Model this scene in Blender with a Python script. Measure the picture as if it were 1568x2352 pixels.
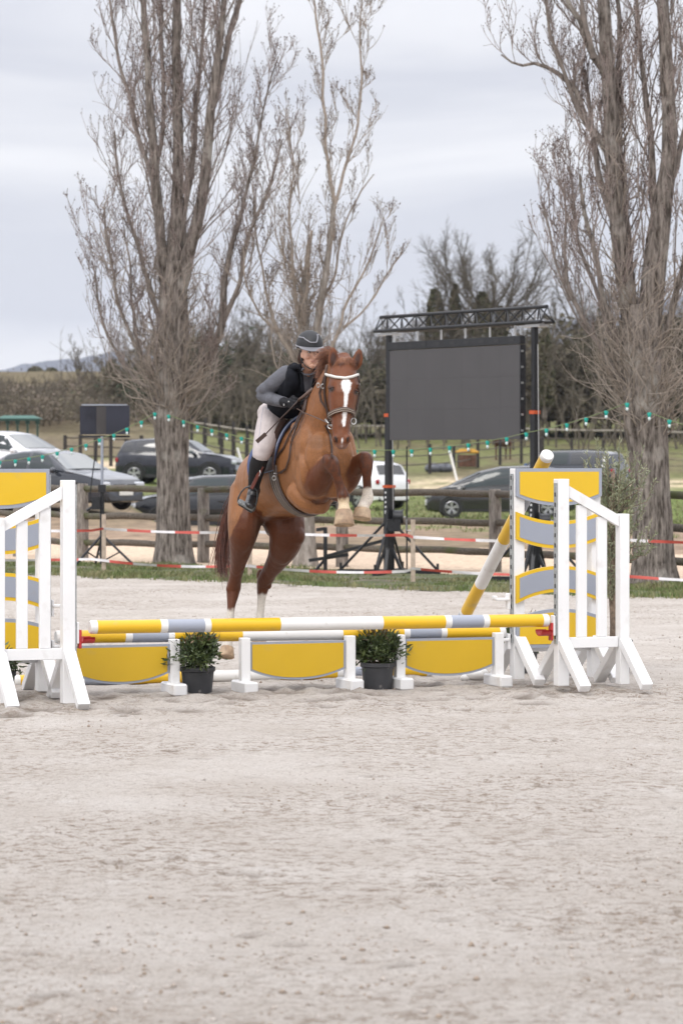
import bpy, math, random
import numpy as np
from mathutils import Vector, Matrix, Quaternion
from mathutils.bvhtree import BVHTree

random.seed(7)
RNG = np.random.default_rng(7)
R = math.radians
for _o in list(bpy.data.objects):
    bpy.data.objects.remove(_o)
SC = bpy.context.scene
COL = SC.collection

# ------------------------------------------------------------------ camera
CAM_H = 1.71          # eye height of the photographer
FPX = 7200.0          # focal length in units of the sheet measured off the photograph (1568 x 2352)
cam_d = bpy.data.cameras.new('camera')
cam = bpy.data.objects.new('camera', cam_d)
COL.objects.link(cam)
cam.location = (0, 0, CAM_H)
cam.rotation_euler = (R(90), 0, 0)
cam_d.sensor_fit = 'VERTICAL'
cam_d.sensor_height = 36.0
cam_d.lens = FPX / 2352 * 36.0
cam_d.shift_y = -121.0 / 2352
cam_d.clip_start = 0.1
cam_d.clip_end = 20000
cam_d.dof.use_dof = True
cam_d.dof.focus_distance = 22.7
cam_d.dof.aperture_fstop = 5.2
SC.camera = cam

# ------------------------------------------------------------------ world: overcast daylight
world = bpy.data.worlds.new('World')
SC.world = world
world.use_nodes = True
nt = world.node_tree
nt.nodes.clear()
wo = nt.nodes.new('ShaderNodeOutputWorld')
bg = nt.nodes.new('ShaderNodeBackground')
sky = nt.nodes.new('ShaderNodeTexSky')
sky.sky_type = 'NISHITA'
sky.sun_disc = False
sky.sun_elevation = R(48)
sky.sun_rotation = R(200)
tc = nt.nodes.new('ShaderNodeTexCoord')
mp = nt.nodes.new('ShaderNodeMapping')
mp.inputs['Scale'].default_value = (1.3, 1.3, 7.0)
mp.inputs['Location'].default_value = (0.4, 0.9, 0.35)
n1 = nt.nodes.new('ShaderNodeTexNoise')
n1.inputs['Scale'].default_value = 2.6
n1.inputs['Detail'].default_value = 5
n1.inputs['Roughness'].default_value = 0.5
n1.inputs['Distortion'].default_value = 0.5
cr = nt.nodes.new('ShaderNodeValToRGB')
cr.color_ramp.elements[0].position = 0.40
cr.color_ramp.elements[0].color = (6.75, 6.85, 7.5, 1)
cr.color_ramp.elements[1].position = 0.60
cr.color_ramp.elements[1].color = (9.3, 9.25, 9.5, 1)
# an overcast sky is brighter overhead than near the horizon
sep = nt.nodes.new('ShaderNodeSeparateXYZ')
mr = nt.nodes.new('ShaderNodeMapRange')
mr.inputs['From Min'].default_value = 0.13
mr.inputs['From Max'].default_value = 1.0
mr.inputs['To Min'].default_value = 1.0
mr.inputs['To Max'].default_value = 2.8
vm = nt.nodes.new('ShaderNodeVectorMath')
vm.operation = 'SCALE'
mx = nt.nodes.new('ShaderNodeMixRGB')
mx.inputs['Fac'].default_value = 0.94
L = nt.links.new
L(tc.outputs['Generated'], mp.inputs['Vector'])
L(mp.outputs['Vector'], n1.inputs['Vector'])
L(n1.outputs['Fac'], cr.inputs['Fac'])
L(tc.outputs['Generated'], sep.inputs['Vector'])
L(sep.outputs['Z'], mr.inputs['Value'])
L(cr.outputs['Color'], vm.inputs[0])
L(mr.outputs['Result'], vm.inputs['Scale'])
L(sky.outputs['Color'], mx.inputs['Color1'])
L(vm.outputs['Vector'], mx.inputs['Color2'])
L(mx.outputs['Color'], bg.inputs['Color'])
bg.inputs['Strength'].default_value = 0.1
L(bg.outputs['Background'], wo.inputs['Surface'])

sun_d = bpy.data.lights.new('sun', 'SUN')
sun_d.energy = 1.5
sun_d.angle = R(25)
sun_d.color = (1.0, 0.96, 0.9)
sun = bpy.data.objects.new('sun', sun_d)
COL.objects.link(sun)
sun.rotation_euler = (R(42), 0, R(-20))
SC.view_settings.view_transform = 'Standard'
SC.view_settings.look = 'None'
SC.view_settings.exposure = 0.15
SC.view_settings.gamma = 1.0
SC.view_settings.use_curve_mapping = False
SC.render.engine = 'CYCLES'
SC.cycles.use_denoising = True
SC.cycles.max_bounces = 6
SC.cycles.transparent_max_bounces = 12
SC.cycles.volume_bounces = 0

# ------------------------------------------------------------------ helpers
def P(px, py, Y):
    """world point at distance Y seen at sheet position (px, py)"""
    return Vector(((px - 784.0) / FPX * Y, Y, CAM_H - (py - 1055.0) / FPX * Y))

def H(zx, zy, Y):
    """same, measured on the enlargement of the horse and rider (about 1000 units to the metre)"""
    return P(470.4 + zx * .3066, 721.3 + zy * .3066, Y)

def tag(o, label=None, cat=None, group=None, kind=None):
    if label: o['label'] = label
    if cat: o['category'] = cat
    if group: o['group'] = group
    if kind: o['kind'] = kind
    return o

def thing(name, label, cat, loc=(0, 0, 0), rz=0.0, group=None):
    o = bpy.data.objects.new(name, None)
    o.empty_display_size = .1
    COL.objects.link(o)
    o.location = loc
    o.rotation_euler = (0, 0, rz)
    return tag(o, label, cat, group)

def root_loc(o):
    v = Vector((0, 0, 0))
    while o is not None:
        v += o.location
        o = o.parent
    return v

class MB:
    def __init__(s):
        s.v = []; s.f = []; s.m = []
    def add(s, vs, fs, m=0):
        n = len(s.v)
        s.v.extend([tuple(p) for p in vs])
        s.f.extend([tuple(i + n for i in f) for f in fs])
        s.m.extend([m] * len(fs))
    def box(s, c, size, ax=None, m=0, bev=0.0):
        """box about c; ax = three axis vectors"""
        c = Vector(c)
        if ax is None: ax = (Vector((1, 0, 0)), Vector((0, 1, 0)), Vector((0, 0, 1)))
        a, b, d = [Vector(q) * (h / 2) for q, h in zip(ax, size)]
        if bev <= 0:
            vs = [c + sx * a + sy * b + sz * d for sz in (-1, 1) for sy in (-1, 1) for sx in (-1, 1)]
            s.add(vs, [(0, 2, 3, 1), (4, 5, 7, 6), (0, 1, 5, 4), (2, 6, 7, 3), (0, 4, 6, 2), (1, 3, 7, 5)], m)
            return
        # chamfered box
        vs = []; idx = {}
        L3 = [a.length, b.length, d.length]
        u3 = [a.normalized(), b.normalized(), d.normalized()]
        for sx in (-1, 1):
            for sy in (-1, 1):
                for sz in (-1, 1):
                    sg = (sx, sy, sz)
                    for k in range(3):
                        p = c.copy()
                        for j in range(3):
                            p += u3[j] * sg[j] * (L3[j] - (0 if j == k else min(bev, L3[j] * .45)))
                        idx[(sg, k)] = len(vs); vs.append(p)
        fs = []
        for k in range(3):
            i, j = [q for q in range(3) if q != k]
            for sg in (-1, 1):
                ring = []
                for si, sj in ((-1, -1), (1, -1), (1, 1), (-1, 1)):
                    t = [0, 0, 0]; t[k] = sg; t[i] = si; t[j] = sj
                    ring.append(idx[(tuple(t), k)])
                fs.append(tuple(ring))
        for k in range(3):
            i, j = [q for q in range(3) if q != k]
            for si in (-1, 1):
                for sj in (-1, 1):
                    q = []
                    for sk in (-1, 1):
                        t = [0, 0, 0]; t[k] = sk; t[i] = si; t[j] = sj
                        q.append((idx[(tuple(t), i)], idx[(tuple(t), j)]))
                    fs.append((q[0][0], q[0][1], q[1][1], q[1][0]))
        for sx in (-1, 1):
            for sy in (-1, 1):
                for sz in (-1, 1):
                    fs.append(tuple(idx[((sx, sy, sz), k)] for k in range(3)))
        s.add(vs, fs, m)
    def beam(s, p, q, w, h, up=(0, 0, 1), m=0, bev=0.0):
        p = Vector(p); q = Vector(q)
        t = (q - p); ln = t.length; t.normalize()
        up = Vector(up)
        a = t.cross(up)
        if a.length < 1e-4: a = t.cross(Vector((1, 0, 0)))
        a.normalize(); b = a.cross(t).normalized()
        s.box((p + q) / 2, (ln, w, h), (t, a, b), m, bev)
    def tube(s, pts, rs, n=8, cap=True, m=0, flat=1.0, up=None):
        pts = [Vector(p) for p in pts]
        if not hasattr(rs, '__len__'): rs = [rs] * len(pts)
        base = len(s.v); k = len(pts)
        ref = None
        for i, p in enumerate(pts):
            t = (pts[min(i + 1, k - 1)] - pts[max(i - 1, 0)])
            if t.length < 1e-9: t = Vector((0, 0, 1))
            t.normalize()
            if ref is None:
                u0 = Vector(up) if up is not None else (Vector((0, 0, 1)) if abs(t.z) < .9 else Vector((1, 0, 0)))
                ref = (u0 - t * u0.dot(t)).normalized()
            else:
                ref = (ref - t * ref.dot(t))
                if ref.length < 1e-6: ref = t.orthogonal()
                ref.normalize()
            b = t.cross(ref)
            for j in range(n):
                a = 2 * math.pi * j / n
                s.v.append(tuple(p + ref * (math.cos(a) * rs[i] * flat) + b * (math.sin(a) * rs[i])))
        for i in range(k - 1):
            for j in range(n):
                a = base + i * n + j; b_ = base + i * n + (j + 1) % n
                s.f.append((a, b_, b_ + n, a + n)); s.m.append(m)
        if cap:
            s.f.append(tuple(base + j for j in reversed(range(n)))); s.m.append(m)
            s.f.append(tuple(base + (k - 1) * n + j for j in range(n))); s.m.append(m)
    def loft(s, secs, n=20, m=0, sq=2.0):
        """secs: (centre, half_a, half_b, axis_a, axis_b)"""
        base = len(s.v); k = len(secs)
        for (c, a, b, ua, ub) in secs:
            c = Vector(c); ua = Vector(ua); ub = Vector(ub)
            for j in range(n):
                th = 2 * math.pi * j / n
                ct, st = math.cos(th), math.sin(th)
                e = 2.0 / sq
                s.v.append(tuple(c + ua * (a * math.copysign(abs(ct) ** e, ct)) + ub * (b * math.copysign(abs(st) ** e, st))))
        for i in range(k - 1):
            for j in range(n):
                a = base + i * n + j; b_ = base + i * n + (j + 1) % n
                s.f.append((a, b_, b_ + n, a + n)); s.m.append(m)
        s.f.append(tuple(base + j for j in reversed(range(n)))); s.m.append(m)
        s.f.append(tuple(base + (k - 1) * n + j for j in range(n))); s.m.append(m)
    def ball(s, c, r, n=12, m=0, ax=None):
        c = Vector(c)
        if not hasattr(r, '__len__'): r = (r, r, r)
        if ax is None: ax = (Vector((1, 0, 0)), Vector((0, 1, 0)), Vector((0, 0, 1)))
        vs = []; fs = []
        h = n // 2
        for i in range(1, h):
            ph = math.pi * i / h
            for j in range(n):
                th = 2 * math.pi * j / n
                vs.append(c + ax[0] * (r[0] * math.sin(ph) * math.cos(th)) + ax[1] * (r[1] * math.sin(ph) * math.sin(th)) + ax[2] * (r[2] * math.cos(ph)))
        top = len(vs); vs.append(c + ax[2] * r[2]); bot = len(vs); vs.append(c - ax[2] * r[2])
        for i in range(h - 2):
            for j in range(n):
                a = i * n + j; b = i * n + (j + 1) % n
                fs.append((a, a + n, b + n, b))
        for j in range(n):
            fs.append((top, j, (j + 1) % n))
            a = (h - 2) * n
            fs.append((bot, a + (j + 1) % n, a + j))
        s.add(vs, fs, m)
    def lathe(s, c, prof, n=20, m=0, ax=None):
        """prof: (radius, height)"""
        c = Vector(c)
        if ax is None: ax = (Vector((1, 0, 0)), Vector((0, 1, 0)), Vector((0, 0, 1)))
        vs = []; fs = []
        for (r, z) in prof:
            for j in range(n):
                th = 2 * math.pi * j / n
                vs.append(c + ax[0] * (r * math.cos(th)) + ax[1] * (r * math.sin(th)) + ax[2] * z)
        for i in range(len(prof) - 1):
            for j in range(n):
                a = i * n + j; b = i * n + (j + 1) % n
                fs.append((a, b, b + n, a + n))
        s.add(vs, fs, m)
    def prism(s, poly, c, ua, ub, un, t, m=0, mside=None):
        """polygon (a,b) list in plane ua,ub at c, thickness t along un (centred)"""
        c = Vector(c); ua = Vector(ua); ub = Vector(ub); un = Vector(un)
        n = len(poly)
        vs = [c + ua * a + ub * b - un * (t / 2) for a, b in poly] + [c + ua * a + ub * b + un * (t / 2) for a, b in poly]
        s.add(vs, [tuple(range(n)), tuple(reversed(range(n, 2 * n)))], m)
        s.add(vs, [(i, i + n, (i + 1) % n + n, (i + 1) % n) for i in range(n)], m if mside is None else mside)
    def strip(s, top, bot, un, t, m=0, mside=None):
        """closed slab between two point rows of equal length, thickness t along un"""
        un = Vector(un) * (t / 2); k = len(top)
        vs = [Vector(p) - un for p in top] + [Vector(p) - un for p in bot] + [Vector(p) + un for p in top] + [Vector(p) + un for p in bot]
        f = []; g = []
        for i in range(k - 1):
            f.append((i, i + k, i + k + 1, i + 1))
            f.append((2 * k + i, 2 * k + i + 1, 3 * k + i + 1, 3 * k + i))
            g.append((i, i + 1, 2 * k + i + 1, 2 * k + i))
            g.append((k + i, 3 * k + i, 3 * k + i + 1, k + i + 1))
        g.append((0, 2 * k, 3 * k, k)); g.append((k - 1, 2 * k - 1, 4 * k - 1, 3 * k - 1))
        s.add(vs, f, m); s.add(vs, g, m if mside is None else mside)
    def build(s, name, mats, parent=None, smooth=False, world=True):
        me = bpy.data.meshes.new(name)
        off = root_loc(parent) if (parent is not None and world) else Vector((0, 0, 0))
        me.from_pydata([(x - off.x, y - off.y, z - off.z) for x, y, z in s.v], [], s.f)
        if not isinstance(mats, (list, tuple)): mats = [mats]
        for m in mats: me.materials.append(m)
        if len(mats) > 1: me.polygons.foreach_set('material_index', s.m)
        if smooth:
            me.polygons.foreach_set('use_smooth', [True] * len(me.polygons))
            if smooth != 'all':
                me.set_sharp_from_angle(angle=R(38))
        me.validate(); me.update()
        o = bpy.data.objects.new(name, me)
        COL.objects.link(o)
        if parent is not None: o.parent = parent
        return o

def mesh_np(name, V, F, mats, parent=None, kind=None, smooth=False, matidx=None):
    """V (n,3), F (m,k) numpy"""
    me = bpy.data.meshes.new(name)
    V = np.asarray(V, dtype=np.float32); F = np.asarray(F, dtype=np.int32)
    if parent is not None:
        o_ = root_loc(parent); V = V - np.array([o_.x, o_.y, o_.z], dtype=np.float32)
    k = F.shape[1]; m = F.shape[0]
    me.vertices.add(len(V)); me.vertices.foreach_set('co', V.ravel())
    me.loops.add(m * k); me.loops.foreach_set('vertex_index', F.ravel())
    me.polygons.add(m)
    me.polygons.foreach_set('loop_start', np.arange(0, m * k, k, dtype=np.int32))
    me.polygons.foreach_set('loop_total', np.full(m, k, dtype=np.int32))
    if not isinstance(mats, (list, tuple)): mats = [mats]
    for q in mats: me.materials.append(q)
    if matidx is not None: me.polygons.foreach_set('material_index', np.asarray(matidx, dtype=np.int32))
    if smooth: me.polygons.foreach_set('use_smooth', np.ones(m, dtype=bool))
    me.update(calc_edges=True)
    o = bpy.data.objects.new(name, me); COL.objects.link(o)
    if parent is not None: o.parent = parent
    if kind: o['kind'] = kind
    return o

def dup(o, parent=None):
    c = o.copy(); COL.objects.link(c)
    if parent is not None: c.parent = parent
    for ch in [q for q in bpy.data.objects if q.parent == o]:
        dup(ch, c)
    return c

# value noise (vectorised)
def _hash(ix, iy, seed):
    h = (ix.astype(np.int64) * 374761393 + iy.astype(np.int64) * 668265263 + seed * 1442695041) & 0x7fffffff
    h = (h ^ (h >> 13)) * 1274126177 & 0x7fffffff
    return ((h ^ (h >> 16)) & 0xffff) / 65535.0
def vnoise(x, y, seed=0):
    x = np.asarray(x, float); y = np.asarray(y, float)
    ix = np.floor(x); iy = np.floor(y); fx = x - ix; fy = y - iy
    fx = fx * fx * (3 - 2 * fx); fy = fy * fy * (3 - 2 * fy)
    a = _hash(ix, iy, seed); b = _hash(ix + 1, iy, seed); c = _hash(ix, iy + 1, seed); d = _hash(ix + 1, iy + 1, seed)
    return (a * (1 - fx) + b * fx) * (1 - fy) + (c * (1 - fx) + d * fx) * fy - .5
def fbm(x, y, seed=0, oct=4, g=.5):
    s = 0; a = 1.0
    for i in range(oct):
        s = s + a * vnoise(x * 2 ** i, y * 2 ** i, seed + i * 17); a *= g
    return s
def sstep(a, b, x):
    t = np.clip((np.asarray(x, float) - a) / (b - a), 0, 1); return t * t * (3 - 2 * t)

# ------------------------------------------------------------------ materials
def mat(name, col, rough=.6, metal=0.0, spec=.5, noise=None, bump=None, coords='Object', emit=None, alpha=None, coat=0.0, trans=0.0, two=None):
    """noise = (scale, amount) value variation; bump = (scale, strength, dist); two = (col2, scale, lo, hi, detail)"""
    m = bpy.data.materials.new(name); m.use_nodes = True
    t = m.node_tree; b = t.nodes['Principled BSDF']
    b.inputs['Base Color'].default_value = (*col, 1)
    b.inputs['Roughness'].default_value = rough
    b.inputs['Metallic'].default_value = metal
    b.inputs['Specular IOR Level'].default_value = spec
    b.inputs['Coat Weight'].default_value = coat
    b.inputs['Transmission Weight'].default_value = trans
    tcn = t.nodes.new('ShaderNodeTexCoord'); co = tcn.outputs[coords]
    last = None
    if two:
        c2, sc, lo, hi, det = two
        nz = t.nodes.new('ShaderNodeTexNoise'); nz.inputs['Scale'].default_value = sc; nz.inputs['Detail'].default_value = det
        t.links.new(co, nz.inputs['Vector'])
        rp = t.nodes.new('ShaderNodeValToRGB'); rp.color_ramp.elements[0].position = lo; rp.color_ramp.elements[1].position = hi
        rp.color_ramp.elements[0].color = (*col, 1); rp.color_ramp.elements[1].color = (*c2, 1)
        t.links.new(nz.outputs['Fac'], rp.inputs['Fac']); last = rp.outputs['Color']
    if noise:
        nz = t.nodes.new('ShaderNodeTexNoise'); nz.inputs['Scale'].default_value = noise[0]; nz.inputs['Detail'].default_value = 5
        t.links.new(co, nz.inputs['Vector'])
        m2 = t.nodes.new('ShaderNodeMapRange'); m2.inputs['To Min'].default_value = 1 - noise[1]; m2.inputs['To Max'].default_value = 1 + noise[1]
        m2.inputs['From Min'].default_value = .25; m2.inputs['From Max'].default_value = .75
        t.links.new(nz.outputs['Fac'], m2.inputs['Value'])
        sc_ = t.nodes.new('ShaderNodeVectorMath'); sc_.operation = 'SCALE'
        if last: t.links.new(last, sc_.inputs[0])
        else: sc_.inputs[0].default_value = col
        t.links.new(m2.outputs['Result'], sc_.inputs['Scale']); last = sc_.outputs['Vector']
    if last: t.links.new(last, b.inputs['Base Color'])
    if bump:
        nz = t.nodes.new('ShaderNodeTexNoise'); nz.inputs['Scale'].default_value = bump[0]; nz.inputs['Detail'].default_value = 4
        t.links.new(co, nz.inputs['Vector'])
        bp = t.nodes.new('ShaderNodeBump'); bp.inputs['Strength'].default_value = bump[1]; bp.inputs['Distance'].default_value = bump[2]
        t.links.new(nz.outputs['Fac'], bp.inputs['Height']); t.links.new(bp.outputs['Normal'], b.inputs['Normal'])
    return m

def stretch_noise_mat(name, c1, c2, scale, mapping, lo, hi, rough=.85, bump=(.6, .01), detail=6, c3=None, lo3=.6, hi3=.7, scale3=1.0, vc=False):
    """two/three colour noise with a stretched mapping (bark, planks)"""
    m = bpy.data.materials.new(name); m.use_nodes = True
    t = m.node_tree; b = t.nodes['Principled BSDF']; b.inputs['Roughness'].default_value = rough
    b.inputs['Specular IOR Level'].default_value = .2
    tcn = t.nodes.new('ShaderNodeTexCoord'); mpn = t.nodes.new('ShaderNodeMapping'); mpn.inputs['Scale'].default_value = mapping
    t.links.new(tcn.outputs['Object'], mpn.inputs['Vector'])
    nz = t.nodes.new('ShaderNodeTexNoise'); nz.inputs['Scale'].default_value = scale; nz.inputs['Detail'].default_value = detail; nz.inputs['Roughness'].default_value = .65
    t.links.new(mpn.outputs['Vector'], nz.inputs['Vector'])
    rp = t.nodes.new('ShaderNodeValToRGB'); rp.color_ramp.elements[0].position = lo; rp.color_ramp.elements[1].position = hi
    rp.color_ramp.elements[0].color = (*c1, 1); rp.color_ramp.elements[1].color = (*c2, 1)
    t.links.new(nz.outputs['Fac'], rp.inputs['Fac']); last = rp.outputs['Color']
    if c3:
        n3 = t.nodes.new('ShaderNodeTexNoise'); n3.inputs['Scale'].default_value = scale3; n3.inputs['Detail'].default_value = 4
        t.links.new(tcn.outputs['Object'], n3.inputs['Vector'])
        r3 = t.nodes.new('ShaderNodeValToRGB'); r3.color_ramp.elements[0].position = lo3; r3.color_ramp.elements[1].position = hi3
        t.links.new(n3.outputs['Fac'], r3.inputs['Fac'])
        mxn = t.nodes.new('ShaderNodeMixRGB'); mxn.inputs['Color2'].default_value = (*c3, 1)
        t.links.new(r3.outputs['Color'], mxn.inputs['Fac']); t.links.new(last, mxn.inputs['Color1']); last = mxn.outputs['Color']
    t.links.new(last, b.inputs['Base Color'])
    if bump:
        bp = t.nodes.new('ShaderNodeBump'); bp.inputs['Strength'].default_value = bump[0]; bp.inputs['Distance'].default_value = bump[1]
        t.links.new(nz.outputs['Fac'], bp.inputs['Height']); t.links.new(bp.outputs['Normal'], b.inputs['Normal'])
    return m
# ------------------------------------------------------------------ terrain
def smooth_interp(x, xs, ys):
    return np.interp(x, xs, ys)
def ground_h(x, Y):
    x = np.asarray(x, float); Y = np.asarray(Y, float)
    base = np.interp(Y, [0, 62, 75, 96, 108, 125, 150, 180, 220, 260, 320, 420, 700, 1400],
                        [0, 0, 0.0, -.08, .05, .45, 1.15, 2.3, 4.3, 6.2, 9.5, 13, 16, 20])
    px = x / np.maximum(Y, 1) * FPX + 784           # the ground climbs towards the left of the field
    left = np.interp(px, [120, 415, 560, 720], [1, .85, .5, 0])
    ramp = np.interp(Y, [0, 62, 72, 80, 86, 112, 150, 200, 260], [0, 0, .22, .62, 1.0, .8, .9, 1.2, .5])
    lowspot = np.exp(-((px - 430) / 110.) ** 2 - ((Y - 84) / 7.) ** 2) * -1.0 + np.exp(-((px - 1330) / 140.) ** 2 - ((Y - 105) / 9.) ** 2) * .2
    n = fbm(x / 9., Y / 9., 5, 3) * .16 * sstep(62, 110, Y)
    return base + left * ramp + lowspot + n
def gh(x, Y):
    return float(ground_h(np.array([x]), np.array([Y]))[0])

def edge_s(x, seed, base, amp):
    return base + amp * (fbm(x * .9, x * 0 + seed, seed, 4) * 1.6)
FENCE_SLOPE = .9
def s_grass0(x): return edge_s(x, 3, 42.1, .45)
def s_track0(x): return edge_s(x, 4, 47.3, .5)
def s_track1(x): return edge_s(x, 5, 61.5, 1.6)

# sand arena: real relief near the jump and towards the camera
M_sand = bpy.data.materials.new('arena_sand'); M_sand.use_nodes = True
def _sand(m):
    t = m.node_tree; b = t.nodes['Principled BSDF']; b.inputs['Roughness'].default_value = .95; b.inputs['Specular IOR Level'].default_value = .15
    tcn = t.nodes.new('ShaderNodeTexCoord'); co = tcn.outputs['Object']
    def nz(scale, det, rough=.6, mapping=None):
        n = t.nodes.new('ShaderNodeTexNoise'); n.inputs['Scale'].default_value = scale; n.inputs['Detail'].default_value = det; n.inputs['Roughness'].default_value = rough
        if mapping:
            mm = t.nodes.new('ShaderNodeMapping'); mm.inputs['Scale'].default_value = mapping
            t.links.new(co, mm.inputs['Vector']); t.links.new(mm.outputs['Vector'], n.inputs['Vector'])
        else: t.links.new(co, n.inputs['Vector'])
        return n.outputs['Fac']
    def ramp(src, lo, hi, c1=(0, 0, 0), c2=(1, 1, 1)):
        r = t.nodes.new('ShaderNodeValToRGB'); r.color_ramp.elements[0].position = lo; r.color_ramp.elements[1].position = hi
        r.color_ramp.elements[0].color = (*c1, 1); r.color_ramp.elements[1].color = (*c2, 1)
        t.links.new(src, r.inputs['Fac']); return r.outputs['Color']
    def mix(f, a, bcol):
        x = t.nodes.new('ShaderNodeMixRGB'); t.links.new(f, x.inputs['Fac'])
        for s_, q in (('Color1', a), ('Color2', bcol)):
            if isinstance(q, tuple): x.inputs[s_].default_value = (*q, 1)
            else: t.links.new(q, x.inputs[s_])
        return x.outputs['Color']
    def mul(a, b_):
        x = t.nodes.new('ShaderNodeMath'); x.operation = 'MULTIPLY'; t.links.new(a, x.inputs[0])
        if isinstance(b_, float): x.inputs[1].default_value = b_
        else: t.links.new(b_, x.inputs[1])
        return x.outputs[0]
    base = ramp(nz(1.2, 4), .3, .72, (.485, .44, .395), (.58, .542, .502))
    # damp churned-up sand: clustered brown crumbs
    patch = ramp(nz(.5, 5, .68), .36, .58)
    crumbs = ramp(nz(12, 8, .9), .512, .55)
    spots = ramp(nz(34, 4, .75), .56, .62)
    c = mix(mul(crumbs, mul(patch, .85)), base, (.20, .145, .10))
    c = mix(mul(spots, .5), c, (.21, .165, .125))
    pale = ramp(nz(4.0, 4, .6), .58, .75)
    c = mix(mul(pale, .45), c, (.61, .585, .56))
    grain = ramp(nz(120, 3, .8), .3, .7, (.72, .71, .70), (1.22, 1.22, 1.22))
    gm = t.nodes.new('ShaderNodeMixRGB'); gm.blend_type = 'MULTIPLY'; gm.inputs['Fac'].default_value = 1.0
    t.links.new(c, gm.inputs['Color1']); t.links.new(grain, gm.inputs['Color2']); c = gm.outputs['Color']
    at = t.nodes.new('ShaderNodeAttribute'); at.attribute_name = 'damp_shade'
    c = mix(mul(at.outputs['Fac'], .9), c, (.165, .135, .11))  # damp hoof marks, plus contact shade painted in round the jump feet
    t.links.new(c, b.inputs['Base Color'])
    bp = t.nodes.new('ShaderNodeBump'); bp.inputs['Strength'].default_value = 1.0; bp.inputs['Distance'].default_value = .03
    t.links.new(nz(18, 8, .78), bp.inputs['Height']); t.links.new(bp.outputs['Normal'], b.inputs['Normal'])
_sand(M_sand)

def sand_relief(x, Y):
    """height and dampness of the raked, hoof-marked sand"""
    h = fbm(x * .5, Y * .35, 11, 3) * .022 + fbm(x * 2.2, Y * 1.6, 12, 4) * .018 + fbm(x * 9, Y * 8, 13, 3) * .008
    return h
hoofs = []
rr = random.Random(21)
for _ in range(300):
    Yh = rr.uniform(9, 43) ; w_ = Yh * .115
    hoofs.append((rr.uniform(-w_, w_), Yh, rr.uniform(.02, .06) * rr.uniform(.6, 1.1), rr.random() ** 2.5 * .024 + .003))
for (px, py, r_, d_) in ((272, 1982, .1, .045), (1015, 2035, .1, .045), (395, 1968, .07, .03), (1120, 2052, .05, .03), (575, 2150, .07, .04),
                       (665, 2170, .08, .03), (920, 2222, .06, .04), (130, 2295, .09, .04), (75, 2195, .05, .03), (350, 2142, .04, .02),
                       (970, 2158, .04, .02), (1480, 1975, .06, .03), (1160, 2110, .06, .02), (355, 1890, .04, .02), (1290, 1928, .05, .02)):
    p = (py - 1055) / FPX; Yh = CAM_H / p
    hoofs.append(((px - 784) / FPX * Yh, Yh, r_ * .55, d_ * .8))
for _ in range(150):          # trampled sand round the jump feet, its painted dark tint doubling as contact shadow
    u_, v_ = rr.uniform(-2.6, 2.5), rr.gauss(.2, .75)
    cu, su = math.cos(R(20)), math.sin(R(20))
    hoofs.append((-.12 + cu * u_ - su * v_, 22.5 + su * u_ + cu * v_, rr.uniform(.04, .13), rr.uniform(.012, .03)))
HOOF = np.array(hoofs)
# one sheet: fine rows near the camera, coarser far away
ys = [7.5]
while ys[-1] < 60: ys.append(ys[-1] + max(.028, .0022 * ys[-1]))
ys = np.array(ys)
NX = 270
TT = np.linspace(-1, 1, NX)
# strips inside and outside of the view
GY, GT = np.meshgrid(ys, TT, indexing='ij')
GX = GT * (GY * .175 + 1.2)
HH = sand_relief(GX, GY)
DMP_SHADE = np.zeros_like(HH)
for (hx, hy, hr, hd) in HOOF:
    sel = np.where(np.abs(ys - hy) < .3)[0]
    if len(sel) == 0: continue
    a, b_ = sel[0], sel[-1] + 1
    d2 = ((GX[a:b_] - hx) ** 2 + ((GY[a:b_] - hy)) ** 2) / hr ** 2
    HH[a:b_] -= hd * np.exp(-d2 * 1.2)
    HH[a:b_] += hd * .55 * np.exp(-(np.sqrt(d2) - 1.6) ** 2 * 4)
    DMP_SHADE[a:b_] = np.maximum(DMP_SHADE[a:b_], (hd / .024) * np.exp(-(d2 ** 1.5) * .8))
HH *= 1 - .0 * GY
V = np.stack([GX.ravel(), GY.ravel(), HH.ravel()], 1)
# bend the far edge to the verge line
ii = np.arange(len(ys) * NX).reshape(len(ys), NX)
F = np.stack([ii[:-1, :-1].ravel(), ii[:-1, 1:].ravel(), ii[1:, 1:].ravel(), ii[1:, :-1].ravel()], 1)
cx = GX[:-1, :-1].ravel(); cy = GY[:-1, :-1].ravel()
keep = (cy + FENCE_SLOPE * cx) < s_grass0(cx) + .5
sand = mesh_np('sand_arena', V, F[keep], M_sand, kind='structure', smooth=True)
at = sand.data.attributes.new('damp_shade', 'FLOAT', 'POINT')
at.data.foreach_set('value', np.clip(DMP_SHADE.ravel(), 0, 1).astype(np.float32))

M_soilbase = mat('soil', (.16, .125, .1), .95, noise=(3, .3))
M_verge = mat('verge_soil', (.07, .085, .03), .95, two=((.16, .13, .1), 2.2, .5, .68, 5), noise=(14, .35))
M_chips = mat('wood_chips', (.56, .43, .31), .95, two=((.38, .28, .2), 7, .5, .7, 6), noise=(18, .3), bump=(14, .6, .03))
# wide base plain under everything, reaching the horizon
mbp = MB(); 
mbp.add([(-3000, -60, -.12), (3000, -60, -.12), (3000, 9000, -6), (-3000, 9000, -6)], [(0, 1, 2, 3)])
mbp.build('ground', mat('plain_soil', (.33, .3, .27), .95, noise=(.2, .2)), None)['kind'] = 'structure'
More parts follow.
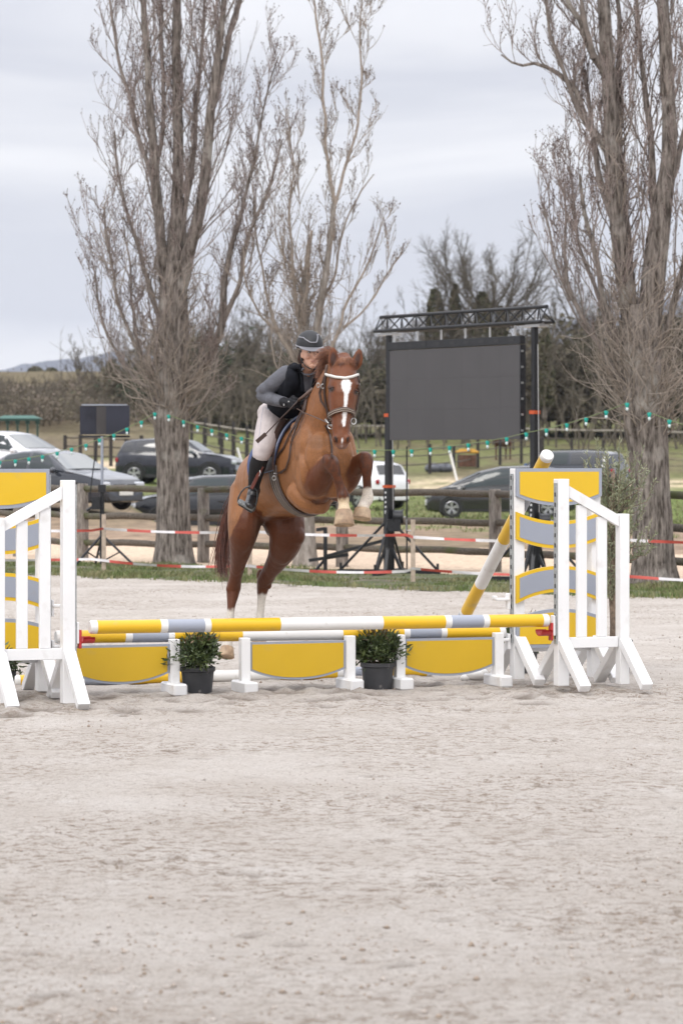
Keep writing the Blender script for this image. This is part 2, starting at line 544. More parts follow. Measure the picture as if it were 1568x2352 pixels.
# arena beyond the sides of the picture
mbs = MB()
for sx in (-1, 1):
    mbs.add([(sx * (7.5 * .175 + 1.0), 7.0, -.05), (sx * (38 * .175 + 1.0), 38, -.05), (sx * 30, 38 - sx * 20, -.05), (sx * 30, 7.0, -.05)], [(0, 1, 2, 3) if sx > 0 else (3, 2, 1, 0)])
mbs.add([(-30, -20, -.055), (30, -20, -.055), (30, 8.2, -.055), (-30, 8.2, -.055)], [(0, 1, 2, 3)])
mbs.build('sand_arena', M_sand, None)['kind'] = 'structure'

def band_sheet(name, s0, s1, m, xs, ns, zf, kind='structure'):
    V = []; 
    S0 = s0(xs); S1 = s1(xs)
    rows = []
    for k in range(ns + 1):
        s_ = S0 + (S1 - S0) * k / ns
        Y = s_ - FENCE_SLOPE * xs
        rows.append(np.stack([xs, Y, zf(xs, Y)], 1))
    V = np.concatenate(rows, 0); n = len(xs)
    ii = np.arange((ns + 1) * n).reshape(ns + 1, n)
    F = np.stack([ii[:-1, :-1].ravel(), ii[:-1, 1:].ravel(), ii[1:, 1:].ravel(), ii[1:, :-1].ravel()], 1)
    return mesh_np(name, V, F, m, kind=kind, smooth=True)
xs = np.linspace(-17, 17, 420)
band_sheet('verge', s_grass0, s_track0, M_verge, xs, 40, lambda x, Y: -.012 + .035 * sstep(0, .8, Y + FENCE_SLOPE * x - s_grass0(x)) + fbm(x * 2, Y * 2, 31, 3) * .04)
band_sheet('wood_chip_track', s_track0, s_track1, M_chips, xs, 60, lambda x, Y: .015 + fbm(x * 1.5, Y * 1.2, 32, 4) * .035)

# meadow and hillside
M_meadow = bpy.data.materials.new('meadow'); M_meadow.use_nodes = True
def _meadow(m):
    t = m.node_tree; b = t.nodes['Principled BSDF']; b.inputs['Roughness'].default_value = .95; b.inputs['Specular IOR Level'].default_value = .1
    at = t.nodes.new('ShaderNodeAttribute'); at.attribute_name = 'cover'; at.attribute_type = 'GEOMETRY'
    tcn = t.nodes.new('ShaderNodeTexCoord'); nz = t.nodes.new('ShaderNodeTexNoise'); nz.inputs['Scale'].default_value = 2.5; nz.inputs['Detail'].default_value = 6
    mm = t.nodes.new('ShaderNodeMapping'); mm.inputs['Scale'].default_value = (1, .35, 1)
    t.links.new(tcn.outputs['Object'], mm.inputs['Vector']); t.links.new(mm.outputs['Vector'], nz.inputs['Vector'])
    mr_ = t.nodes.new('ShaderNodeMapRange'); mr_.inputs['From Min'].default_value = .3; mr_.inputs['From Max'].default_value = .7; mr_.inputs['To Min'].default_value = .7; mr_.inputs['To Max'].default_value = 1.3
    t.links.new(nz.outputs['Fac'], mr_.inputs['Value'])
    sc = t.nodes.new('ShaderNodeVectorMath'); sc.operation = 'SCALE'
    t.links.new(at.outputs['Color'], sc.inputs[0]); t.links.new(mr_.outputs['Result'], sc.inputs['Scale'])
    t.links.new(sc.outputs['Vector'], b.inputs['Base Color'])
_meadow(M_meadow)
def cover_col(x, Y):
    s_ = Y + FENCE_SLOPE * x
    px = x / Y * FPX + 784
    dirt = np.array([.26, .19, .135]); green = np.array([.135, .175, .05]); dull = np.array([.135, .115, .065]); sandc = np.array([.6, .48, .34]); brown = np.array([.13, .105, .06])
    n = fbm(x * .35, Y * .12, 41, 4); n2 = fbm(x * 1.2, Y * .4, 43, 4)
    g = sstep(-.1, .25, n2 * .8 + n * .6 + (s_ - 84) / 16.)
    col = dirt + (green - dirt) * g[:, None]
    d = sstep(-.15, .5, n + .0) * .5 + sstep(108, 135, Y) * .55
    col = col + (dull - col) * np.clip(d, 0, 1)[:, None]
    # sandy riding areas far off
    w = sstep(118, 124, Y) * (1 - sstep(136, 142, Y)) * sstep(-.25, .05, n + .15) * (((px > 150) & (px < 300)) | (px > 880)).astype(float) * .8
    col = col + (sandc - col) * np.clip(w, 0, 1)[:, None]
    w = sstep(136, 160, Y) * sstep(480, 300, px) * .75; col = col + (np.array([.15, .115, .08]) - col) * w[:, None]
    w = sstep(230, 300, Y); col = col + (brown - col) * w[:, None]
    # greener strip at right
    w = (px > 1440) * (Y > 85) * (Y < 130) * .6; col = col + (green * .9 - col) * w[:, None]
    return np.clip(col, .01, 1)
ysm = [0.0]
while ysm[-1] < 1: ysm.append(ysm[-1] + .006 + .01 * ysm[-1])
ysm = np.clip(np.array(ysm), 0, 1)
tts = np.linspace(-1, 1, 330)
A, B = np.meshgrid(ysm, tts, indexing='ij')
S_near = 61.2
Yc = S_near + (700 - S_near) * (np.exp(A * 2.6) - 1) / (np.exp(2.6) - 1)
X = B * (Yc * .30 + 6)
Ym = Yc + (-FENCE_SLOPE * X) * np.clip(1 - (Yc - S_near) / 60., 0, 1)
Zm = ground_h(X, Ym) - .01 + 0 * X
Zm[0] = -.02
ii = np.arange(A.size).reshape(A.shape)
F = np.stack([ii[:-1, :-1].ravel(), ii[:-1, 1:].ravel(), ii[1:, 1:].ravel(), ii[1:, :-1].ravel()], 1)
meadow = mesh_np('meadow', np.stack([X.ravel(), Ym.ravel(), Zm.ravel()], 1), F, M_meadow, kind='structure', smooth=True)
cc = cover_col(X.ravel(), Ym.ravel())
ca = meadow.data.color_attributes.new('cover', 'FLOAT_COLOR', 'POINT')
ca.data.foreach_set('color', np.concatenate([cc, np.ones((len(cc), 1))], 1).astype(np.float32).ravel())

# far blue ridges
def ridge(pts, Y, name, m, depth=500):
    pxs = [p[0] for p in pts]; pys = [p[1] for p in pts]
    pp = np.linspace(pxs[0], pxs[-1], 140); yy = np.interp(pp, pxs, pys) + fbm(pp / 25., pp * 0, 61, 3) * 5
    V = []; n = len(pp)
    for a, b_ in zip(pp, yy):
        q = P(a, b_, Y); V.append((q.x, q.y, q.z))
    for a, b_ in zip(pp, yy):
        q = P(a, b_, Y); V.append((q.x, q.y - depth, q.z * .3))
    for a, b_ in zip(pp, yy):
        q = P(a, b_, Y); V.append((q.x, q.y - depth * 2.4, -20))
    for a, b_ in zip(pp, yy):
        q = P(a, b_, Y); V.append((q.x, q.y + depth, -20))
    ii = np.arange(4 * n).reshape(4, n)
    F = []
    for r0, r1 in ((1, 0), (2, 1), (0, 3)):
        F.append(np.stack([ii[r0, :-1], ii[r0, 1:], ii[r1, 1:], ii[r1, :-1]], 1))
    return mesh_np(name, np.array(V), np.concatenate(F), m, kind='structure', smooth=True)
M_ridge = mat('far_wooded_hill', (.06, .065, .085), .95, noise=(.012, .35))
ridge([(-500, 905), (-200, 880), (0, 852), (60, 836), (130, 825), (190, 822), (250, 810), (330, 802), (400, 800), (520, 803), (640, 830), (800, 860)], 5200, 'mountain', M_ridge)
ridge([(1000, 860), (1120, 820), (1200, 782), (1290, 738), (1400, 722), (1500, 690), (1568, 678), (1800, 640), (2100, 700)], 4800, 'mountain', M_ridge)

# grass blades on the verge and ragged tufts in the meadow
M_blade = mat('grass_blade', (.10, .14, .035), .7, two=((.22, .20, .10), 1.6, .42, .62, 3), noise=(9, .4))
def blades(name, X, Y, Z, hgt, wid, label, parent=None):
    n = len(X); ang = RNG.uniform(0, math.pi, n); lean = RNG.normal(0, .35, (n, 2))
    dx = np.cos(ang) * wid / 2; dy = np.sin(ang) * wid / 2
    b0 = np.stack([X - dx, Y - dy, Z], 1); b1 = np.stack([X + dx, Y + dy, Z], 1)
    m0 = np.stack([X - dx * .7 + lean[:, 0] * hgt * .35, Y - dy * .7 + lean[:, 1] * hgt * .35, Z + hgt * .6], 1)
    m1 = np.stack([X + dx * .7 + lean[:, 0] * hgt * .35, Y + dy * .7 + lean[:, 1] * hgt * .35, Z + hgt * .6], 1)
    t = np.stack([X + lean[:, 0] * hgt, Y + lean[:, 1] * hgt, Z + hgt], 1)
    V = np.concatenate([b0, b1, m1, m0, t]); i = np.arange(n)
    F = np.concatenate([np.stack([i, i + n, i + 2 * n], 1), np.stack([i, i + 2 * n, i + 3 * n], 1), np.stack([i + 3 * n, i + 2 * n, i + 4 * n], 1)])
    o = mesh_np(name, V, F, M_blade, kind='stuff'); tag(o, label, 'grass'); return o
n = 50000
x = RNG.uniform(-7.5, 7.5, n); u = RNG.uniform(0, 1, n) 
s_ = s_grass0(x) + (s_track0(x) - s_grass0(x)) * u ** .9 + RNG.normal(0, .14, n)
Yv = s_ - FENCE_SLOPE * x
dens = fbm(x * 1.1, Yv * 1.1, 51, 4)
k = dens > RNG.uniform(-.7, .25, n)
x, Yv, dens = x[k], Yv[k], dens[k]
hg = np.clip(.05 + dens * .08, .025, .14) * RNG.uniform(.6, 1.4, len(x))
blades('verge_grass', x, Yv, np.full(len(x), .0), hg, .016, 'short green grass growing on the verge between the arena and the fence')
n = 26000
Yv = 64 + RNG.uniform(0, 1, n) ** 1.4 * 90; x = RNG.uniform(-.13, .13, n) * Yv
k = (fbm(x * .6, Yv * .25, 43, 4) + (Yv + .9 * x - 86) / 16. > RNG.uniform(-.4, .3, n)) & (Yv < 118)
x, Yv = x[k], Yv[k]
blades('meadow_grass', x, Yv, ground_h(x, Yv) - .02, RNG.uniform(.05, .14, len(x)), .05, 'rough grass growing over the car park meadow')

# clods and crumbs kicked up over the arena
def clods():
    n = 42000; Y = 9.0 + RNG.uniform(0, 1, n) ** 1.25 * 34; x = RNG.uniform(-1, 1, n) * (Y * .118)
    d = fbm(x * .55 + 3, Y * .5, 81, 4) + .35 * fbm(x * 3, Y * 3, 82, 3)
    k = (d > RNG.uniform(-.05, .75, n)) & (Y + FENCE_SLOPE * x < 42)
    x, Y = x[k], Y[k]; n = len(x)
    r = np.exp(RNG.normal(-5.35, .42, n)); r = np.clip(r, .0025, .016)
    z = sand_relief(x, Y) + r * .25
    o = np.array([[1, 0, 0], [0, 1, 0], [-1, 0, 0], [0, -1, 0], [0, 0, .85], [0, 0, -.6]], float)
    a = RNG.uniform(0, 6.28, n); ca_, sa_ = np.cos(a), np.sin(a)
    J = o[None] * RNG.uniform(.6, 1.35, (n, 6, 1)) * r[:, None, None]
    X_ = J[..., 0] * ca_[:, None] - J[..., 1] * sa_[:, None]; Y_ = J[..., 0] * sa_[:, None] + J[..., 1] * ca_[:, None]
    V = np.stack([X_ + x[:, None], Y_ + Y[:, None], J[..., 2] + z[:, None]], -1).reshape(-1, 3)
    b = (np.arange(n) * 6)[:, None]
    F = np.concatenate([b + np.array([[i, j, q]]) for i, j, q in ((0, 1, 4), (1, 2, 4), (2, 3, 4), (3, 0, 4), (1, 0, 5), (2, 1, 5), (3, 2, 5), (0, 3, 5))])
    o_ = mesh_np('sand_clods', V, F, mat('damp_clod', (.30, .235, .18), .95, two=((.44, .395, .36), 5, .4, .6, 3), noise=(40, .3)), kind='stuff'); tag(o_, 'small clods and crumbs of sand scattered over the arena', 'clods')
clods()
# ------------------------------------------------------------------ the jump
JU = Vector((math.cos(R(20)), math.sin(R(20)), 0))     # along the poles, to the right and away
JV = Vector((-math.sin(R(20)), math.cos(R(20)), 0))    # across the jump, away from the camera
UZ = Vector((0, 0, 1))
J0 = Vector((-.12, 22.5, 0))
def JP(u, v, z): return J0 + JU * u + JV * v + UZ * z

def painted(name, col, rough=.35, dirt=(.33, .28, .22), amt=.5, sc=9, spec=.5):
    m = mat(name, col, rough, spec=spec, two=(tuple(c * (1 - amt) + d * amt for c, d in zip(col, dirt)), sc, .6, .78, 6), noise=(2.2, .05), bump=(40, .12, .003))
    return m
M_yel = painted('yellow_paint', (.70, .42, .012), .3, amt=.35)
M_yel2 = painted('yellow_board', (.70, .445, .018), .28, amt=.25, sc=5)
M_yeldk = painted('yellow_filler_board', (.60, .38, .014), .3, amt=.4, sc=4)
M_wht = painted('white_paint', (.78, .78, .78), .4, amt=.25)
M_whtp = painted('white_pole_paint', (.72, .71, .69), .4, amt=.45, sc=12)
M_gry = painted('grey_paint', (.30, .325, .385), .4, amt=.3)
M_steel = mat('galvanised_steel', (.42, .44, .44), .45, .7, noise=(60, .3))
M_red = mat('red_plastic', (.45, .03, .03), .4, noise=(30, .15))
M_dark = mat('black_plastic', (.02, .02, .022), .45, noise=(20, .2))
M_oak = mat('dusty_end_grain', (.35, .26, .15), .8, noise=(40, .3))

BANDS = [(0, .014, 'w'), (.014, .146, 'y'), (.146, .161, 'w'), (.161, .239, 'g'), (.239, .252, 'w'), (.252, .401, 'y'), (.401, .625, 'w'),
         (.625, .764, 'y'), (.764, .778, 'w'), (.778, .850, 'g'), (.850, .863, 'w'), (.863, .986, 'y'), (.986, 1, 'w')]
def pole(p, q, r, label, group=None):
    p = Vector(p); q = Vector(q)
    t = thing('jump_pole', label, 'jump pole', p, 0, group)
    mm = {'w': M_whtp, 'y': M_yel, 'g': M_gry}
    nm = {'w': 'white_band', 'y': 'yellow_band', 'g': 'grey_band'}
    for a, b, c in BANDS:
        mb = MB(); k = max(2, int((b - a) * 30))
        pts = [p.lerp(q, a + (b - a) * i / k) for i in range(k + 1)]
        rs = [r] * (k + 1)
        if a == 0:
            d = (q - p).normalized(); pts = [p - d * .002, p + d * .008] + pts[1:]; rs = [r * .86, r] + rs[1:]
        if b == 1:
            d = (q - p).normalized(); pts = pts[:-1] + [q - d * .008, q + d * .002]; rs = rs[:-1] + [r, r * .86]
        mb.tube(pts, rs, 26, True)
        mb.build(nm[c], mm[c], t, smooth=True)
    return t
pole(JP(-1.742, 0, .537), JP(1.742, 0, .524), .0475, 'front rail of the jump, yellow white and grey striped pole held by red cups')
pole(JP(-1.80, .70, .432), JP(1.69, .70, .405), .0475, 'rear rail of the jump, striped pole just below and behind the front rail')
pole(JP(-1.86, 1.72, .047), JP(1.50, 1.72, .047), .047, 'striped ground pole lying on the sand behind the low filler boards')
# knocked down pole propped against the back of the right wing
pA = P(1257, 1044, 24.15); pB = P(1020, 1522, 26.6); pB.z = .05
pole(pA, pB, .052, 'slanting striped pole leaning on the right wing with its white end in the air')

# jump standards
def post(mb, b, w, d, z0, z1, m=0):
    mb.box(b + UZ * ((z0 + z1) / 2), (w, d, z1 - z0), (JU, JV, UZ), m, .004)
def feet(t, u, v, sgn=1, dz=0.0):
    for sg in (-1, 1):
        mb = MB()
        top = JP(u, v + sg * .035, .36); bot = JP(u + .0, v + sg * .42, .045 + dz)
        mb.beam(top, bot, .085, .062, up=(JV * sg + UZ * .6), bev=.004)
        mb.build('foot_brace', M_wht, t)
def strip_track(t, u, v, side, z0, z1):
    mb = MB(); mb.box(JP(u + side * .0475, v, (z0 + z1) / 2), (.006, .052, z1 - z0), (JU, JV, UZ))
    o = mb.build('keyhole_track', M_steel, t)
    mb = MB(); z = z0 + .05
    while z < z1 - .03:
        mb.box(JP(u + side * .0512, v, z), (.003, .02, .03), (JU, JV, UZ)); z += .075
    mb.build('keyhole_slots', M_dark, o)
    # dark edge of the track seen from the front
    mb = MB(); mb.box(JP(u + side * .052, v - .029, (z0 + z1) / 2), (.008, .005, z1 - z0), (JU, JV, UZ))
    mb.build('track_edge', M_steel, o)

def picket_wing(sgn, u0, v0, label, dz=0.0):
    """sgn +1: extends to the right of the inner post"""
    t = thing('jump_wing', label, 'jump wing', JP(u0, v0, 0), 0, 'picket wings holding the front rail')
    w = .495
    H0, H1 = 1.565, 1.305
    mb = MB(); post(mb, JP(u0, v0, 0), .088, .09, .04 + dz, H0); mb.build('post', M_wht, t)
    mb = MB(); post(mb, JP(u0 + sgn * w, v0, 0), .075, .09, .04 + dz, H1); mb.build('post', M_wht, t)
    strip_track(t, u0, v0, -sgn, .35, H0 - .03)
    mb = MB(); mb.box(JP(u0 + sgn * w / 2, v0 + .004, .355), (w - .084, .045, .078), (JU, JV, UZ), 0, .003); mb.build('bottom_rail', M_wht, t)
    a = JP(u0 + sgn * .046, v0, 1.475); b = JP(u0 + sgn * (w - .04), v0, 1.255)
    mb = MB()
    sl = [(a + UZ * .042), (b + UZ * .042)]; bo = [(a - UZ * .042), (b - UZ * .042)]
    mb.strip(sl, bo, JV, .05); mb.build('sloping_rail', M_wht, t)
    for f in (.33, .66):
        uu = u0 + sgn * w * f
        zt = 1.475 + (1.255 - 1.475) * ((w * f - .046) / (w - .086)) - .04
        mb = MB(); mb.box(JP(uu, v0 + .006, (.395 + zt) / 2), (.078, .034, zt - .395 - .002), (JU, JV, UZ), 0, .003)
        mb.build('picket', M_wht, t)
    feet(t, u0, v0, 1, dz); feet(t, u0 + sgn * w, v0, 1, dz)
    return t
UR = 1.852; UL = -1.90
picket_wing(1, UR, 0, 'right front white picket wing with sloping top rail beside the yellow board wing')
picket_wing(-1, UL, 0, 'left front white picket wing with sloping top rail at the picture edge', -.03)

def arc_board(t, name, u0, u1, v, zt, zb, bt, bb, m_in, m_edge, wall=.024, n=16):
    """board with arched top/bottom edges; bt, bb = rise of the middle"""
    def zz(f, z, b): return z + b * (1 - (2 * f - 1) ** 2)
    fs = [i / n for i in range(n + 1)]
    mb = MB()
    mb.strip([JP(u0 + (u1 - u0) * f, v, zz(f, zt, bt)) for f in fs], [JP(u0 + (u1 - u0) * f, v, zz(f, zb, bb)) for f in fs], JV, wall, 0)
    o = mb.build(name, m_edge, t)
    e = .026
    g = e / abs(u1 - u0)
    fi = [g + (1 - 2 * g) * i / n for i in range(n + 1)]
    mb = MB()
    mb.strip([JP(u0 + (u1 - u0) * f, v - wall / 2 - .001, zz(f, zt, bt) - e) for f in fi], [JP(u0 + (u1 - u0) * f, v - wall / 2 - .001, zz(f, zb, bb) + e) for f in fi], JV, .004, 0)
    mb.build('painted_field', m_in, o)
    return o

def board_wing(sgn, u0, v0, label, w=.60):
    t = thing('jump_wing', label, 'jump wing', JP(u0, v0, 0), 0, 'curved board wings holding the rear rail')
    mb = MB(); post(mb, JP(u0, v0, 0), .085, .09, .045, 1.64); mb.build('post', M_wht, t)
    mb = MB(); post(mb, JP(u0 + sgn * w, v0, 0), .075, .09, .045, 1.62); mb.build('post', M_wht, t)
    strip_track(t, u0, v0, -sgn, .32, 1.6)
    a, b = u0 - sgn * .035, u0 + sgn * (w + .036)
    vf = v0 - .059
    arc_board(t, 'top_board', a, b, vf, 1.642, 1.431, 0.0, -.074, M_yel2, M_gry)
    arc_board(t, 'curved_board', a, b, vf, 1.313, 1.106, -.074, -.074, M_gry, M_yel2)
    arc_board(t, 'curved_board', a, b, vf, .827, .619, .074, .085, M_gry, M_yel2)
    arc_board(t, 'base_board', a, b, vf, .508, .283, .068, 0, M_yel2, M_gry)
    mb = MB(); mb.box(JP(u0 + sgn * w / 2, v0 + .004, .285), (w - .084, .045, .07), (JU, JV, UZ), 0, .003); mb.build('bottom_rail', M_wht, t)
    feet(t, u0, v0); feet(t, u0 + sgn * w, v0)
    return t
board_wing(1, 1.86 - .062, .70, 'right back wing of curved yellow and grey boards on white posts', .635)
board_wing(-1, -1.90, .70, 'left back wing of curved yellow and grey boards at the picture edge', .635)

# cups
def red_cup(u, v, z, side, label):
    t = thing('jump_cup', label, 'jump cup', JP(u, v, z))
    mb = MB()
    mb.box(JP(u, v, z - .03), (.02, .05, .13), (JU, JV, UZ), 0, .003); mb.build('mounting_plate', M_red, t)
    mb = MB(); prof = []
    for i in range(9):
        a = math.pi * (1.12 + .76 * i / 8); prof.append((math.cos(a) * .062, math.sin(a) * .055 + .0))
    top = [JP(u - side * .012, v, z) + JV * p[0] + UZ * (p[1] + .006) for p in prof]
    bot = [JP(u - side * .012, v, z) + JV * p[0] * 1.1 + UZ * (p[1] - .006) for p in prof]
    vs = []; n = len(top)
    for row in (top, bot):
        for p in row: vs.append(p)
        for p in row: vs.append(p - JU * side * .085 - UZ * 0.0)
    f = []
    for i in range(n - 1):
        f += [(i, i + 1, n + i + 1, n + i), (2 * n + i, 3 * n + i, 3 * n + i + 1, 2 * n + i + 1), (n + i, n + i + 1, 3 * n + i + 1, 3 * n + i), (i, 2 * n + i, 2 * n + i + 1, i + 1)]
    mb.add(vs, f); mb.build('cup_tray', M_red, t)
    mb = MB(); mb.box(JP(u + side * .018, v, z + .015), (.016, .06, .15), (JU, JV, UZ), 0, .004); mb.build('safety_clip', M_wht, t)
    return t
red_cup(UR - .085, 0, .47, 1, 'red plastic cup holding the right end of the front rail')
red_cup(UL + .085, 0, .485, -1, 'red plastic cup holding the left end of the front rail')
def white_cup(u, v, z, side, label):
    t = tag(MB().build('x', M_wht) if False else thing('jump_cup', label, 'jump cup', JP(u, v, z)))
    mb = MB(); mb.box(JP(u, v, z - .02), (.022, .055, .12), (JU, JV, UZ), 0, .004); mb.build('mounting_plate', M_wht, t)
    mb = MB(); mb.box(JP(u - side * .055, v, z - .005), (.12, .07, .022), (JU, JV, UZ), 0, .006)
    mb.box(JP(u - side * .11, v, z + .008), (.02, .07, .03), (JU, JV, UZ), 0, .005); mb.build('cup_tray', M_wht, t)
white_cup(1.798 - .075, .70, .35, 1, 'white cup under the right end of the rear rail')
white_cup(1.798 - .075, .70, .655, 1, 'empty white cup on the right back wing above the rails')
white_cup(UL + .075, .70, .37, -1, 'white cup under the left end of the rear rail')
white_cup(UL + .075, .72, .66, -1, 'empty white cup on the left back wing seen between the pickets')

# low filler boards: three board units, each with two short white posts
def filler(u0, u1, label, v=.60):
    t = thing('filler_board', label, 'filler board', JP((u0 + u1) / 2, v, 0), 0, 'low yellow filler boards under the rails')
    for u in (u0, u1):
        mb = MB(); post(mb, JP(u, v, 0), .07, .07, .06, .405); o = mb.build('support_post', M_wht, t)
        mb = MB(); mb.box(JP(u, v, .045), (.105, .34, .09), (JU, JV, UZ), 0, .012); mb.build('foot_block', M_wht, t)
    def zb(f): return -.075 * (1 - abs(2 * f - 1) ** 2.2)
    n = 18; a, b = u0 + .037, u1 - .037; fs = [i / n for i in range(n + 1)]
    mb = MB(); mb.strip([JP(a + (b - a) * f, v, .372) for f in fs], [JP(a + (b - a) * f, v, .165 + zb(f)) for f in fs], JV, .022); o = mb.build('board', M_gry, t)
    e = .017; g = e / (b - a); fi = [g + (1 - 2 * g) * i / n for i in range(n + 1)]
    mb = MB(); mb.strip([JP(a + (b - a) * f, v - .012, .372 - e) for f in fi], [JP(a + (b - a) * f, v - .012, .165 + zb(f) + e) for f in fi], JV, .004); mb.build('painted_field', M_yeldk, o)
def u_at(px, v):
    # u of a sheet position on the line v
    lo, hi = -3.0, 3.0
    for _ in range(40):
        m = (lo + hi) / 2; p = JP(m, v, 0)
        if p.x / p.y * FPX + 784 < px: lo = m
        else: hi = m
    return lo
filler(u_at(158, .6), u_at(400, .6), 'scuffed yellow filler board at the left end, beside the left wing')
filler(u_at(562, .6), u_at(803, .6), 'middle yellow filler board between the two potted shrubs')
filler(u_at(917, .6), u_at(1143, .6), 'yellow filler board at the right end, beside the board wing')

# crumpled white bucket lid and spare foot near the right wing
mb = MB(); q = P(1092, 1566, 24.1); q.z = .03
mb.ball(q + Vector((0, 0, .02)), (.085, .06, .045), 12); mb.ball(q + Vector((.05, .01, .03)), (.05, .05, .045), 10); mb.ball(q + Vector((-.07, .0, .0)), (.05, .04, .03), 10)
tag(mb.build('sand_bag', M_whtp, None, smooth='all'), 'small white bag slumped on the sand beside the right filler post', 'bag')
mb = MB(); mb.box(JP(2.28, .98, .04), (.1, .3, .08), (JU, (JV + JU * .4).normalized(), UZ), 0, .01)
tag(mb.build('foot_block', M_wht, None), 'loose white wooden block lying behind the right picket wing', 'block')

# ------------------------------------------------------------------ potted plants
M_pot = mat('black_plant_pot', (.035, .036, .04), .55, two=((.16, .15, .14), 26, .62, .74, 5), noise=(8, .3))
M_leafd = mat('dark_shrub_leaf', (.035, .055, .018), .5, two=((.09, .12, .035), 14, .45, .65, 2), noise=(50, .5))
M_leafr = mat('reddish_shrub_leaf', (.13, .085, .045), .55, noise=(30, .5))
M_twig = mat('twig', (.12, .085, .06), .8)
M_soilp = mat('potting_soil', (.05, .035, .025), .95)
def leaves(C, Dn, ln, wd, seed=0):
    """diamond leaves at C with direction Dn"""
    g = np.random.default_rng(seed); n = len(C)
    Dn = Dn / np.linalg.norm(Dn, axis=1, keepdims=True)
    r = g.normal(size=(n, 3)); S = np.cross(Dn, r); S /= np.linalg.norm(S, axis=1, keepdims=True)
    N = np.cross(S, Dn)
    l = (ln * g.uniform(.6, 1.3, n))[:, None]; w = (wd * g.uniform(.7, 1.2, n))[:, None]
    a = C; b = C + Dn * l * .45 + S * w * .5 - N * l * .03; c = C + Dn * l - N * l * .12; d = C + Dn * l * .45 - S * w * .5 - N * l * .03
    V = np.concatenate([a, b, c, d]); i = np.arange(n)
    F = np.stack([i, i + n, i + 2 * n, i + 3 * n], 1)
    return V, F
def pot(t, c, r0, r1, h):
    mb = MB(); mb.lathe(c, [(r0 * .9, 0.0), (r0, .0), (r0 + (r1 - r0) * .75, h * .82), (r1, h * .84), (r1 * 1.04, h * .86), (r1 * 1.04, h), (r1 * .97, h), (r1 * .95, h * .88)], 28)
    o = mb.build('pot', M_pot, t, smooth=True)
    mb = MB(); mb.lathe(c, [(.0, h * .89), (r1 * .96, h * .88)], 20); mb.build('potting_soil', M_soilp, o)
def shrub_pot(px, py, Y, label, seed, r1=.125, h=.24, spread=.2, tall=.24, n=1500, rz=1.0):
    c = P(px, py, Y); c.z = 0.0
    t = thing('potted_shrub', label, 'potted plant', c, 0, 'dark green shrubs in black pots along the jump')
    pot(t, c, r1 * .82, r1, h)
    g = np.random.default_rng(seed)
    # stems
    mb = MB(); tips = []
    for k in range(26):
        a = g.uniform(0, 2 * math.pi); rad = g.uniform(.1, 1) * spread; hh = tall * g.uniform(.55, 1.05) * (1 - .6 * (rad / spread) ** 2)
        p0 = c + Vector((math.cos(a) * .02, math.sin(a) * .02, h * .85)); p2 = c + Vector((math.cos(a) * rad, math.sin(a) * rad, h + hh))
        p1 = p0.lerp(p2, .5) + Vector((0, 0, .04)); mb.tube([p0, p1, p2], [.004, .003, .0015], 4, False); tips.append((p0, p1, p2))
    mb.build('stems', M_twig, t)
    m = n; k = g.integers(0, len(tips), m); f = g.uniform(.25, 1.0, m)
    C = np.array([list(tips[i][0].lerp(tips[i][1], q * 2) if q < .5 else tips[i][1].lerp(tips[i][2], q * 2 - 1)) for i, q in zip(k, f)])
    C += g.normal(0, .026, (m, 3)); C[:, 2] -= .25 * np.maximum(0, np.hypot(C[:, 0] - c.x, C[:, 1] - c.y) - spread * .6)
    D = C - np.array([c.x, c.y, h * .7 + c.z]); D += g.normal(0, .12, (m, 3)); D[:, 2] -= .08
    V, F = leaves(C, D, .052, .017, seed)
    red = (g.random(m) < np.clip((C[:, 2] - h - tall * .65) * 6, 0, .75)).astype(int)
    mesh_np('foliage', V, F, [M_leafd, M_leafr], t, matidx=red)
    return t
shrub_pot(454, 1594, 22.80, 'dark leafy shrub in a black pot, left of the middle filler board', 3, .125, .20, .265, .23, 2600)
shrub_pot(867, 1583, 23.30, 'dark leafy shrub in a dusty black pot, right of the middle filler board', 4, .125, .20, .24, .235, 2600)
shrub_pot(-4, 1611, 22.1, 'black potted shrub partly cut off at the left picture edge', 5, .125, .22, .15, .16, 900)
shrub_pot(1200, 1530, 24.9, 'black potted shrub half hidden behind the right back wing', 6, .12, .20, .21, .24, 1500)

M_olive = mat('grey_green_leaf', (.19, .215, .13), .6, two=((.32, .33, .21), 9, .4, .65, 3), noise=(40, .3))
def olive(px, Y, label):
    c = P(px, 1500, Y); c.z = 0
    t = thing('potted_tree', label, 'potted tree', c)
    pot(t, c, .13, .15, .28)
    g = np.random.default_rng(9)
    mb = MB(); pts = [c + Vector((math.sin(i * .9) * .008, math.cos(i * 1.3) * .01, .2 + i * .1)) for i in range(15)]
    mb.tube(pts, [.036 - .0013 * i for i in range(15)], 10); mb.build('trunk', M_bark_olive, t, smooth='all')
    C = []; D = []; mbs = MB()
    for k in range(150):
        z0 = g.uniform(.55, 1.5) ; a = g.uniform(0, 2 * math.pi); r = g.uniform(.05, .34) * (1 if z0 > .8 else .5); up = g.uniform(.1, .42)
        if math.cos(a) < 0: r *= .8
        p0 = c + Vector((0, 0, z0)); p1 = p0 + Vector((math.cos(a) * r * .8, math.sin(a) * r * .8, up * .35)); p2 = p0 + Vector((math.cos(a) * r, math.sin(a) * r, up))
        mbs.tube([p0, p1, p2], [.005, .003, .001], 4, False)
        for q in range(52):
            f = g.uniform(.2, 1)
            p = p0.lerp(p1, f * 2) if f < .5 else p1.lerp(p2, f * 2 - 1)
            C.append(list(p)); dd = (p2 - p1).normalized() + Vector(g.normal(0, .55, 3)); D.append(list(dd))
    mbs.build('branches', M_bark_olive, t)
    V, F = leaves(np.array(C), np.array(D), .04, .009, 8)
    mesh_np('foliage', V, F, M_olive, t)
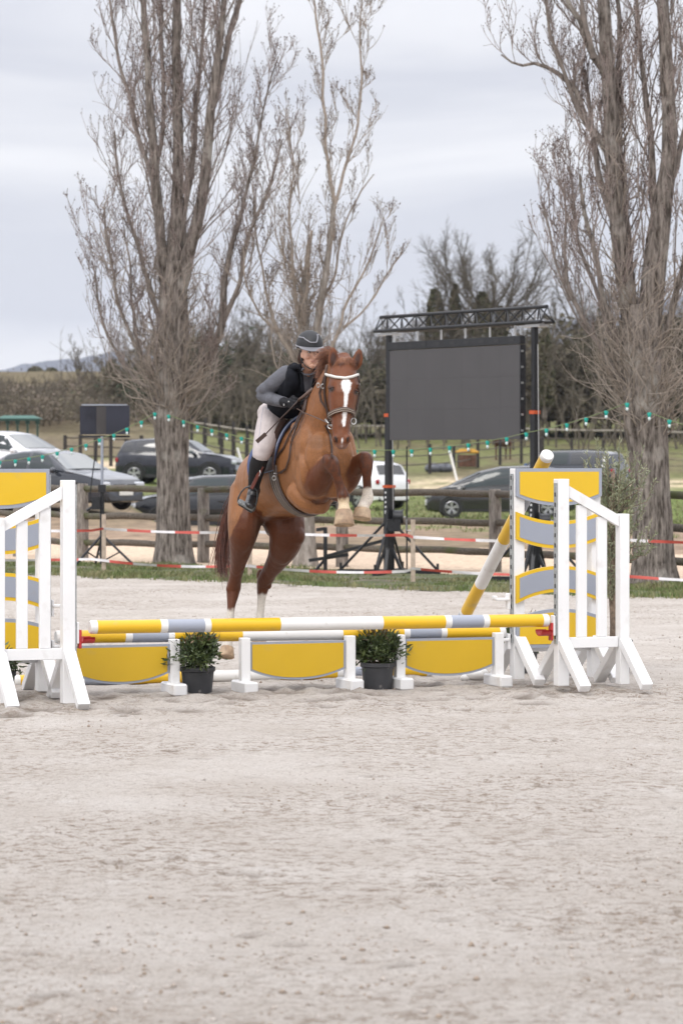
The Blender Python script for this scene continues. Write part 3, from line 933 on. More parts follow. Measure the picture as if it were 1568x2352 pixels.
M_bark_olive = mat('olive_bark', (.2, .15, .11), .9, noise=(30, .4), bump=(60, .5, .01))
olive(1407, 24.85, 'slim grey green tree in a black pot behind the right wing')

# ------------------------------------------------------------------ timber fence
M_fence = stretch_noise_mat('weathered_rail', (.065, .052, .042), (.17, .15, .125), 3, (14, 14, 14), .35, .65, c3=(.09, .1, .045), lo3=.5, hi3=.68, scale3=2.0)
M_fpost = stretch_noise_mat('weathered_post', (.10, .085, .075), (.34, .31, .28), 4, (6, 6, 1.2), .35, .7, c3=(.11, .12, .06), lo3=.58, hi3=.72, scale3=4)
fpx = [(-420, 58.2), (-200, 56.6), (-75, 55.6), (45, 54.6), (190, 53.3), (330, 52.4), (467, 51.5), (628, 50.4), (785, 49.4), (955, 48.3), (1136, 47.2), (1318, 45.6), (1500, 43.6), (1700, 42.0), (1920, 40.4), (2150, 38.8)]
fpts = [Vector(((px - 784) / FPX * Y, Y, 0)) for px, Y in fpx]
fence = thing('timber_fence', 'rustic timber fence of thick posts and three round rails behind the arena', 'fence', fpts[6])
skip = {5, 7, 9, 11}
for i, p in enumerate(fpts):
    if i in skip: continue
    mb = MB(); rp = .105 + .01 * math.sin(i * 3); h = 1.27 + .03 * math.sin(i * 5)
    pts = [p + Vector((0, .0, -.1)), p + Vector((.005, 0, .5)), p + Vector((0, 0, h - .02)), p + Vector((0, 0, h))]
    mb.tube(pts, [rp * 1.05, rp, rp * .97, rp * .85], 14); mb.build('post', M_fpost, fence, smooth=True)
for zr in (1.205, .755, .31):
    for i in range(len(fpts) - 1):
        if i in skip or i + 1 in skip:
            if not (i + 1 in skip): continue
            a, b = fpts[i], fpts[i + 2]
        else: a, b = fpts[i], fpts[i + 1]
        rj = .012 * math.sin(i * 7 + zr * 9)
        d = (b - a).normalized(); off = Vector((0, -.02, 0)) + Vector((-d.y, d.x, 0)) * 0
        k = 7; pts = [a.lerp(b, j / (k - 1)) + UZ * (zr + rj + .012 * math.sin(j * 1.7 + i)) for j in range(k)]
        pts[0] = pts[0] - d * .1; pts[-1] = pts[-1] + d * .1
        mb = MB(); mb.tube(pts, [.052, .055, .057, .055, .053, .055, .05], 12); mb.build('rail', M_fence, fence, smooth='all')

# ------------------------------------------------------------------ barrier tape on stakes
M_tw = mat('white_tape', (.62, .60, .60), .5, noise=(7, .15)); M_tr = mat('red_tape', (.50, .085, .065), .5, noise=(7, .2))
M_stake = mat('pale_stake', (.42, .34, .27), .9, noise=(20, .25))
stakes = [(-420, 49.4), (239, 47.0), (574, 44.9), (948, 42.9), (1390, 41.1), (2000, 38.6)]
sp = [Vector(((px - 784) / FPX * Y, Y, 0)) for px, Y in stakes]
for i, p in enumerate(sp):
    if i in (0, 5): continue
    lab = {1: 'thin pale wooden stake beside the tripod of the small display', 2: 'thin pale wooden stake behind the hind legs of the horse', 3: 'thin pale wooden stake beside the mast of the big display', 4: 'thin pale wooden stake behind the right picket wing'}[i]
    mb = MB(); mb.box(p + UZ * .41, (.062, .05, .95), None, 0, .004)
    tag(mb.build('stake', M_stake), lab, 'stake', 'stakes carrying the barrier tape')
def tape(z, sag, label, ph):
    t = thing('barrier_tape', label, 'barrier tape', sp[2])
    # dense path
    path = []
    for i in range(len(sp) - 1):
        for k in range(24):
            f = k / 24; q = sp[i].lerp(sp[i + 1], f) + Vector((0, -.045, 0)) + UZ * (z + .02 * math.sin(i * 2 + z * 7) - sag * 4 * f * (1 - f)); path.append(q)
    path.append(sp[-1] + UZ * z)
    step = .5; acc = ph; red = False; cur = [path[0]]
    for a, b in zip(path[:-1], path[1:]):
        acc += (b - a).length; cur.append(b)
        if acc > step:
            acc = 0
            mb = MB(); vs = []; k = len(cur)
            for j, c in enumerate(cur):
                tw = math.sin(c.x * 3.1 + z * 5) * .6
                w = Vector((0, math.sin(tw) * .02, math.cos(tw) * .02)); vs += [c + w, c - w]
            mb.add(vs, [(2 * j, 2 * j + 1, 2 * j + 3, 2 * j + 2) for j in range(k - 1)])
            mb.build('red_length' if red else 'white_length', M_tr if red else M_tw, t); red = not red; cur = [b]
tape(.665, .03, 'red and white barrier tape, upper of the two lines', 0.0)
tape(.20, .05, 'red and white barrier tape, lower of the two lines', .3)

# ------------------------------------------------------------------ big LED display on a truss
M_blk = mat('black_truss', (.022, .023, .026), .4, .3, noise=(30, .3))
M_alu = mat('bare_aluminium', (.5, .5, .5), .35, .8)
M_led = mat('led_panel_face', (.074, .071, .074), .65, noise=(1.6, .06), bump=(300, .1, .002), spec=.35)
M_orange = mat('orange_band', (.5, .08, .02), .5)
sL = P(893, 1055, 46.2); sR = P(1227, 1055, 43.3); sL.z = 0; sR.z = 0
SU = (sR - sL).normalized(); SN = Vector((SU.y, -SU.x, 0))          # SN points towards the camera
if SN.y > 0: SN = -SN
disp = thing('led_display', 'large dark grey outdoor LED display hanging under a black truss', 'display screen', sL)
a = sL + SU * .18 + SN * .08; Wd = (sR - sL).length - .36
zt, zb = 3.30, 1.99
ncol, nrow = 7, 3
pw, ph = Wd / ncol, (zt - zb) / nrow
for i in range(ncol):
    for j in range(nrow):
        mb = MB(); mb.box(a + SU * (pw * (i + .5)) + UZ * (zb + ph * (j + .5)), (pw - .0006, .08, ph - .0006), (SU, SN, UZ), 0, .001); mb.build('led_tile', M_led, disp)
mb = MB(); mb.box(a + SU * Wd / 2 + UZ * (zt + .065), (Wd + .03, .1, .115), (SU, SN, UZ), 0, .005); hb = mb.build('header_bar', M_blk, disp)
for i in range(9):
    mb = MB(); mb.box(a + SU * (Wd * (i + .5) / 9) + SN * .051 + UZ * (zt + .07), (.12, .006, .04), (SU, SN, UZ)); mb.build('slot', M_dark, hb)
mb = MB(); mb.box(a + SU * (Wd + .012) + UZ * ((zt + zb) / 2), (.02, .09, zt - zb), (SU, SN, UZ)); sb = mb.build('side_frame', M_blk, disp)
mb = MB(); mb.box(a + SU * (-.012) + UZ * ((zt + zb) / 2), (.02, .09, zt - zb), (SU, SN, UZ)); mb.build('side_frame', M_blk, disp)
for i in range(6):
    mb = MB(); mb.box(a + SU * (Wd + .03) + SN * .02 + UZ * (zb + .12 + i * .22), (.02, .03, .03), (SU, SN, UZ)); mb.build('latch', M_alu, sb)
truss = thing('truss', 'black lattice truss beam lying across the two masts', 'truss', sL + UZ * 3.6)
t0 = sL - SU * .22 + UZ * 3.60; t1 = sR + SU * .28 + UZ * 3.60
for dz, dn, nm in ((0, .11, 'chord'), (0, -.11, 'chord'), (.21, 0, 'chord')):
    mb = MB(); mb.tube([t0 + UZ * dz + SN * dn, t1 + UZ * dz + SN * dn], .026, 10); mb.build(nm, M_blk, truss, smooth=True)
nb = 11
for i in range(nb):
    f0, f1 = i / nb, (i + 1) / nb; fm = (f0 + f1) / 2
    for dn in (.11, -.11):
        A_ = t0.lerp(t1, f0) + SN * dn; B_ = t0.lerp(t1, fm) + UZ * .21; C_ = t0.lerp(t1, f1) + SN * dn
        mb = MB(); mb.tube([A_, B_], .011, 6); mb.tube([B_, C_], .011, 6); mb.build('lattice_brace', M_blk, truss, smooth=True)
for f in (.0, .5, 1.0):
    mb = MB(); q = t0.lerp(t1, f); mb.tube([q + SN * .11, q + UZ * .21, q - SN * .11, q + SN * .11], .014, 6); mb.build('end_frame', M_blk, truss)
for i in range(6):
    mb = MB(); q = t0.lerp(t1, .12 + i * .145); mb.box(Vector((q.x, q.y, 3.49)) + SN * .08, (.02, .02, .16), (SU, SN, UZ)); mb.build('hanging_hook', M_alu, truss)
def mast(p, top, label, lean=0):
    t = thing('lifting_mast', label, 'mast', p, 0, 'winch masts lifting the big display')
    mb = MB(); mb.box(p + UZ * (.06 + .62), (.12, .12, 1.24), (SU, SN, UZ), 0, .004); mb.build('lower_section', M_blk, t)
    mb = MB(); mb.box(p + UZ * (1.3 + (2.35 - 1.3) / 2), (.095, .095, 2.35 - 1.3), (SU, SN, UZ), 0, .003); mb.build('middle_section', M_blk, t)
    mb = MB(); mb.box(p + UZ * (2.35 + (top - 2.35) / 2), (.07, .07, top - 2.35), (SU, SN, UZ), 0, .003); mb.build('upper_section', M_blk, t)
    mb = MB(); mb.box(p + UZ * 1.31, (.14, .14, .04), (SU, SN, UZ)); mb.build('locking_collar', M_orange, t)
    mb = MB(); mb.box(p + UZ * 2.36, (.11, .11, .05), (SU, SN, UZ)); mb.build('locking_collar', M_orange, t)
    for k in range(5):
        mb = MB(); q_ = p + SN * .062 + UZ * (1.22 - k * .07)
        if k < 4: mb.box(q_, (.028, .006, .028), (SU, SN, UZ))
        else:
            for dx_, dz_, w_, h_ in ((-.012, 0, .009, .05), (.003, .021, .021, .009), (.001, .002, .017, .008)): mb.box(q_ - UZ * .01 + SU * dx_ + UZ * dz_, (w_, .006, h_), (SU, SN, UZ))
        mb.build('white_mark', M_wht, t)
    w = MB(); c = p + Vector((.13, -.1, .86)); w.tube([c - Vector((.06, 0, 0)), c + Vector((.06, 0, 0))], .1, 16); w.tube([c - Vector((.075, 0, 0)), c - Vector((.06, 0, 0))], .12, 16); w.tube([c + Vector((.06, 0, 0)), c + Vector((.075, 0, 0))], .12, 16)
    w.box(c + Vector((-.06, -.03, -.12)), (.2, .14, .18)); wo_ = w.build('winch', M_blk, t, smooth=True)
    w = MB(); w.tube([c + Vector((.08, 0, 0)), c + Vector((.12, 0, 0)), c + Vector((.12, -.02, -.2)), c + Vector((.2, -.02, -.2))], .012, 6); w.build('crank_handle', M_alu, wo_)
    w = MB()
    for k in range(12):
        a_ = k * math.pi / 6
    w.tube([p + Vector((.06, -.04, .9)), p + Vector((.04, -.05, 3.3))], .006, 5); w.build('lifting_cable', M_alu, t)
    # spreading gusset at the foot and four outrigger legs
    for dx, dy in ((1, -.3), (-1, .3), (.3, 1), (-.3, -1)):
        d = Vector((dx, dy, 0)).normalized()
        mb = MB(); mb.beam(p + d * .04 + UZ * .42, p + d * .19 + UZ * .07, .05, .04); mb.build('gusset', M_blk, t)
        mb = MB(); mb.beam(p + UZ * .055, p + d * .78 + UZ * .05, .07, .07); lg = mb.build('outrigger', M_blk, t)
        mb = MB(); mb.tube([p + d * .74 + UZ * .0, p + d * .74 + UZ * .18], .02, 8); mb.lathe(p + d * .74, [(.06, 0), (.06, .015), (.02, .02)], 12); mb.build('levelling_screw', M_blk, lg)
        mb = MB(); mb.tube([p + UZ * .78 + d * .06, p + d * .72 + UZ * .1], .02, 6); mb.build('diagonal_brace', M_blk, t)
    # base foot
    mb = MB(); mb.box(p + UZ * .03, (.3, .3, .05), (SU, SN, UZ)); mb.build('base_plate', M_blk, t)
    # head fork
    mb = MB(); mb.box(p + UZ * (top + .01), (.42, .16, .03), (SU, SN, UZ)); mb.box(p + UZ * (top + .04), (.3, .1, .03), (SU, SN, UZ)); mb.build('head_bracket', M_alu, t)
    return t
mast(sL, 3.54, 'left black winch mast holding up the big display beside the white car')
mast(sR, 3.54, 'right black winch mast of the big display, base seen through the board wing')
# cable ladder beside the left mast
mb = MB(); q = sL + Vector((.26, -.1, 0))
mb.tube([q, q + UZ * 1.9], .012, 6); 
tag(mb.build('stay_rod', M_blk), 'thin black rod standing beside the left display mast', 'rod')
# ground support frame to the left of the mast
fr = thing('support_frame', 'low black steel frame with slanting stay beside the left mast', 'metal frame', P(747, 1308, 47.6))
f0 = P(747, 1308, 47.4); f0.z = 0
mb = MB(); mb.beam(f0, f0 + UZ * .68, .06, .06, up=(1, 0, 0)); mb.build('upright', M_blk, fr)
mb = MB(); mb.beam(f0 + UZ * .66, f0 + Vector((-.12, .2, .64)), .05, .05); mb.build('top_hook', M_blk, fr)
mb = MB(); mb.beam(f0 + UZ * .24, sL + Vector((-.05, 0, .52)), .045, .045); mb.build('slanting_stay', M_blk, fr)
mb = MB(); mb.beam(f0 + UZ * .18 - Vector((.25, 0, 0)), f0 + UZ * .24 + Vector((.35, 0, .03)), .05, .05); mb.build('cross_arm', M_blk, fr)
mb = MB(); mb.beam(f0 + UZ * .2, f0 + Vector((-.18, -.1, .0)), .035, .035); mb.build('prop_leg', M_blk, fr)

# ------------------------------------------------------------------ small display on a tripod, left
M_navy = mat('dark_navy_screen', (.018, .02, .034), .35, noise=(4, .2)); M_brn = mat('dark_brown_screen', (.05, .045, .045), .4)
tv = thing('small_display', 'small dark three panel display on a pole in front of the hedge', 'display screen', P(240, 970, 49.5))
k0, k1 = 49.8, 49.2
def TVP(f, z, d=0): return P(191, 1055, k0).lerp(P(291, 1055, k1), f) * 1.0 + Vector((0, -d, z - CAM_H))
for f0_, f1_, m_ in ((0, .36, M_navy), (.36, .61, M_brn), (.61, 1, M_navy)):
    mb = MB(); c = (TVP(f0_, 2.33) + TVP(f1_, 2.33)) / 2; mb.box(c, ((TVP(f1_, 0) - TVP(f0_, 0)).length - .004, .06, .45)); mb.build('screen_panel', m_, tv)
mb = MB(); mb.box((TVP(0, 2.57) + TVP(1, 2.57)) / 2, (.72, .08, .02)); mb.build('top_frame', M_gry, tv)
mb = MB(); mb.box((TVP(0, 2.07) + TVP(1, 2.07)) / 2, (.8, .04, .03)); mb.build('cross_bar', M_blk, tv)
st = thing('tripod_stand', 'tall black tripod stand under the small display, left of the big trunk', 'tripod stand', P(235, 1300, 49.4))
b0 = P(235, 1300, 49.4); b0.z = 0
mb = MB(); mb.tube([b0 + UZ * 1.15, b0 + UZ * 2.07], .022, 10); mb.build('inner_tube', M_gry, st, smooth=True)
mb = MB(); mb.tube([b0 + UZ * .06, b0 + UZ * 1.3], .036, 10); mb.box(b0 + UZ * 1.25, (.12, .1, .12)); mb.build('outer_tube', M_blk, st, smooth=True)
mb = MB(); mb.box(b0 + Vector((-.09, -.05, 1.02)), (.14, .06, .2)); mb.tube([b0 + Vector((-.1, -.05, 1.0)), b0 + Vector((-.24, -.08, .9))], .02, 6); mb.build('clamp', M_blk, st)
mb = MB(); mb.tube([b0 + Vector((-.08, 0, 2.0)), b0 + Vector((-.16, 0, 1.4)), b0 + Vector((-.2, 0, 1.05))], .01, 5); mb.build('hanging_cable', M_blk, st)
for dx, dy in ((.55, -.35), (-.42, -.25), (-.15, .55)):
    mb = MB(); mb.tube([b0 + UZ * .52, b0 + Vector((dx, dy, .03))], .02, 8); lg = mb.build('leg', M_blk, st, smooth=True)
    mb = MB(); mb.tube([b0 + UZ * .1, b0 + Vector((dx * .55, dy * .55, .26))], .012, 6); mb.build('leg_brace', M_blk, lg)

# ------------------------------------------------------------------ string of lights
M_teal = mat('teal_socket', (.01, .32, .26), .5); M_bulb = mat('clear_bulb', (.62, .72, .72), .2, spec=.8)
M_cable = mat('green_cable', (.16, .2, .09), .6)
def light_string(pts, label, group='festoon light strings between the trees'):
    t = thing('festoon_lights', label, 'string lights', pts[0], 0, group)
    mb = MB(); mb.tube([p + UZ * .012 for p in pts], .006, 5, False); mb.build('cable', M_cable, t)
    for p in pts:
        mb = MB(); mb.lathe(p, [(.0, .018), (.022, .016), (.026, -.015), (.018, -.045), (0, -.045)], 8); mb.box(p + UZ * .0, (.06, .02, .016)); s_ = mb.build('socket', M_teal, t)
        mb = MB(); mb.ball(p - UZ * .065, (.021, .021, .03), 8); mb.build('bulb', M_bulb, s_, smooth='all')
lp = [(-33, 1066), (0, 1063), (36, 1060), (67, 1055), (98, 1050), (132, 1042), (165, 1033), (198, 1024), (229, 1012), (262, 1001), (292, 987), (325, 971), (356, 952)]
light_string([P(a, b - 2, 48.9) for a, b in lp], 'festoon lights rising from the left edge to the big trunk')
lp = [(388, 957), (422, 970), (454, 981), (487, 990), (521, 1000), (555, 1008), (589, 1016), (623, 1023), (658, 1029), (695, 1033), (734, 1036), (775, 1038), (817, 1038), (860, 1038), (903, 1038), (945, 1037), (988, 1033), (1032, 1029), (1075, 1023), (1119, 1017), (1163, 1009), (1208, 998), (1254, 989), (1301, 977), (1345, 964), (1391, 948), (1439, 930)]
light_string([P(a, b - 2, 48.9 + (41.4 - 48.9) * i / 26) for i, (a, b) in enumerate(lp)], 'long festoon of lights sagging behind the horse between two trunks')
lp = [(1490, 952), (1536, 969), (1584, 985), (1632, 998)]
light_string([P(a, b - 2, 41.4) for a, b in lp], 'festoon lights falling from the right trunk to the right edge')
# ------------------------------------------------------------------ horse
YAW = R(17.5)
HS = Vector((math.cos(YAW), math.sin(YAW), 0))          # lateral axis of the horse (to picture right)
HF = Vector((math.sin(YAW), -math.cos(YAW), 0))         # forward

class Sculpt:
    """ellipse lofts and balls fused into one closed surface; remembers which limb each piece belongs to"""
    def __init__(s): s.mb = MB(); s.samp = []
    def limb(s, tagname, pts, n=18, sub=4, sq=2.0, side=None):
        """pts: (Vector, half_side, half_front); sections perpendicular to the path, side axis kept near `side`"""
        P_ = [p[0] for p in pts]; k = len(P_)
        # catmull-rom resample
        out = []
        for i in range(k - 1):
            p0 = P_[max(i - 1, 0)]; p1 = P_[i]; p2 = P_[i + 1]; p3 = P_[min(i + 2, k - 1)]
            for j in range(sub):
                t = j / sub
                q = .5 * ((2 * p1) + (p2 - p0) * t + (2 * p0 - 5 * p1 + 4 * p2 - p3) * t * t + (3 * p1 - p0 - 3 * p2 + p3) * t ** 3)
                a = pts[i][1] * (1 - t) + pts[i + 1][1] * t; b = pts[i][2] * (1 - t) + pts[i + 1][2] * t
                out.append((q, a, b, (i + t) / (k - 1)))
        out.append((P_[-1], pts[-1][1], pts[-1][2], 1.0))
        sd = side or HS
        secs = []
        for i, (q, a, b, t) in enumerate(out):
            tg = (out[min(i + 1, len(out) - 1)][0] - out[max(i - 1, 0)][0]).normalized()
            ua = (sd - tg * sd.dot(tg)).normalized(); ub = tg.cross(ua).normalized()
            secs.append((q, a, b, ua, ub)); s.samp.append((tagname, t, q, min(a, b)))
        # round the ends
        def capsec(sec, nxt, f, sc):
            c, a, b, ua, ub = sec; d = (c - nxt[0]).normalized()
            return (c + d * min(a, b) * f, a * sc, b * sc, ua, ub)
        first = [capsec(secs[0], secs[1], .8, .45), capsec(secs[0], secs[1], .45, .85)]
        last = [capsec(secs[-1], secs[-2], .45, .85), capsec(secs[-1], secs[-2], .8, .45)]
        s.mb.loft(first + secs + last, n, 0, sq)
        return secs
    def ball(s, tagname, c, r, ax=None):
        s.mb.ball(c, r, 14, 0, ax); s.samp.append((tagname, .5, c, min(r) if hasattr(r, '__len__') else r))
    def fuse(s, name, voxel, smooth_it, mats, parent, fac=.5):
        me = bpy.data.meshes.new('tmp')
        me.from_pydata(s.mb.v, [], s.mb.f)
        ob = bpy.data.objects.new('tmp', me); COL.objects.link(ob)
        md = ob.modifiers.new('r', 'REMESH'); md.mode = 'VOXEL'; md.voxel_size = voxel; md.adaptivity = 0
        if smooth_it:
            m2 = ob.modifiers.new('s', 'SMOOTH'); m2.factor = fac; m2.iterations = smooth_it
        dg = bpy.context.evaluated_depsgraph_get()
        nm = bpy.data.meshes.new_from_object(ob.evaluated_get(dg)); nm.name = name
        bpy.data.objects.remove(ob); bpy.data.meshes.remove(me)
        off = root_loc(parent) if parent is not None else Vector((0, 0, 0))
        nm.materials.clear()
        for m in mats: nm.materials.append(m)
        n = len(nm.vertices); co = np.empty(n * 3, dtype=np.float32); nm.vertices.foreach_get('co', co); co = co.reshape(-1, 3)
        s.world = co.copy()
        nm.vertices.foreach_set('co', (co - np.array([off.x, off.y, off.z], dtype=np.float32)).ravel())
        nm.polygons.foreach_set('use_smooth', np.ones(len(nm.polygons), dtype=bool)); nm.update()
        o = bpy.data.objects.new(name, nm); COL.objects.link(o)
        if parent is not None: o.parent = parent
        # nearest sample
        S = np.array([list(q[2]) for q in s.samp]); Rr = np.array([q[3] for q in s.samp])
        best = np.full(n, 1e9); idx = np.zeros(n, int)
        for i in range(len(S)):
            d = np.linalg.norm(co - S[i], axis=1) - Rr[i]
            k = d < best; best[k] = d[k]; idx[k] = i
        s.lab = np.array([q[0] for q in s.samp])[idx]; s.t = np.array([q[1] for q in s.samp])[idx]
        E = np.empty(len(nm.edges) * 2, dtype=np.int32); nm.edges.foreach_get('vertices', E); s.E = E.reshape(-1, 2)
        s.deg = np.bincount(s.E.ravel(), minlength=n).astype(float)
        return o

HR = H(620, 1400, 23.4); HR.z = 0
horse = thing('horse', 'chestnut horse with white blaze leaping over the rails towards the camera', 'horse', HR)
sc = Sculpt()
# torso
def ty(y): return 22.72 + (y - 22.62) * .80
TORSO = [((905, 1085), ty(22.60), .115, .13), ((895, 1085), ty(22.72), .185, .215), ((868, 1095), ty(22.92), .222, .30), ((812, 1122), ty(23.2), .238, .355),
         ((738, 1150), ty(23.48), .262, .352), ((650, 1185), ty(23.75), .285, .325), ((565, 1235), ty(24.0), .280, .300), ((492, 1290), ty(24.25), .280, .300),
         ((448, 1345), ty(24.48), .235, .26), ((425, 1375), ty(24.65), .15, .16)]
torso_secs = sc.limb('torso', [(H(*a, b), c, d) for a, b, c, d in TORSO], n=32, sub=5)
# neck: crest behind, throat in front
sc.limb('neck', [(H(800, 1000, 23.02), .16, .30), (H(838, 860, 22.93), .135, .25), (H(885, 720, 22.82), .108, .205), (H(935, 580, 22.70), .092, .165), (H(990, 455, 22.58), .080, .13), (H(1030, 385, 22.50), .07, .10)], n=22)
# chest and shoulder muscles
sc.ball('torso', H(800, 1010, 22.87), (.13, .16, .22)); sc.ball('torso', H(1030, 1040, 22.88), (.10, .14, .2))
sc.ball('torso', H(870, 1060, 22.70), (.12, .10, .17)); sc.ball('torso', H(1010, 1080, 22.76), (.105, .11, .17))
sc.ball('torso', H(945, 1230, 22.82), (.15, .13, .15))
# head
HA = Vector((math.cos(R(-6)), math.sin(R(-6)), 0))
hs = [(1040, 345, 22.50, .058, .075), (1040, 420, 22.46, .088, .115), (1040, 500, 22.42, .104, .140), (1038, 575, 22.385, .108, .150), (1032, 650, 22.35, .096, .145), (1024, 730, 22.31, .083, .118),
      (1020, 815, 22.27, .066, .082), (1021, 895, 22.235, .062, .066), (1024, 945, 22.215, .060, .058), (1027, 975, 22.21, .046, .046)]
sc.limb('head', [(H(a, b, c), d, e) for a, b, c, d, e in hs], n=24, sub=3, sq=2.5, side=HA)
sc.ball('head', H(1025, 985, 22.235), (.036, .035, .022))                      # lower lip
sc.ball('head', H(985, 935, 22.19), (.030, .03, .034)); sc.ball('head', H(1065, 935, 22.18), (.030, .03, .034))
sc.ball('head', H(948, 545, 22.35), (.030, .035, .030)); sc.ball('head', H(1130, 545, 22.34), (.028, .035, .030))
sc.ball('head', H(965, 640, 22.46), (.045, .09, .10)); sc.ball('head', H(1100, 640, 22.45), (.042, .09, .10))  # cheeks
# ears
for (bx, by, tx, ty_, yy) in ((962, 385, 962, 250, 22.40), (1136, 388, 1158, 260, 22.40)):
    mx_, my_ = (bx + tx) / 2, (by + ty_) / 2
    sc.limb('ear', [(H(bx, by + 10, yy + .02), .026, .022), (H((bx * 2 + mx_) / 3, (by * 2 + my_) / 3, yy), .040, .024), (H(mx_, my_, yy), .039, .018), (H((tx * 2 + mx_) / 3, (ty_ * 2 + my_) / 3, yy), .026, .013), (H(tx, ty_, yy), .005, .007)], n=12, sub=3, side=HA)
# forelegs (forearm lifted towards the camera, cannon folded down)
sc.ball('torso', H(800, 1200, 22.90), (.13, .16, .17))
sc.limb('fl', [(H(815, 1270, 22.86), .125, .12), (H(842, 1255, 22.76), .112, .115), (H(880, 1195, 22.66), .088, .092), (H(915, 1140, 22.57), .066, .068), (H(940, 1110, 22.50), .060, .060),
               (H(962, 1150, 22.475), .050, .053), (H(985, 1215, 22.475), .034, .038), (H(1010, 1285, 22.485), .031, .036), (H(1028, 1338, 22.49), .041, .044), (H(1036, 1368, 22.495), .046, .047),
               (H(1040, 1425, 22.49), .038, .038), (H(1042, 1468, 22.475), .05, .046)], n=16)
sc.limb('fr', [(H(1000, 1270, 22.93), .11, .12), (H(1062, 1235, 22.86), .092, .10), (H(1120, 1160, 22.76), .070, .075), (H(1180, 1100, 22.66), .058, .062), (H(1205, 1092, 22.62), .055, .058),
               (H(1210, 1150, 22.60), .046, .05), (H(1212, 1225, 22.62), .032, .037), (H(1216, 1300, 22.66), .031, .035), (H(1218, 1365, 22.69), .044, .046), (H(1210, 1395, 22.695), .046, .046),
               (H(1192, 1430, 22.69), .042, .042), (H(1182, 1460, 22.675), .048, .046)], n=16)
sc.ball('fl', H(860, 1330, 22.86), (.09, .11, .09)); sc.ball('fr', H(1000, 1330, 22.92), (.08, .1, .08))
# hooves
hoofm = []
# hind legs
Yh = ty(24.2)
sc.limb('hl', [(H(350, 1330, Yh + .05), .165, .22), (H(315, 1480, Yh), .145, .20), (H(290, 1610, Yh - .06), .118, .165), (H(272, 1730, Yh + .0), .092, .115), (H(252, 1850, Yh + .1), .062, .08), (H(232, 1960, Yh + .2), .047, .06),
               (H(217, 2050, Yh + .27), .056, .07), (H(208, 2115, Yh + .25), .046, .052), (H(198, 2190, Yh + .22), .031, .037), (H(190, 2290, Yh + .2), .029, .034), (H(180, 2390, Yh + .18), .043, .047), (H(172, 2450, Yh + .15), .038, .040), (H(168, 2490, Yh + .14), .046, .046)], n=18)
sc.limb('hr', [(H(560, 1430, Yh + .08), .165, .21), (H(588, 1540, Yh), .158, .20), (H(612, 1640, Yh - .05), .138, .165), (H(592, 1745, Yh + .0), .118, .12), (H(545, 1840, Yh + .1), .082, .09), (H(490, 1925, Yh + .2), .058, .07),
               (H(446, 2005, Yh + .3), .056, .068), (H(432, 2070, Yh + .32), .044, .05), (H(424, 2145, Yh + .3), .031, .036), (H(416, 2240, Yh + .28), .030, .034), (H(402, 2340, Yh + .26), .043, .046), (H(402, 2390, Yh + .24), .038, .040), (H(404, 2420, Yh + .22), .046, .046)], n=18)
sc.ball('hl', H(240, 1985, Yh + .33), (.036, .045, .06)); sc.ball('hr', H(418, 1960, Yh + .38), (.034, .045, .055)); sc.ball('hl', H(185, 2060, Yh + .25), (.028, .04, .04)); sc.ball('hr', H(480, 2030, Yh + .28), (.024, .035, .035))
sc.ball('torso', H(470, 1480, Yh - .0), (.10, .16, .10)); sc.ball('hr', H(690, 1660, Yh - .12), (.065, .08, .08))

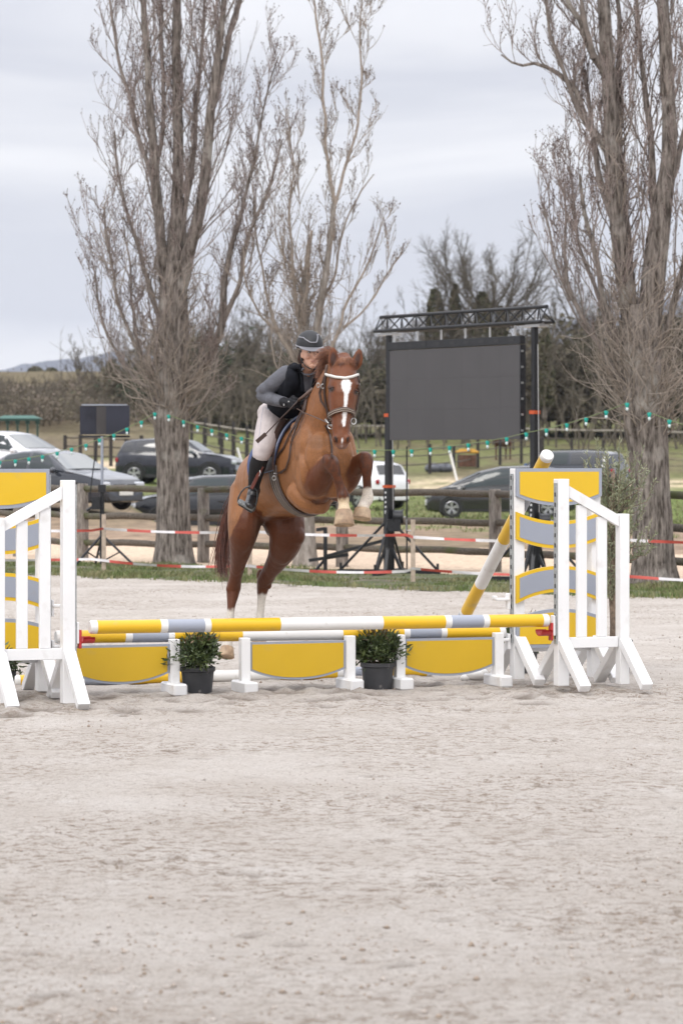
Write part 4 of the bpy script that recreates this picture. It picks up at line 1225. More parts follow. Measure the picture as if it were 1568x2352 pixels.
def soften(sc_, m, it=14):
    m = np.asarray(m, float).copy()
    for _ in range(it):
        a = np.bincount(sc_.E[:, 0], m[sc_.E[:, 1]], len(m)) + np.bincount(sc_.E[:, 1], m[sc_.E[:, 0]], len(m))
        m = .35 * m + .65 * a / np.maximum(sc_.deg, 1)
    return m
M_coat = bpy.data.materials.new('horse_coat'); M_coat.use_nodes = True
def _coat(m, rough=.46, sheen=.0, bs=230):
    t = m.node_tree; b = t.nodes['Principled BSDF']; b.inputs['Roughness'].default_value = rough; b.inputs['Specular IOR Level'].default_value = .28
    b.inputs['Sheen Weight'].default_value = sheen; b.inputs['Sheen Roughness'].default_value = .5; b.inputs['Sheen Tint'].default_value = (.5, .25, .12, 1)
    at = t.nodes.new('ShaderNodeAttribute'); at.attribute_name = 'coat'
    tcn = t.nodes.new('ShaderNodeTexCoord'); nz = t.nodes.new('ShaderNodeTexNoise'); nz.inputs['Scale'].default_value = bs; nz.inputs['Detail'].default_value = 2
    mm = t.nodes.new('ShaderNodeMapping'); mm.inputs['Scale'].default_value = (1, 1, .35)
    t.links.new(tcn.outputs['Object'], mm.inputs['Vector']); t.links.new(mm.outputs['Vector'], nz.inputs['Vector'])
    mr_ = t.nodes.new('ShaderNodeMapRange'); mr_.inputs['From Min'].default_value = .3; mr_.inputs['From Max'].default_value = .7; mr_.inputs['To Min'].default_value = .78; mr_.inputs['To Max'].default_value = 1.22
    t.links.new(nz.outputs['Fac'], mr_.inputs['Value'])
    sc_ = t.nodes.new('ShaderNodeVectorMath'); sc_.operation = 'SCALE'; t.links.new(at.outputs['Color'], sc_.inputs[0]); t.links.new(mr_.outputs['Result'], sc_.inputs['Scale'])
    t.links.new(sc_.outputs['Vector'], b.inputs['Base Color'])
    n2 = t.nodes.new('ShaderNodeTexNoise'); n2.inputs['Scale'].default_value = 26; n2.inputs['Detail'].default_value = 5
    t.links.new(mm.outputs['Vector'], n2.inputs['Vector'])
    bp = t.nodes.new('ShaderNodeBump'); bp.inputs['Strength'].default_value = .3; bp.inputs['Distance'].default_value = .008
    t.links.new(n2.outputs['Fac'], bp.inputs['Height'])
    n3 = t.nodes.new('ShaderNodeTexNoise'); n3.inputs['Scale'].default_value = 6.5; n3.inputs['Detail'].default_value = 2; n3.inputs['Distortion'].default_value = .6
    t.links.new(mm.outputs['Vector'], n3.inputs['Vector'])
    b3 = t.nodes.new('ShaderNodeBump'); b3.inputs['Strength'].default_value = .45; b3.inputs['Distance'].default_value = .05
    t.links.new(n3.outputs['Fac'], b3.inputs['Height']); t.links.new(bp.outputs['Normal'], b3.inputs['Normal']); t.links.new(b3.outputs['Normal'], b.inputs['Normal'])
_coat(M_coat)
sc.limb('torso', [(H(728, 1040, 22.80), .03, .03), (H(738, 1130, 22.72), .034, .036), (H(745, 1230, 22.72), .034, .036), (H(765, 1330, 22.78), .03, .03)], n=10)
sc.limb('torso', [(H(690, 850, 22.99), .05, .05), (H(745, 980, 22.86), .075, .075), (H(800, 1110, 22.79), .09, .09), (H(830, 1200, 22.78), .09, .09)], n=14)
sc.limb('torso', [(H(1075, 960, 22.9), .04, .05), (H(1080, 1060, 22.84), .06, .07), (H(1060, 1160, 22.82), .07, .07)], n=12)
sc.limb('torso', [(H(700, 1330, 23.0), .10, .09), (H(780, 1400, 22.95), .10, .09), (H(870, 1420, 22.95), .09, .08)], n=12)
for (kx, ky, kY, r_) in ((938, 1100, 22.47, .045), (915, 1092, 22.49, .04), (960, 1128, 22.46, .040), (1205, 1082, 22.60, .042), (1228, 1100, 22.61, .034), (1030, 1362, 22.47, .036), (1050, 1378, 22.50, .030), (1222, 1385, 22.69, .030)):
    sc.ball('fl' if kx < 1100 else 'fr', H(kx, ky, kY), (r_, r_, r_ * 1.15))
body = sc.fuse('body', .0090, 3, [M_coat], horse)
# coat pattern: trace-clipped tan body, full chestnut legs and head, white blaze and socks
W = sc.world; lab = sc.lab; tt = sc.t
zx = ((W[:, 0] / W[:, 1] * FPX + 784) - 470.4) / .3066
zy = ((CAM_H - W[:, 2]) / W[:, 1] * FPX + 1055 - 721.3) / .3066
tan = np.array([.25, .108, .042]); tand = np.array([.15, .066, .027]); ches = np.array([.088, .027, .010]); chesh = np.array([.135, .041, .013]); white = np.array([.62, .57, .50]); dark = np.array([.02, .012, .01]); cream = np.array([.46, .36, .24])
col = np.tile(tan, (len(W), 1))
nn = fbm(zx / 60., zy / 60., 71, 4)
nf = fbm(zx / 12., zy / 30., 72, 3)
def blend(mask, c):
    global col
    mask = np.clip(mask, 0, 1)[:, None]; col = col * (1 - mask) + np.asarray(c) * mask
blend(sstep(.05, .5, nn) * .35, tand)
blend(sstep(1230, 1120, zy) * sstep(560, 420, zx) * .0, tand)
isn = soften(sc, lab == 'neck', 40)
blend(isn * .22, chesh * 1.3)
blend(isn * sstep(640, 420, zy) * .35, ches)
ish = (lab == 'head') | (lab == 'ear')
ishs = soften(sc, ish, 10)
blend(ishs, chesh)
blend(ish * sstep(-.1, .5, nn) * .5, ches)
# legs
fl = (lab == 'fl'); fr = (lab == 'fr')
blend(soften(sc, (fl | fr) * sstep(.05, .10, tt + nf * .04), 5), ches * 1.15)
blend((fl | fr) * ((lab == 'fl') | (lab == 'fr')) * sstep(.2, .45, tt) * sstep(.0, .4, nf + .1) * .5, dark * 1.6)
# clip line on the hindquarters runs down from the flank
hl = (lab == 'hl'); hr = (lab == 'hr')
d_hl = (zy - 1440) - np.maximum(0, (300 - zx)) * 2.1 - np.maximum(0, zx - 360) * .7
blend(((zx < 430) & (zy > 1380)) * sstep(-12, 12, d_hl + nf * 20), ches * 1.1)
blend(hr * sstep(1490, 1540, zy + nf * 20), ches * 1.05)
blend(hr * sstep(1500, 1560, zy) * sstep(1800, 1640, zy) * sstep(-.3, .3, nn + .1) * .45, np.array([.085, .05, .033]))
blend(((zx > 410) & (zy > 1505)) * sstep(1505, 1530, zy) * (hl | hr | (lab == 'torso')) * (W[:, 1] > 23.6), ches * 1.0)
blend((hl | hr) * sstep(330, 420, zx) * sstep(480, 420, zx) * sstep(1480, 1560, zy) * sstep(1780, 1650, zy) * .55, np.array([.13, .085, .06]))
# socks
blend(hl * sstep(2195, 2235, zy + nf * 26), white * .95)
blend(hr * sstep(2085, 2112, zy + nf * 14), white * .95)
blend(fl * (W[:, 1] < 22.6) * sstep(1368, 1395, zy + nf * 18) * (zx > 960), cream * 1.3)
blend(fr * sstep(1292, 1315, zy + nf * 14) * (zx > 1140), white * 1.12)
blend(fr * sstep(1410, 1450, zy) * (zx > 1120) * .5, cream)
# blaze, seen on the front of the face only
face = ish * (W[:, 1] < 22.44)
cxb = np.interp(zy, [470, 520, 600, 700, 760, 845, 930, 975], [1056, 1060, 1058, 1051, 1045, 1040, 1030, 1024])
hw = np.interp(zy, [478, 492, 520, 555, 600, 660, 720, 760, 800, 830, 848, 925, 940, 955, 975], [2, 26, 42, 34, 15, 12, 14, 16, 17, 11, 0, 0, 8, 9, 3])
blend(face * sstep(4, -5, np.abs(zx - cxb) - hw + nf * 8) * (hw > .5) * (zy > 478), np.array([.74, .72, .70]))
blend(ish * sstep(955, 990, zy) * .5, np.array([.22, .13, .10]))
for ex, ey, rx, ry in ((982, 938, 11, 26), (1070, 938, 10, 22)):
    blend(ish * sstep(1.3, .7, ((zx - ex - (zy - ey) * (.25 if ex < 1000 else -.25)) / rx) ** 2 + ((zy - ey) / ry) ** 2), dark)
for ex, ey in ((943, 562), (1140, 585)):
    blend(ish * sstep(1.4, .5, ((zx - ex) / 30) ** 2 + ((zy - ey) / 26) ** 2) * .8, dark * 1.5)
# inner ears
for ax_, ay_, w_, tip in ((962, 335, 24, 0), (1143, 340, 21, 1)):
    cxx = ax_ + (zy - ay_) * (-.05 if tip else .0) + (0 if not tip else -(zy - ay_) * .12)
    blend((lab == 'ear') * sstep(1.3, .6, ((zx - cxx) / w_) ** 2 + ((zy - ay_ - 5) / 56) ** 2), np.array([.045, .018, .012]))
# darker tan oval on the breast
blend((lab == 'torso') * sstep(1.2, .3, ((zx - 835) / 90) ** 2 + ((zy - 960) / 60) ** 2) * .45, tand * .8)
ca = body.data.color_attributes.new('coat', 'FLOAT_COLOR', 'POINT')
ca.data.foreach_set('color', np.concatenate([col, np.ones((len(col), 1))], 1).astype(np.float32).ravel())

# surface finder for tack: first hit of the body seen from the camera, pushed out a little
def bvh_of(world, me):
    return BVHTree.FromPolygons([tuple(p) for p in world.tolist()], [tuple(p.vertices) for p in me.polygons])
BV = bvh_of(W, body.data)
CAMV = Vector((0, 0, CAM_H))
def drape(zx_, zy_, off=.006, fallback=None, bv=None):
    d = (H(zx_, zy_, 20) - CAMV).normalized()
    hit = (bv or BV).ray_cast(CAMV + d * 15, d)
    if hit[0] is None:
        return H(zx_, zy_, fallback) if fallback else None
    n = hit[1]
    if n.dot(d) > 0: n = -n
    return hit[0] + n * off
def drape_line(pts, off=.006, k=8, fb=23.0, bv=None):
    out = []; last = fb
    for (a, b) in zip(pts[:-1], pts[1:]):
        for i in range(k):
            f = i / k; q = drape(a[0] + (b[0] - a[0]) * f, a[1] + (b[1] - a[1]) * f, off, last, bv); last = q.y; out.append(q)
    q = drape(pts[-1][0], pts[-1][1], off, last, bv); out.append(q)
    return out

M_eye = mat('horse_eye', (.012, .008, .006), .08, spec=.8)
M_lidh = mat('chestnut_lid', (.07, .022, .010), .6)
for ex, ey, yy in ((939, 560, 22.355), (1143, 585, 22.37)):
    c = drape(ex + (10 if ex < 1000 else -9), ey, -.006, yy); mb = MB(); mb.ball(c, (.017, .017, .015), 12); eo = mb.build('eye', M_eye, horse, smooth='all'); mb = MB(); mb.tube([c + Vector((-.022, -.010, .0)), c + Vector((-.010, -.018, .014)), c + Vector((.008, -.018, .014)), c + Vector((.021, -.010, .002))], .005, 6); mb.build('eyelid', M_lidh, eo, smooth='all')
M_hoof = mat('pale_hoof', (.30, .2, .125), .55, noise=(30, .3), two=((.42, .31, .2), 8, .4, .65, 3))
def hoof(c0, c1, r0, r1):
    c0 = Vector(c0); c1 = Vector(c1); ax = (c1 - c0).normalized(); ua = (HS - ax * HS.dot(ax)).normalized(); ub = ax.cross(ua)
    mb = MB(); h = (c1 - c0).length
    mb.loft([(c0, r0 * .9, r0 * .9, ua, ub), (c0.lerp(c1, .1), r0 * 1.04, r0 * 1.04, ua, ub), (c0.lerp(c1, .6), r0 * .45 + r1 * .55, r0 * .45 + r1 * .55, ua, ub), (c0.lerp(c1, .95), r1, r1, ua, ub), (c1, r1 * .97, r1 * .97, ua, ub), (c1 + ax * -.012, r1 * .78, r1 * .78, ua, ub)], 22)
    mb.build('hoof', M_hoof, horse, smooth=True)
hoof(H(1042, 1468, 22.475), H(1043, 1582, 22.45), .058, .076)
hoof(H(1182, 1455, 22.68), H(1172, 1535, 22.66), .056, .072)
hoof(H(168, 2492, Yh + .14), H(160, 2570, Yh + .11), .05, .064)
hoof(H(404, 2420, Yh + .22), H(410, 2495, Yh + .18), .05, .064)

# mane, forelock and tail: individual locks
def hair_mat(name, c1, c2):
    m = mat(name, c1, .5, two=(c2, 16, .35, .65, 3), noise=(60, .35)); m.node_tree.nodes['Principled BSDF'].inputs['Sheen Weight'].default_value = .2; return m
M_mane = hair_mat('mane_hair', (.15, .048, .02), (.27, .11, .05)); M_tail = hair_mat('tail_hair', (.07, .02, .011), (.12, .035, .018))
def locks(name, curves, r, mt, parent, jit, count, seed, k=9, sides=4):
    """hair strands interpolated between guide curves (each a list of points)"""
    g = np.random.default_rng(seed); mb = MB()
    G = []
    for c in curves:
        c = [Vector(p) for p in c]; L_ = []
        for i in range(k):
            f = i / (k - 1) * (len(c) - 1); a = min(int(f), len(c) - 2); u = f - a
            p0 = c[max(a - 1, 0)]; p1 = c[a]; p2 = c[a + 1]; p3 = c[min(a + 2, len(c) - 1)]
            L_.append(.5 * ((2 * p1) + (p2 - p0) * u + (2 * p0 - 5 * p1 + 4 * p2 - p3) * u * u + (3 * p1 - p0 - 3 * p2 + p3) * u ** 3))
        G.append(L_)
    for q in range(count):
        f = g.uniform(0, len(G) - 1.0001) if len(G) > 1 else 0; a = int(f); u = f - a
        A_ = G[a]; B_ = G[min(a + 1, len(G) - 1)]
        o1 = Vector(g.normal(0, jit, 3)); o2 = Vector(g.normal(0, jit * 1.9, 3)); ln = g.uniform(.72, 1.0); w = g.uniform(0, 6)
        pts = []
        for i in range(k):
            s_ = i / (k - 1) * ln * (k - 1); i0 = min(int(s_), k - 2); uu = s_ - i0
            pa = A_[i0].lerp(A_[i0 + 1], uu).lerp(B_[i0].lerp(B_[i0 + 1], uu), u)
            pts.append(pa + o1 * (1 - i / k) * .8 + o2 * (i / k) + Vector((math.sin(w + i * .9), 0, math.cos(w + i * .7))) * jit * .35)
        mb.tube(pts, [r * (1.0 - .75 * (i / (k - 1)) ** 2) for i in range(k)], sides, False)
    o = mb.build(name, mt, parent, smooth='all'); return o
T0 = 24.5
locks('tail', [[H(300, 1230, 24.25), H(235, 1330, 24.45), H(200, 1480, 24.55), H(180, 1650, 24.6), H(165, 1830, 24.6), H(185, 2010, 24.55)],
               [H(285, 1240, 24.25), H(215, 1350, 24.48), H(165, 1520, 24.62), H(135, 1700, 24.66), H(120, 1850, 24.66), H(150, 1990, 24.6)],
               [H(275, 1260, 24.25), H(200, 1390, 24.5), H(150, 1560, 24.66), H(115, 1730, 24.72), H(98, 1840, 24.72), H(95, 1900, 24.7)]], .0042, M_tail, horse, .014, 420, 5, 10)
mg = []
for (sx, sy, yy, c1, c2, c3) in ((1010, 335, 22.62, (965, 285), (905, 275), (838, 300)), (985, 360, 22.66, (935, 305), (890, 315), (842, 355)), (965, 400, 22.72, (920, 352), (885, 375), (858, 425)),
                                 (935, 460, 22.78, (895, 420), (868, 440), (858, 480)), (905, 520, 22.84, (880, 480), (862, 500), (850, 535))):
    mg.append([H(sx, sy, yy), H(c1[0], c1[1], yy + .03), H(c2[0], c2[1], yy + .04), H(c3[0], c3[1], yy + .04)])
locks('mane', mg, .0021, M_mane, horse, .013, 700, 6, 8)
fg = [[H(1045, 335, 22.43), H(1010, 330, 22.37), H(975, 375, 22.37), H(950, 425, 22.40)], [H(1048, 330, 22.43), H(1030, 340, 22.355), H(1015, 385, 22.34), H(1000, 420, 22.33)],
      [H(1060, 330, 22.43), H(1080, 330, 22.36), H(1105, 370, 22.36), H(1122, 420, 22.38)], [H(1065, 335, 22.43), H(1105, 345, 22.38), H(1135, 370, 22.4), H(1140, 420, 22.42)]]
locks('forelock', fg, .0019, M_mane, horse, .0045, 420, 7, 7)

# ------------------------------------------------------------------ tack
M_lea = mat('dark_brown_leather', (.045, .024, .018), .42, noise=(30, .35), bump=(120, .2, .002))
M_lea2 = mat('worn_brown_leather', (.09, .055, .042), .5, noise=(40, .3))
M_girth = mat('taupe_girth', (.085, .068, .062), .6, noise=(50, .25), bump=(90, .3, .003))
M_stitch = mat('pale_stitching', (.3, .25, .2), .7)
M_pad = mat('blue_quilted_pad', (.045, .072, .17), .8, noise=(60, .2), bump=(45, .5, .006))
M_padr = mat('pad_piping', (.25, .3, .42), .7)
M_fleece = mat('cream_fleece', (.42, .39, .32), .95, noise=(60, .25), bump=(70, 1.0, .012))
M_silver = mat('polished_metal', (.5, .5, .49), .3, .95)
M_brow = mat('silver_browband', (.62, .6, .56), .45, .2, bump=(150, .6, .004))
def ribbon(name, pts, w, m, parent, thick=.006, nrm=None, bv=None):
    """flat strap following pts; width direction lies across the path and along the surface"""
    mb = MB(); vs = []; k = len(pts)
    for i, p in enumerate(pts):
        t = (pts[min(i + 1, k - 1)] - pts[max(i - 1, 0)]).normalized()
        if nrm: nv = Vector(nrm)
        else:
            hit = (bv or BV).find_nearest(p); nv = (p - hit[0]) if hit[0] is not None and (p - hit[0]).length > 1e-4 else hit[1]
        nv = (nv - t * nv.dot(t)).normalized(); s_ = t.cross(nv).normalized()
        vs += [p + s_ * w / 2, p + s_ * w / 2 * .8 + nv * thick, p - s_ * w / 2 * .8 + nv * thick, p - s_ * w / 2]
    f = []
    for i in range(k - 1):
        a = 4 * i
        for j in range(4):
            f.append((a + j, a + (j + 1) % 4, a + 4 + (j + 1) % 4, a + 4 + j))
    f.append((0, 1, 2, 3)); f.append((4 * k - 1, 4 * k - 2, 4 * k - 3, 4 * k - 4))
    mb.add(vs, f); return mb.build(name, m, parent, smooth=True)
tack = thing('bridle', 'brown leather bridle with silver browband on the chestnut horse', 'bridle', H(1040, 600, 22.4))
bb = drape_line([(912, 452), (940, 462), (985, 478), (1050, 484), (1095, 474), (1138, 455)], .008, 5, 22.4)
mb = MB(); mb.tube(bb, .0105, 8); mb.build('browband', M_brow, tack, smooth='all')
ribbon('noseband', drape_line([(928, 778), (942, 752), (975, 730), (1020, 716), (1065, 716), (1096, 728), (1108, 752)], .006, 4, 22.35), .036, M_lea2, tack, .012)
nb_ = drape_line([(930, 772), (945, 748), (977, 727), (1020, 713), (1065, 713), (1094, 725)], .02, 4, 22.35)
mb = MB(); mb.tube(nb_, .003, 5); mb.build('stitching', M_stitch, tack)
mb = MB(); mb.tube(drape_line([(934, 790), (947, 764), (979, 742), (1022, 728), (1065, 728), (1098, 740)], .019, 4, 22.35), .003, 5); mb.build('stitching', M_stitch, tack)
ribbon('cheek_strap', drape_line([(912, 455), (905, 520), (903, 590), (912, 680), (925, 760), (936, 825)], .010, 5, 22.45), .019, M_lea, tack, .006, (-.5, -.85, 0))
ribbon('cheek_strap', drape_line([(1140, 458), (1148, 520), (1146, 600), (1126, 700), (1106, 780), (1092, 820)], .008, 5, 22.42), .015, M_lea, tack, .006, (.6, -.8, 0))
ribbon('throat_lash', drape_line([(905, 470), (888, 530), (868, 590), (878, 650), (912, 700)], .010, 5, 22.6), .016, M_lea, tack, .006, (-.4, -.9, 0))
ribbon('crownpiece', drape_line([(925, 385), (915, 420), (910, 455)], .010, 4, 22.5), .018, M_lea2, tack, .006, (-.5, -.85, 0))
for bx, by in ((868, 535), (900, 540)):
    q = drape(bx, by, .02, 22.5); mb = MB(); mb.tube([q + Vector((math.cos(a) * .011, 0, math.sin(a) * .016)) for a in [i * math.pi / 6 for i in range(13)]], .0035, 6, False); mb.build('buckle', M_silver, tack, smooth='all')
q = drape(938, 828, .02, 22.4)
mb = MB(); mb.tube([q + Vector((math.cos(a) * .022, -.012 + math.sin(a) * .02, math.sin(a) * .022)) for a in [i * math.pi / 9 for i in range(19)]], .005, 6, False); mb.build('bit_ring', M_silver, tack, smooth='all')
mb = MB(); mb.tube([q + Vector((-.04, 0, .05)), q + Vector((-.012, -.01, .01)), q + Vector((.016, -.012, -.004))], [.008, .006, .014], 8); mb.build('bit', M_silver, tack, smooth='all')
q2 = drape(1092, 800, .02, 22.4)
mb = MB(); mb.tube([q2 + Vector((math.cos(a) * .018, -.0 + math.sin(a) * .02, math.sin(a) * .022)) for a in [i * math.pi / 9 for i in range(19)]], .004, 6, False); mb.build('bit_ring', M_silver, tack, smooth='all')

# saddle pad, saddle and girth follow the barrel
def tsurf(u, phi, off=0.0):
    """point on the trunk: u in section index (0..9), phi degrees from the spine, + towards picture left"""
    f = u / 9.0 * (len(torso_secs) - 1); i = min(int(f), len(torso_secs) - 2); w = f - i
    def pt(sec):
        c, a, b, ua, ub = sec
        if ub.z < 0: ub = -ub
        th = R(phi); return c + (-ua) * ((a + off) * math.sin(th)) + ub * ((b + off) * math.cos(th))
    return pt(torso_secs[i]).lerp(pt(torso_secs[i + 1]), w)
sad = thing('saddle', 'dark brown jumping saddle over a blue quilted pad on the horse', 'saddle', tsurf(4.4, 0, .05))
def patch(name, us, phis, offf, m, parent, thick=.012):
    """grid patch: us(phi)->(u0,u1)"""
    n = 12; V = []; 
    for layer in (0, 1):
        for ph in phis:
            u0, u1 = us(ph)
            for i in range(n + 1):
                u = u0 + (u1 - u0) * i / n; V.append(tsurf(u, ph, offf(u, ph) + (thick if layer else 0)))
    k = len(phis); F = []; N = k * (n + 1)
    for r in range(k - 1):
        for i in range(n):
            a = r * (n + 1) + i
            F.append((a, a + n + 1, a + n + 2, a + 1)); F.append((N + a, N + a + 1, N + a + n + 2, N + a + n + 1))
    for i in range(n):
        F.append((i, i + 1, N + i + 1, N + i)); a = (k - 1) * (n + 1) + i; F.append((a + 1, a, N + a, N + a + 1))
    for r in range(k - 1):
        a = r * (n + 1); F.append((a + n + 1, a, N + a, N + a + n + 1)); b_ = a + n; F.append((b_, b_ + n + 1, N + b_ + n + 1, N + b_))
    mb = MB(); mb.add(V, F); return mb.build(name, m, parent, smooth=True)
PH = [i * 6 for i in range(-14, 17)]
patch('saddle_pad', lambda p: (3.25 + .35 * (abs(p) / 90) ** 2 - .1, 5.75 - .25 * (abs(p) / 90) ** 3), [i * 5 for i in range(-16, 20)], lambda u, p: .014, M_pad, sad, .014)
mb = MB(); mb.tube([tsurf(3.25 + .35 * (abs(p) / 90) ** 2 - .1, p, .028) for p in range(-80, 96, 5)], .007, 6); mb.tube([tsurf(3.2 + .35 * (95 / 90) ** 2 + (5.5 - 3.55) * f, 95, .022) for f in [i / 10 for i in range(11)]], .006, 6)
mb.build('piping', M_padr, sad, smooth='all')
patch('fleece_half_pad', lambda p: (3.42 + .2 * (abs(p) / 90), 5.45), [i * 5 for i in range(-7, 10)], lambda u, p: .03, M_fleece, sad, .035)
patch('saddle_flap', lambda p: (3.62 - .30 * math.sin(R(min(90, abs(p)))) , 4.75 - .1 * (abs(p) / 80)), [i * 5 for i in range(4, 20)], lambda u, p: .034, M_lea, sad, .016)
patch('saddle_flap', lambda p: (3.62 - .30 * math.sin(R(min(90, abs(p)))), 4.75 - .1 * (abs(p) / 80)), [-i * 5 for i in range(4, 19)][::-1], lambda u, p: .034, M_lea, sad, .016)
mb = MB()
secs_ = []
for u, w, h in ((3.6, .10, .105), (3.8, .13, .085), (4.2, .13, .06), (4.7, .15, .055), (5.1, .165, .075), (5.35, .15, .10)):
    c = tsurf(u, 0, .03); secs_.append((c + UZ * h * .3, w, h * .75, HS, UZ))
mb.loft(secs_, 18, 0, 2.3); mb.build('seat', M_lea, sad, smooth='all')
patch('knee_roll', lambda p: (3.42 - .1 * math.sin(R(abs(p))), 3.75), [i * 5 for i in range(7, 17)], lambda u, p: .05, M_lea, sad, .03)
patch('girth', lambda p: (3.38 + .10 * math.sin(R(max(0, p - 90))), 3.92 + .10 * math.sin(R(max(0, p - 90)))), [i * 6 for i in range(15, 46)], lambda u, p: .009, M_girth, sad, .014)
for k in range(3):
    mb = MB(); mb.tube([tsurf(3.48 + k * .16 + .10 * math.sin(R(max(0, p - 90))), p, .024) for p in range(92, 266, 6)], .0022, 4); mb.build('stitching', M_stitch, sad)
q = tsurf(3.5, 104, .03); mb = MB(); mb.tube([q + Vector((math.cos(a) * .014, -.01, math.sin(a) * .016)) for a in [i * math.pi / 6 for i in range(13)]], .003, 6, False); mb.build('buckle_ring', M_silver, sad, smooth='all')

# breastplate and martingale straps on the shoulder
bp_ = thing('breastplate', 'thin brown breastplate straps lying over the horse shoulder', 'breastplate', H(700, 950, 23.0))
ribbon('shoulder_strap', drape_line([(762, 620), (742, 720), (700, 800), (645, 900), (600, 1000), (540, 1080), (525, 1150), (538, 1195)], .008, 5, 23.1), .021, M_lea, bp_, .006)
ribbon('shoulder_strap', drape_line([(745, 730), (690, 850), (655, 960), (640, 1080), (615, 1160), (560, 1192)], .008, 5, 23.1), .014, M_lea, bp_, .006)
q = drape(548, 1192, .02, 23.2); mb = MB(); mb.box(q, (.03, .012, .008), None, 0, .002); mb.build('buckle', M_silver, bp_)
ribbon('neck_strap', drape_line([(800, 560), (772, 640), (757, 720), (748, 740)], .012, 4, 22.9), .022, M_lea, bp_, .006, (-.5, -.8, .2))
ribbon('martingale_strap', drape_line([(905, 830), (930, 900), (945, 1000), (950, 1080)], .007, 4, 22.7), .014, M_lea, bp_, .005)
# ------------------------------------------------------------------ rider
rid = thing('person', 'rider in dark helmet, grey top, black vest and pale breeches leaning over the chestnut horse', 'person', H(520, 900, 23.4))
RS = Vector((math.cos(R(24)), math.sin(R(24)), 0))          # shoulder line
M_skin = bpy.data.materials.new('skin'); M_skin.use_nodes = True
def _skin(m):
    t = m.node_tree; b = t.nodes['Principled BSDF']; b.inputs['Roughness'].default_value = .55
    b.inputs['Subsurface Weight'].default_value = .0
    at = t.nodes.new('ShaderNodeAttribute'); at.attribute_name = 'skin'; t.links.new(at.outputs['Color'], b.inputs['Base Color'])
_skin(M_skin)
# body: head, neck, trunk, arms with hands, legs with feet in one surface
rs = Sculpt()
FT = R(14); FA = Vector((math.cos(FT), math.sin(FT), 0)); FF = Vector((math.sin(FT), -math.cos(FT), 0))    # face axes, turned to picture right
hc = H(795, 300, 22.95)
def FP(a, f, z): return hc + FA * a + FF * f + UZ * z      # point in the head frame
rs.ball('head', FP(0, -.02, .045), (.073, .092, .085), (FA, FF, UZ))
rs.limb('head', [(FP(0, .012, .05), .066, .072), (FP(0, .016, .0), .064, .072), (FP(0, .018, -.035), .056, .062), (FP(0, .03, -.075), .040, .045), (FP(0, .04, -.098), .022, .026)], n=18, side=FA)
rs.limb('head', [(FP(0, .088, .012), .008, .010), (FP(0, .100, -.012), .0115, .012), (FP(0, .106, -.028), .014, .013)], n=10, side=FA)      # nose
rs.ball('head', FP(0, .066, -.086), (.019, .017, .015), (FA, FF, UZ))
rs.ball('head', FP(0, .080, -.050), (.022, .012, .0065), (FA, FF, UZ)); rs.ball('head', FP(0, .078, -.062), (.019, .012, .0065), (FA, FF, UZ))
for s_ in (-1, 1):
    rs.ball('head', FP(s_ * .030, .064, .026), (.022, .016, .008), (FA, FF, UZ))
    rs.ball('head', FP(s_ * .036, .056, -.02), (.024, .022, .02), (FA, FF, UZ))
    rs.ball('ear', FP(s_ * .068, -.012, -.008), (.010, .018, .030), (FA, FF, UZ))
nk0 = H(765, 410, 23.06); nk1 = H(725, 490, 23.15)
rs.limb('neck', [(FP(0, -.02, -.05), .05, .052), (nk0, .050, .052), (nk1, .058, .06)], n=16, side=RS)
rs.limb('trunk', [(H(730, 455, 23.14), .10, .07), (H(705, 520, 23.2), .155, .095), (H(660, 610, 23.3), .145, .095), (H(610, 690, 23.4), .125, .09), (H(575, 760, 23.5), .155, .11), (H(560, 800, 23.55), .14, .11)], n=22, side=RS)
LA = [(H(615, 452, 23.1), .062, .06), (H(545, 500, 23.13), .054, .055), (H(470, 560, 23.2), .047, .048), (H(428, 592, 23.24), .043, .044), (H(460, 620, 23.2), .042, .044), (H(530, 645, 23.12), .036, .038), (H(600, 662, 23.04), .028, .03)]
rs.limb('arm', LA, n=16, side=UZ)
RA = [(H(850, 470, 23.12), .058, .058), (H(905, 560, 23.22), .05, .05), (H(930, 640, 23.28), .042, .042), (H(870, 665, 23.16), .036, .037), (H(800, 668, 23.05), .028, .03)]
rs.limb('arm', RA, n=14, side=UZ)
def hand(c, d, upv, tagname='hand', grow=0.0):
    """palm with four curled fingers and a thumb closed on the reins; d = forearm direction"""
    d = Vector(d).normalized(); up = (Vector(upv) - d * Vector(upv).dot(d)).normalized(); s_ = d.cross(up)
    rs_ = rs if grow == 0 else gl
    rs_.limb(tagname, [(c - d * .01, .022 + grow, .030 + grow), (c + d * .03, .022 + grow, .040 + grow), (c + d * .065, .019 + grow, .040 + grow)], n=12, side=s_)
    for i, (o, ln) in enumerate(((.032, .9), (.011, 1.0), (-.010, .95), (-.030, .78))):
        b = c + d * .062 + up * o
        p1 = b + d * .030 * ln + s_ * .006; p2 = p1 + s_ * .026 * ln + d * .004; p3 = p2 - d * .022 * ln + s_ * .004
        rs_.limb(tagname, [(b, .0095 + grow, .0095 + grow), (p1, .009 + grow, .009 + grow), (p2, .0085 + grow, .0085 + grow), (p3, .0075 + grow, .0075 + grow)], n=8, sub=3, side=up)
    t0 = c + d * .02 + up * .034; rs_.limb(tagname, [(t0, .011 + grow, .011 + grow), (t0 + d * .026 + up * .012 + s_ * .012, .0105 + grow, .0105 + grow), (t0 + d * .05 + up * .006 + s_ * .026, .009 + grow, .009 + grow)], n=8, sub=3, side=s_)
hL = H(630, 664, 22.99); dL = (H(730, 676, 22.90) - hL); hR = H(790, 664, 23.02); dR = H(720, 690, 22.93) - hR
hand(hL, dL, (.05, .1, 1)); hand(hR, dR, (0, .1, 1))
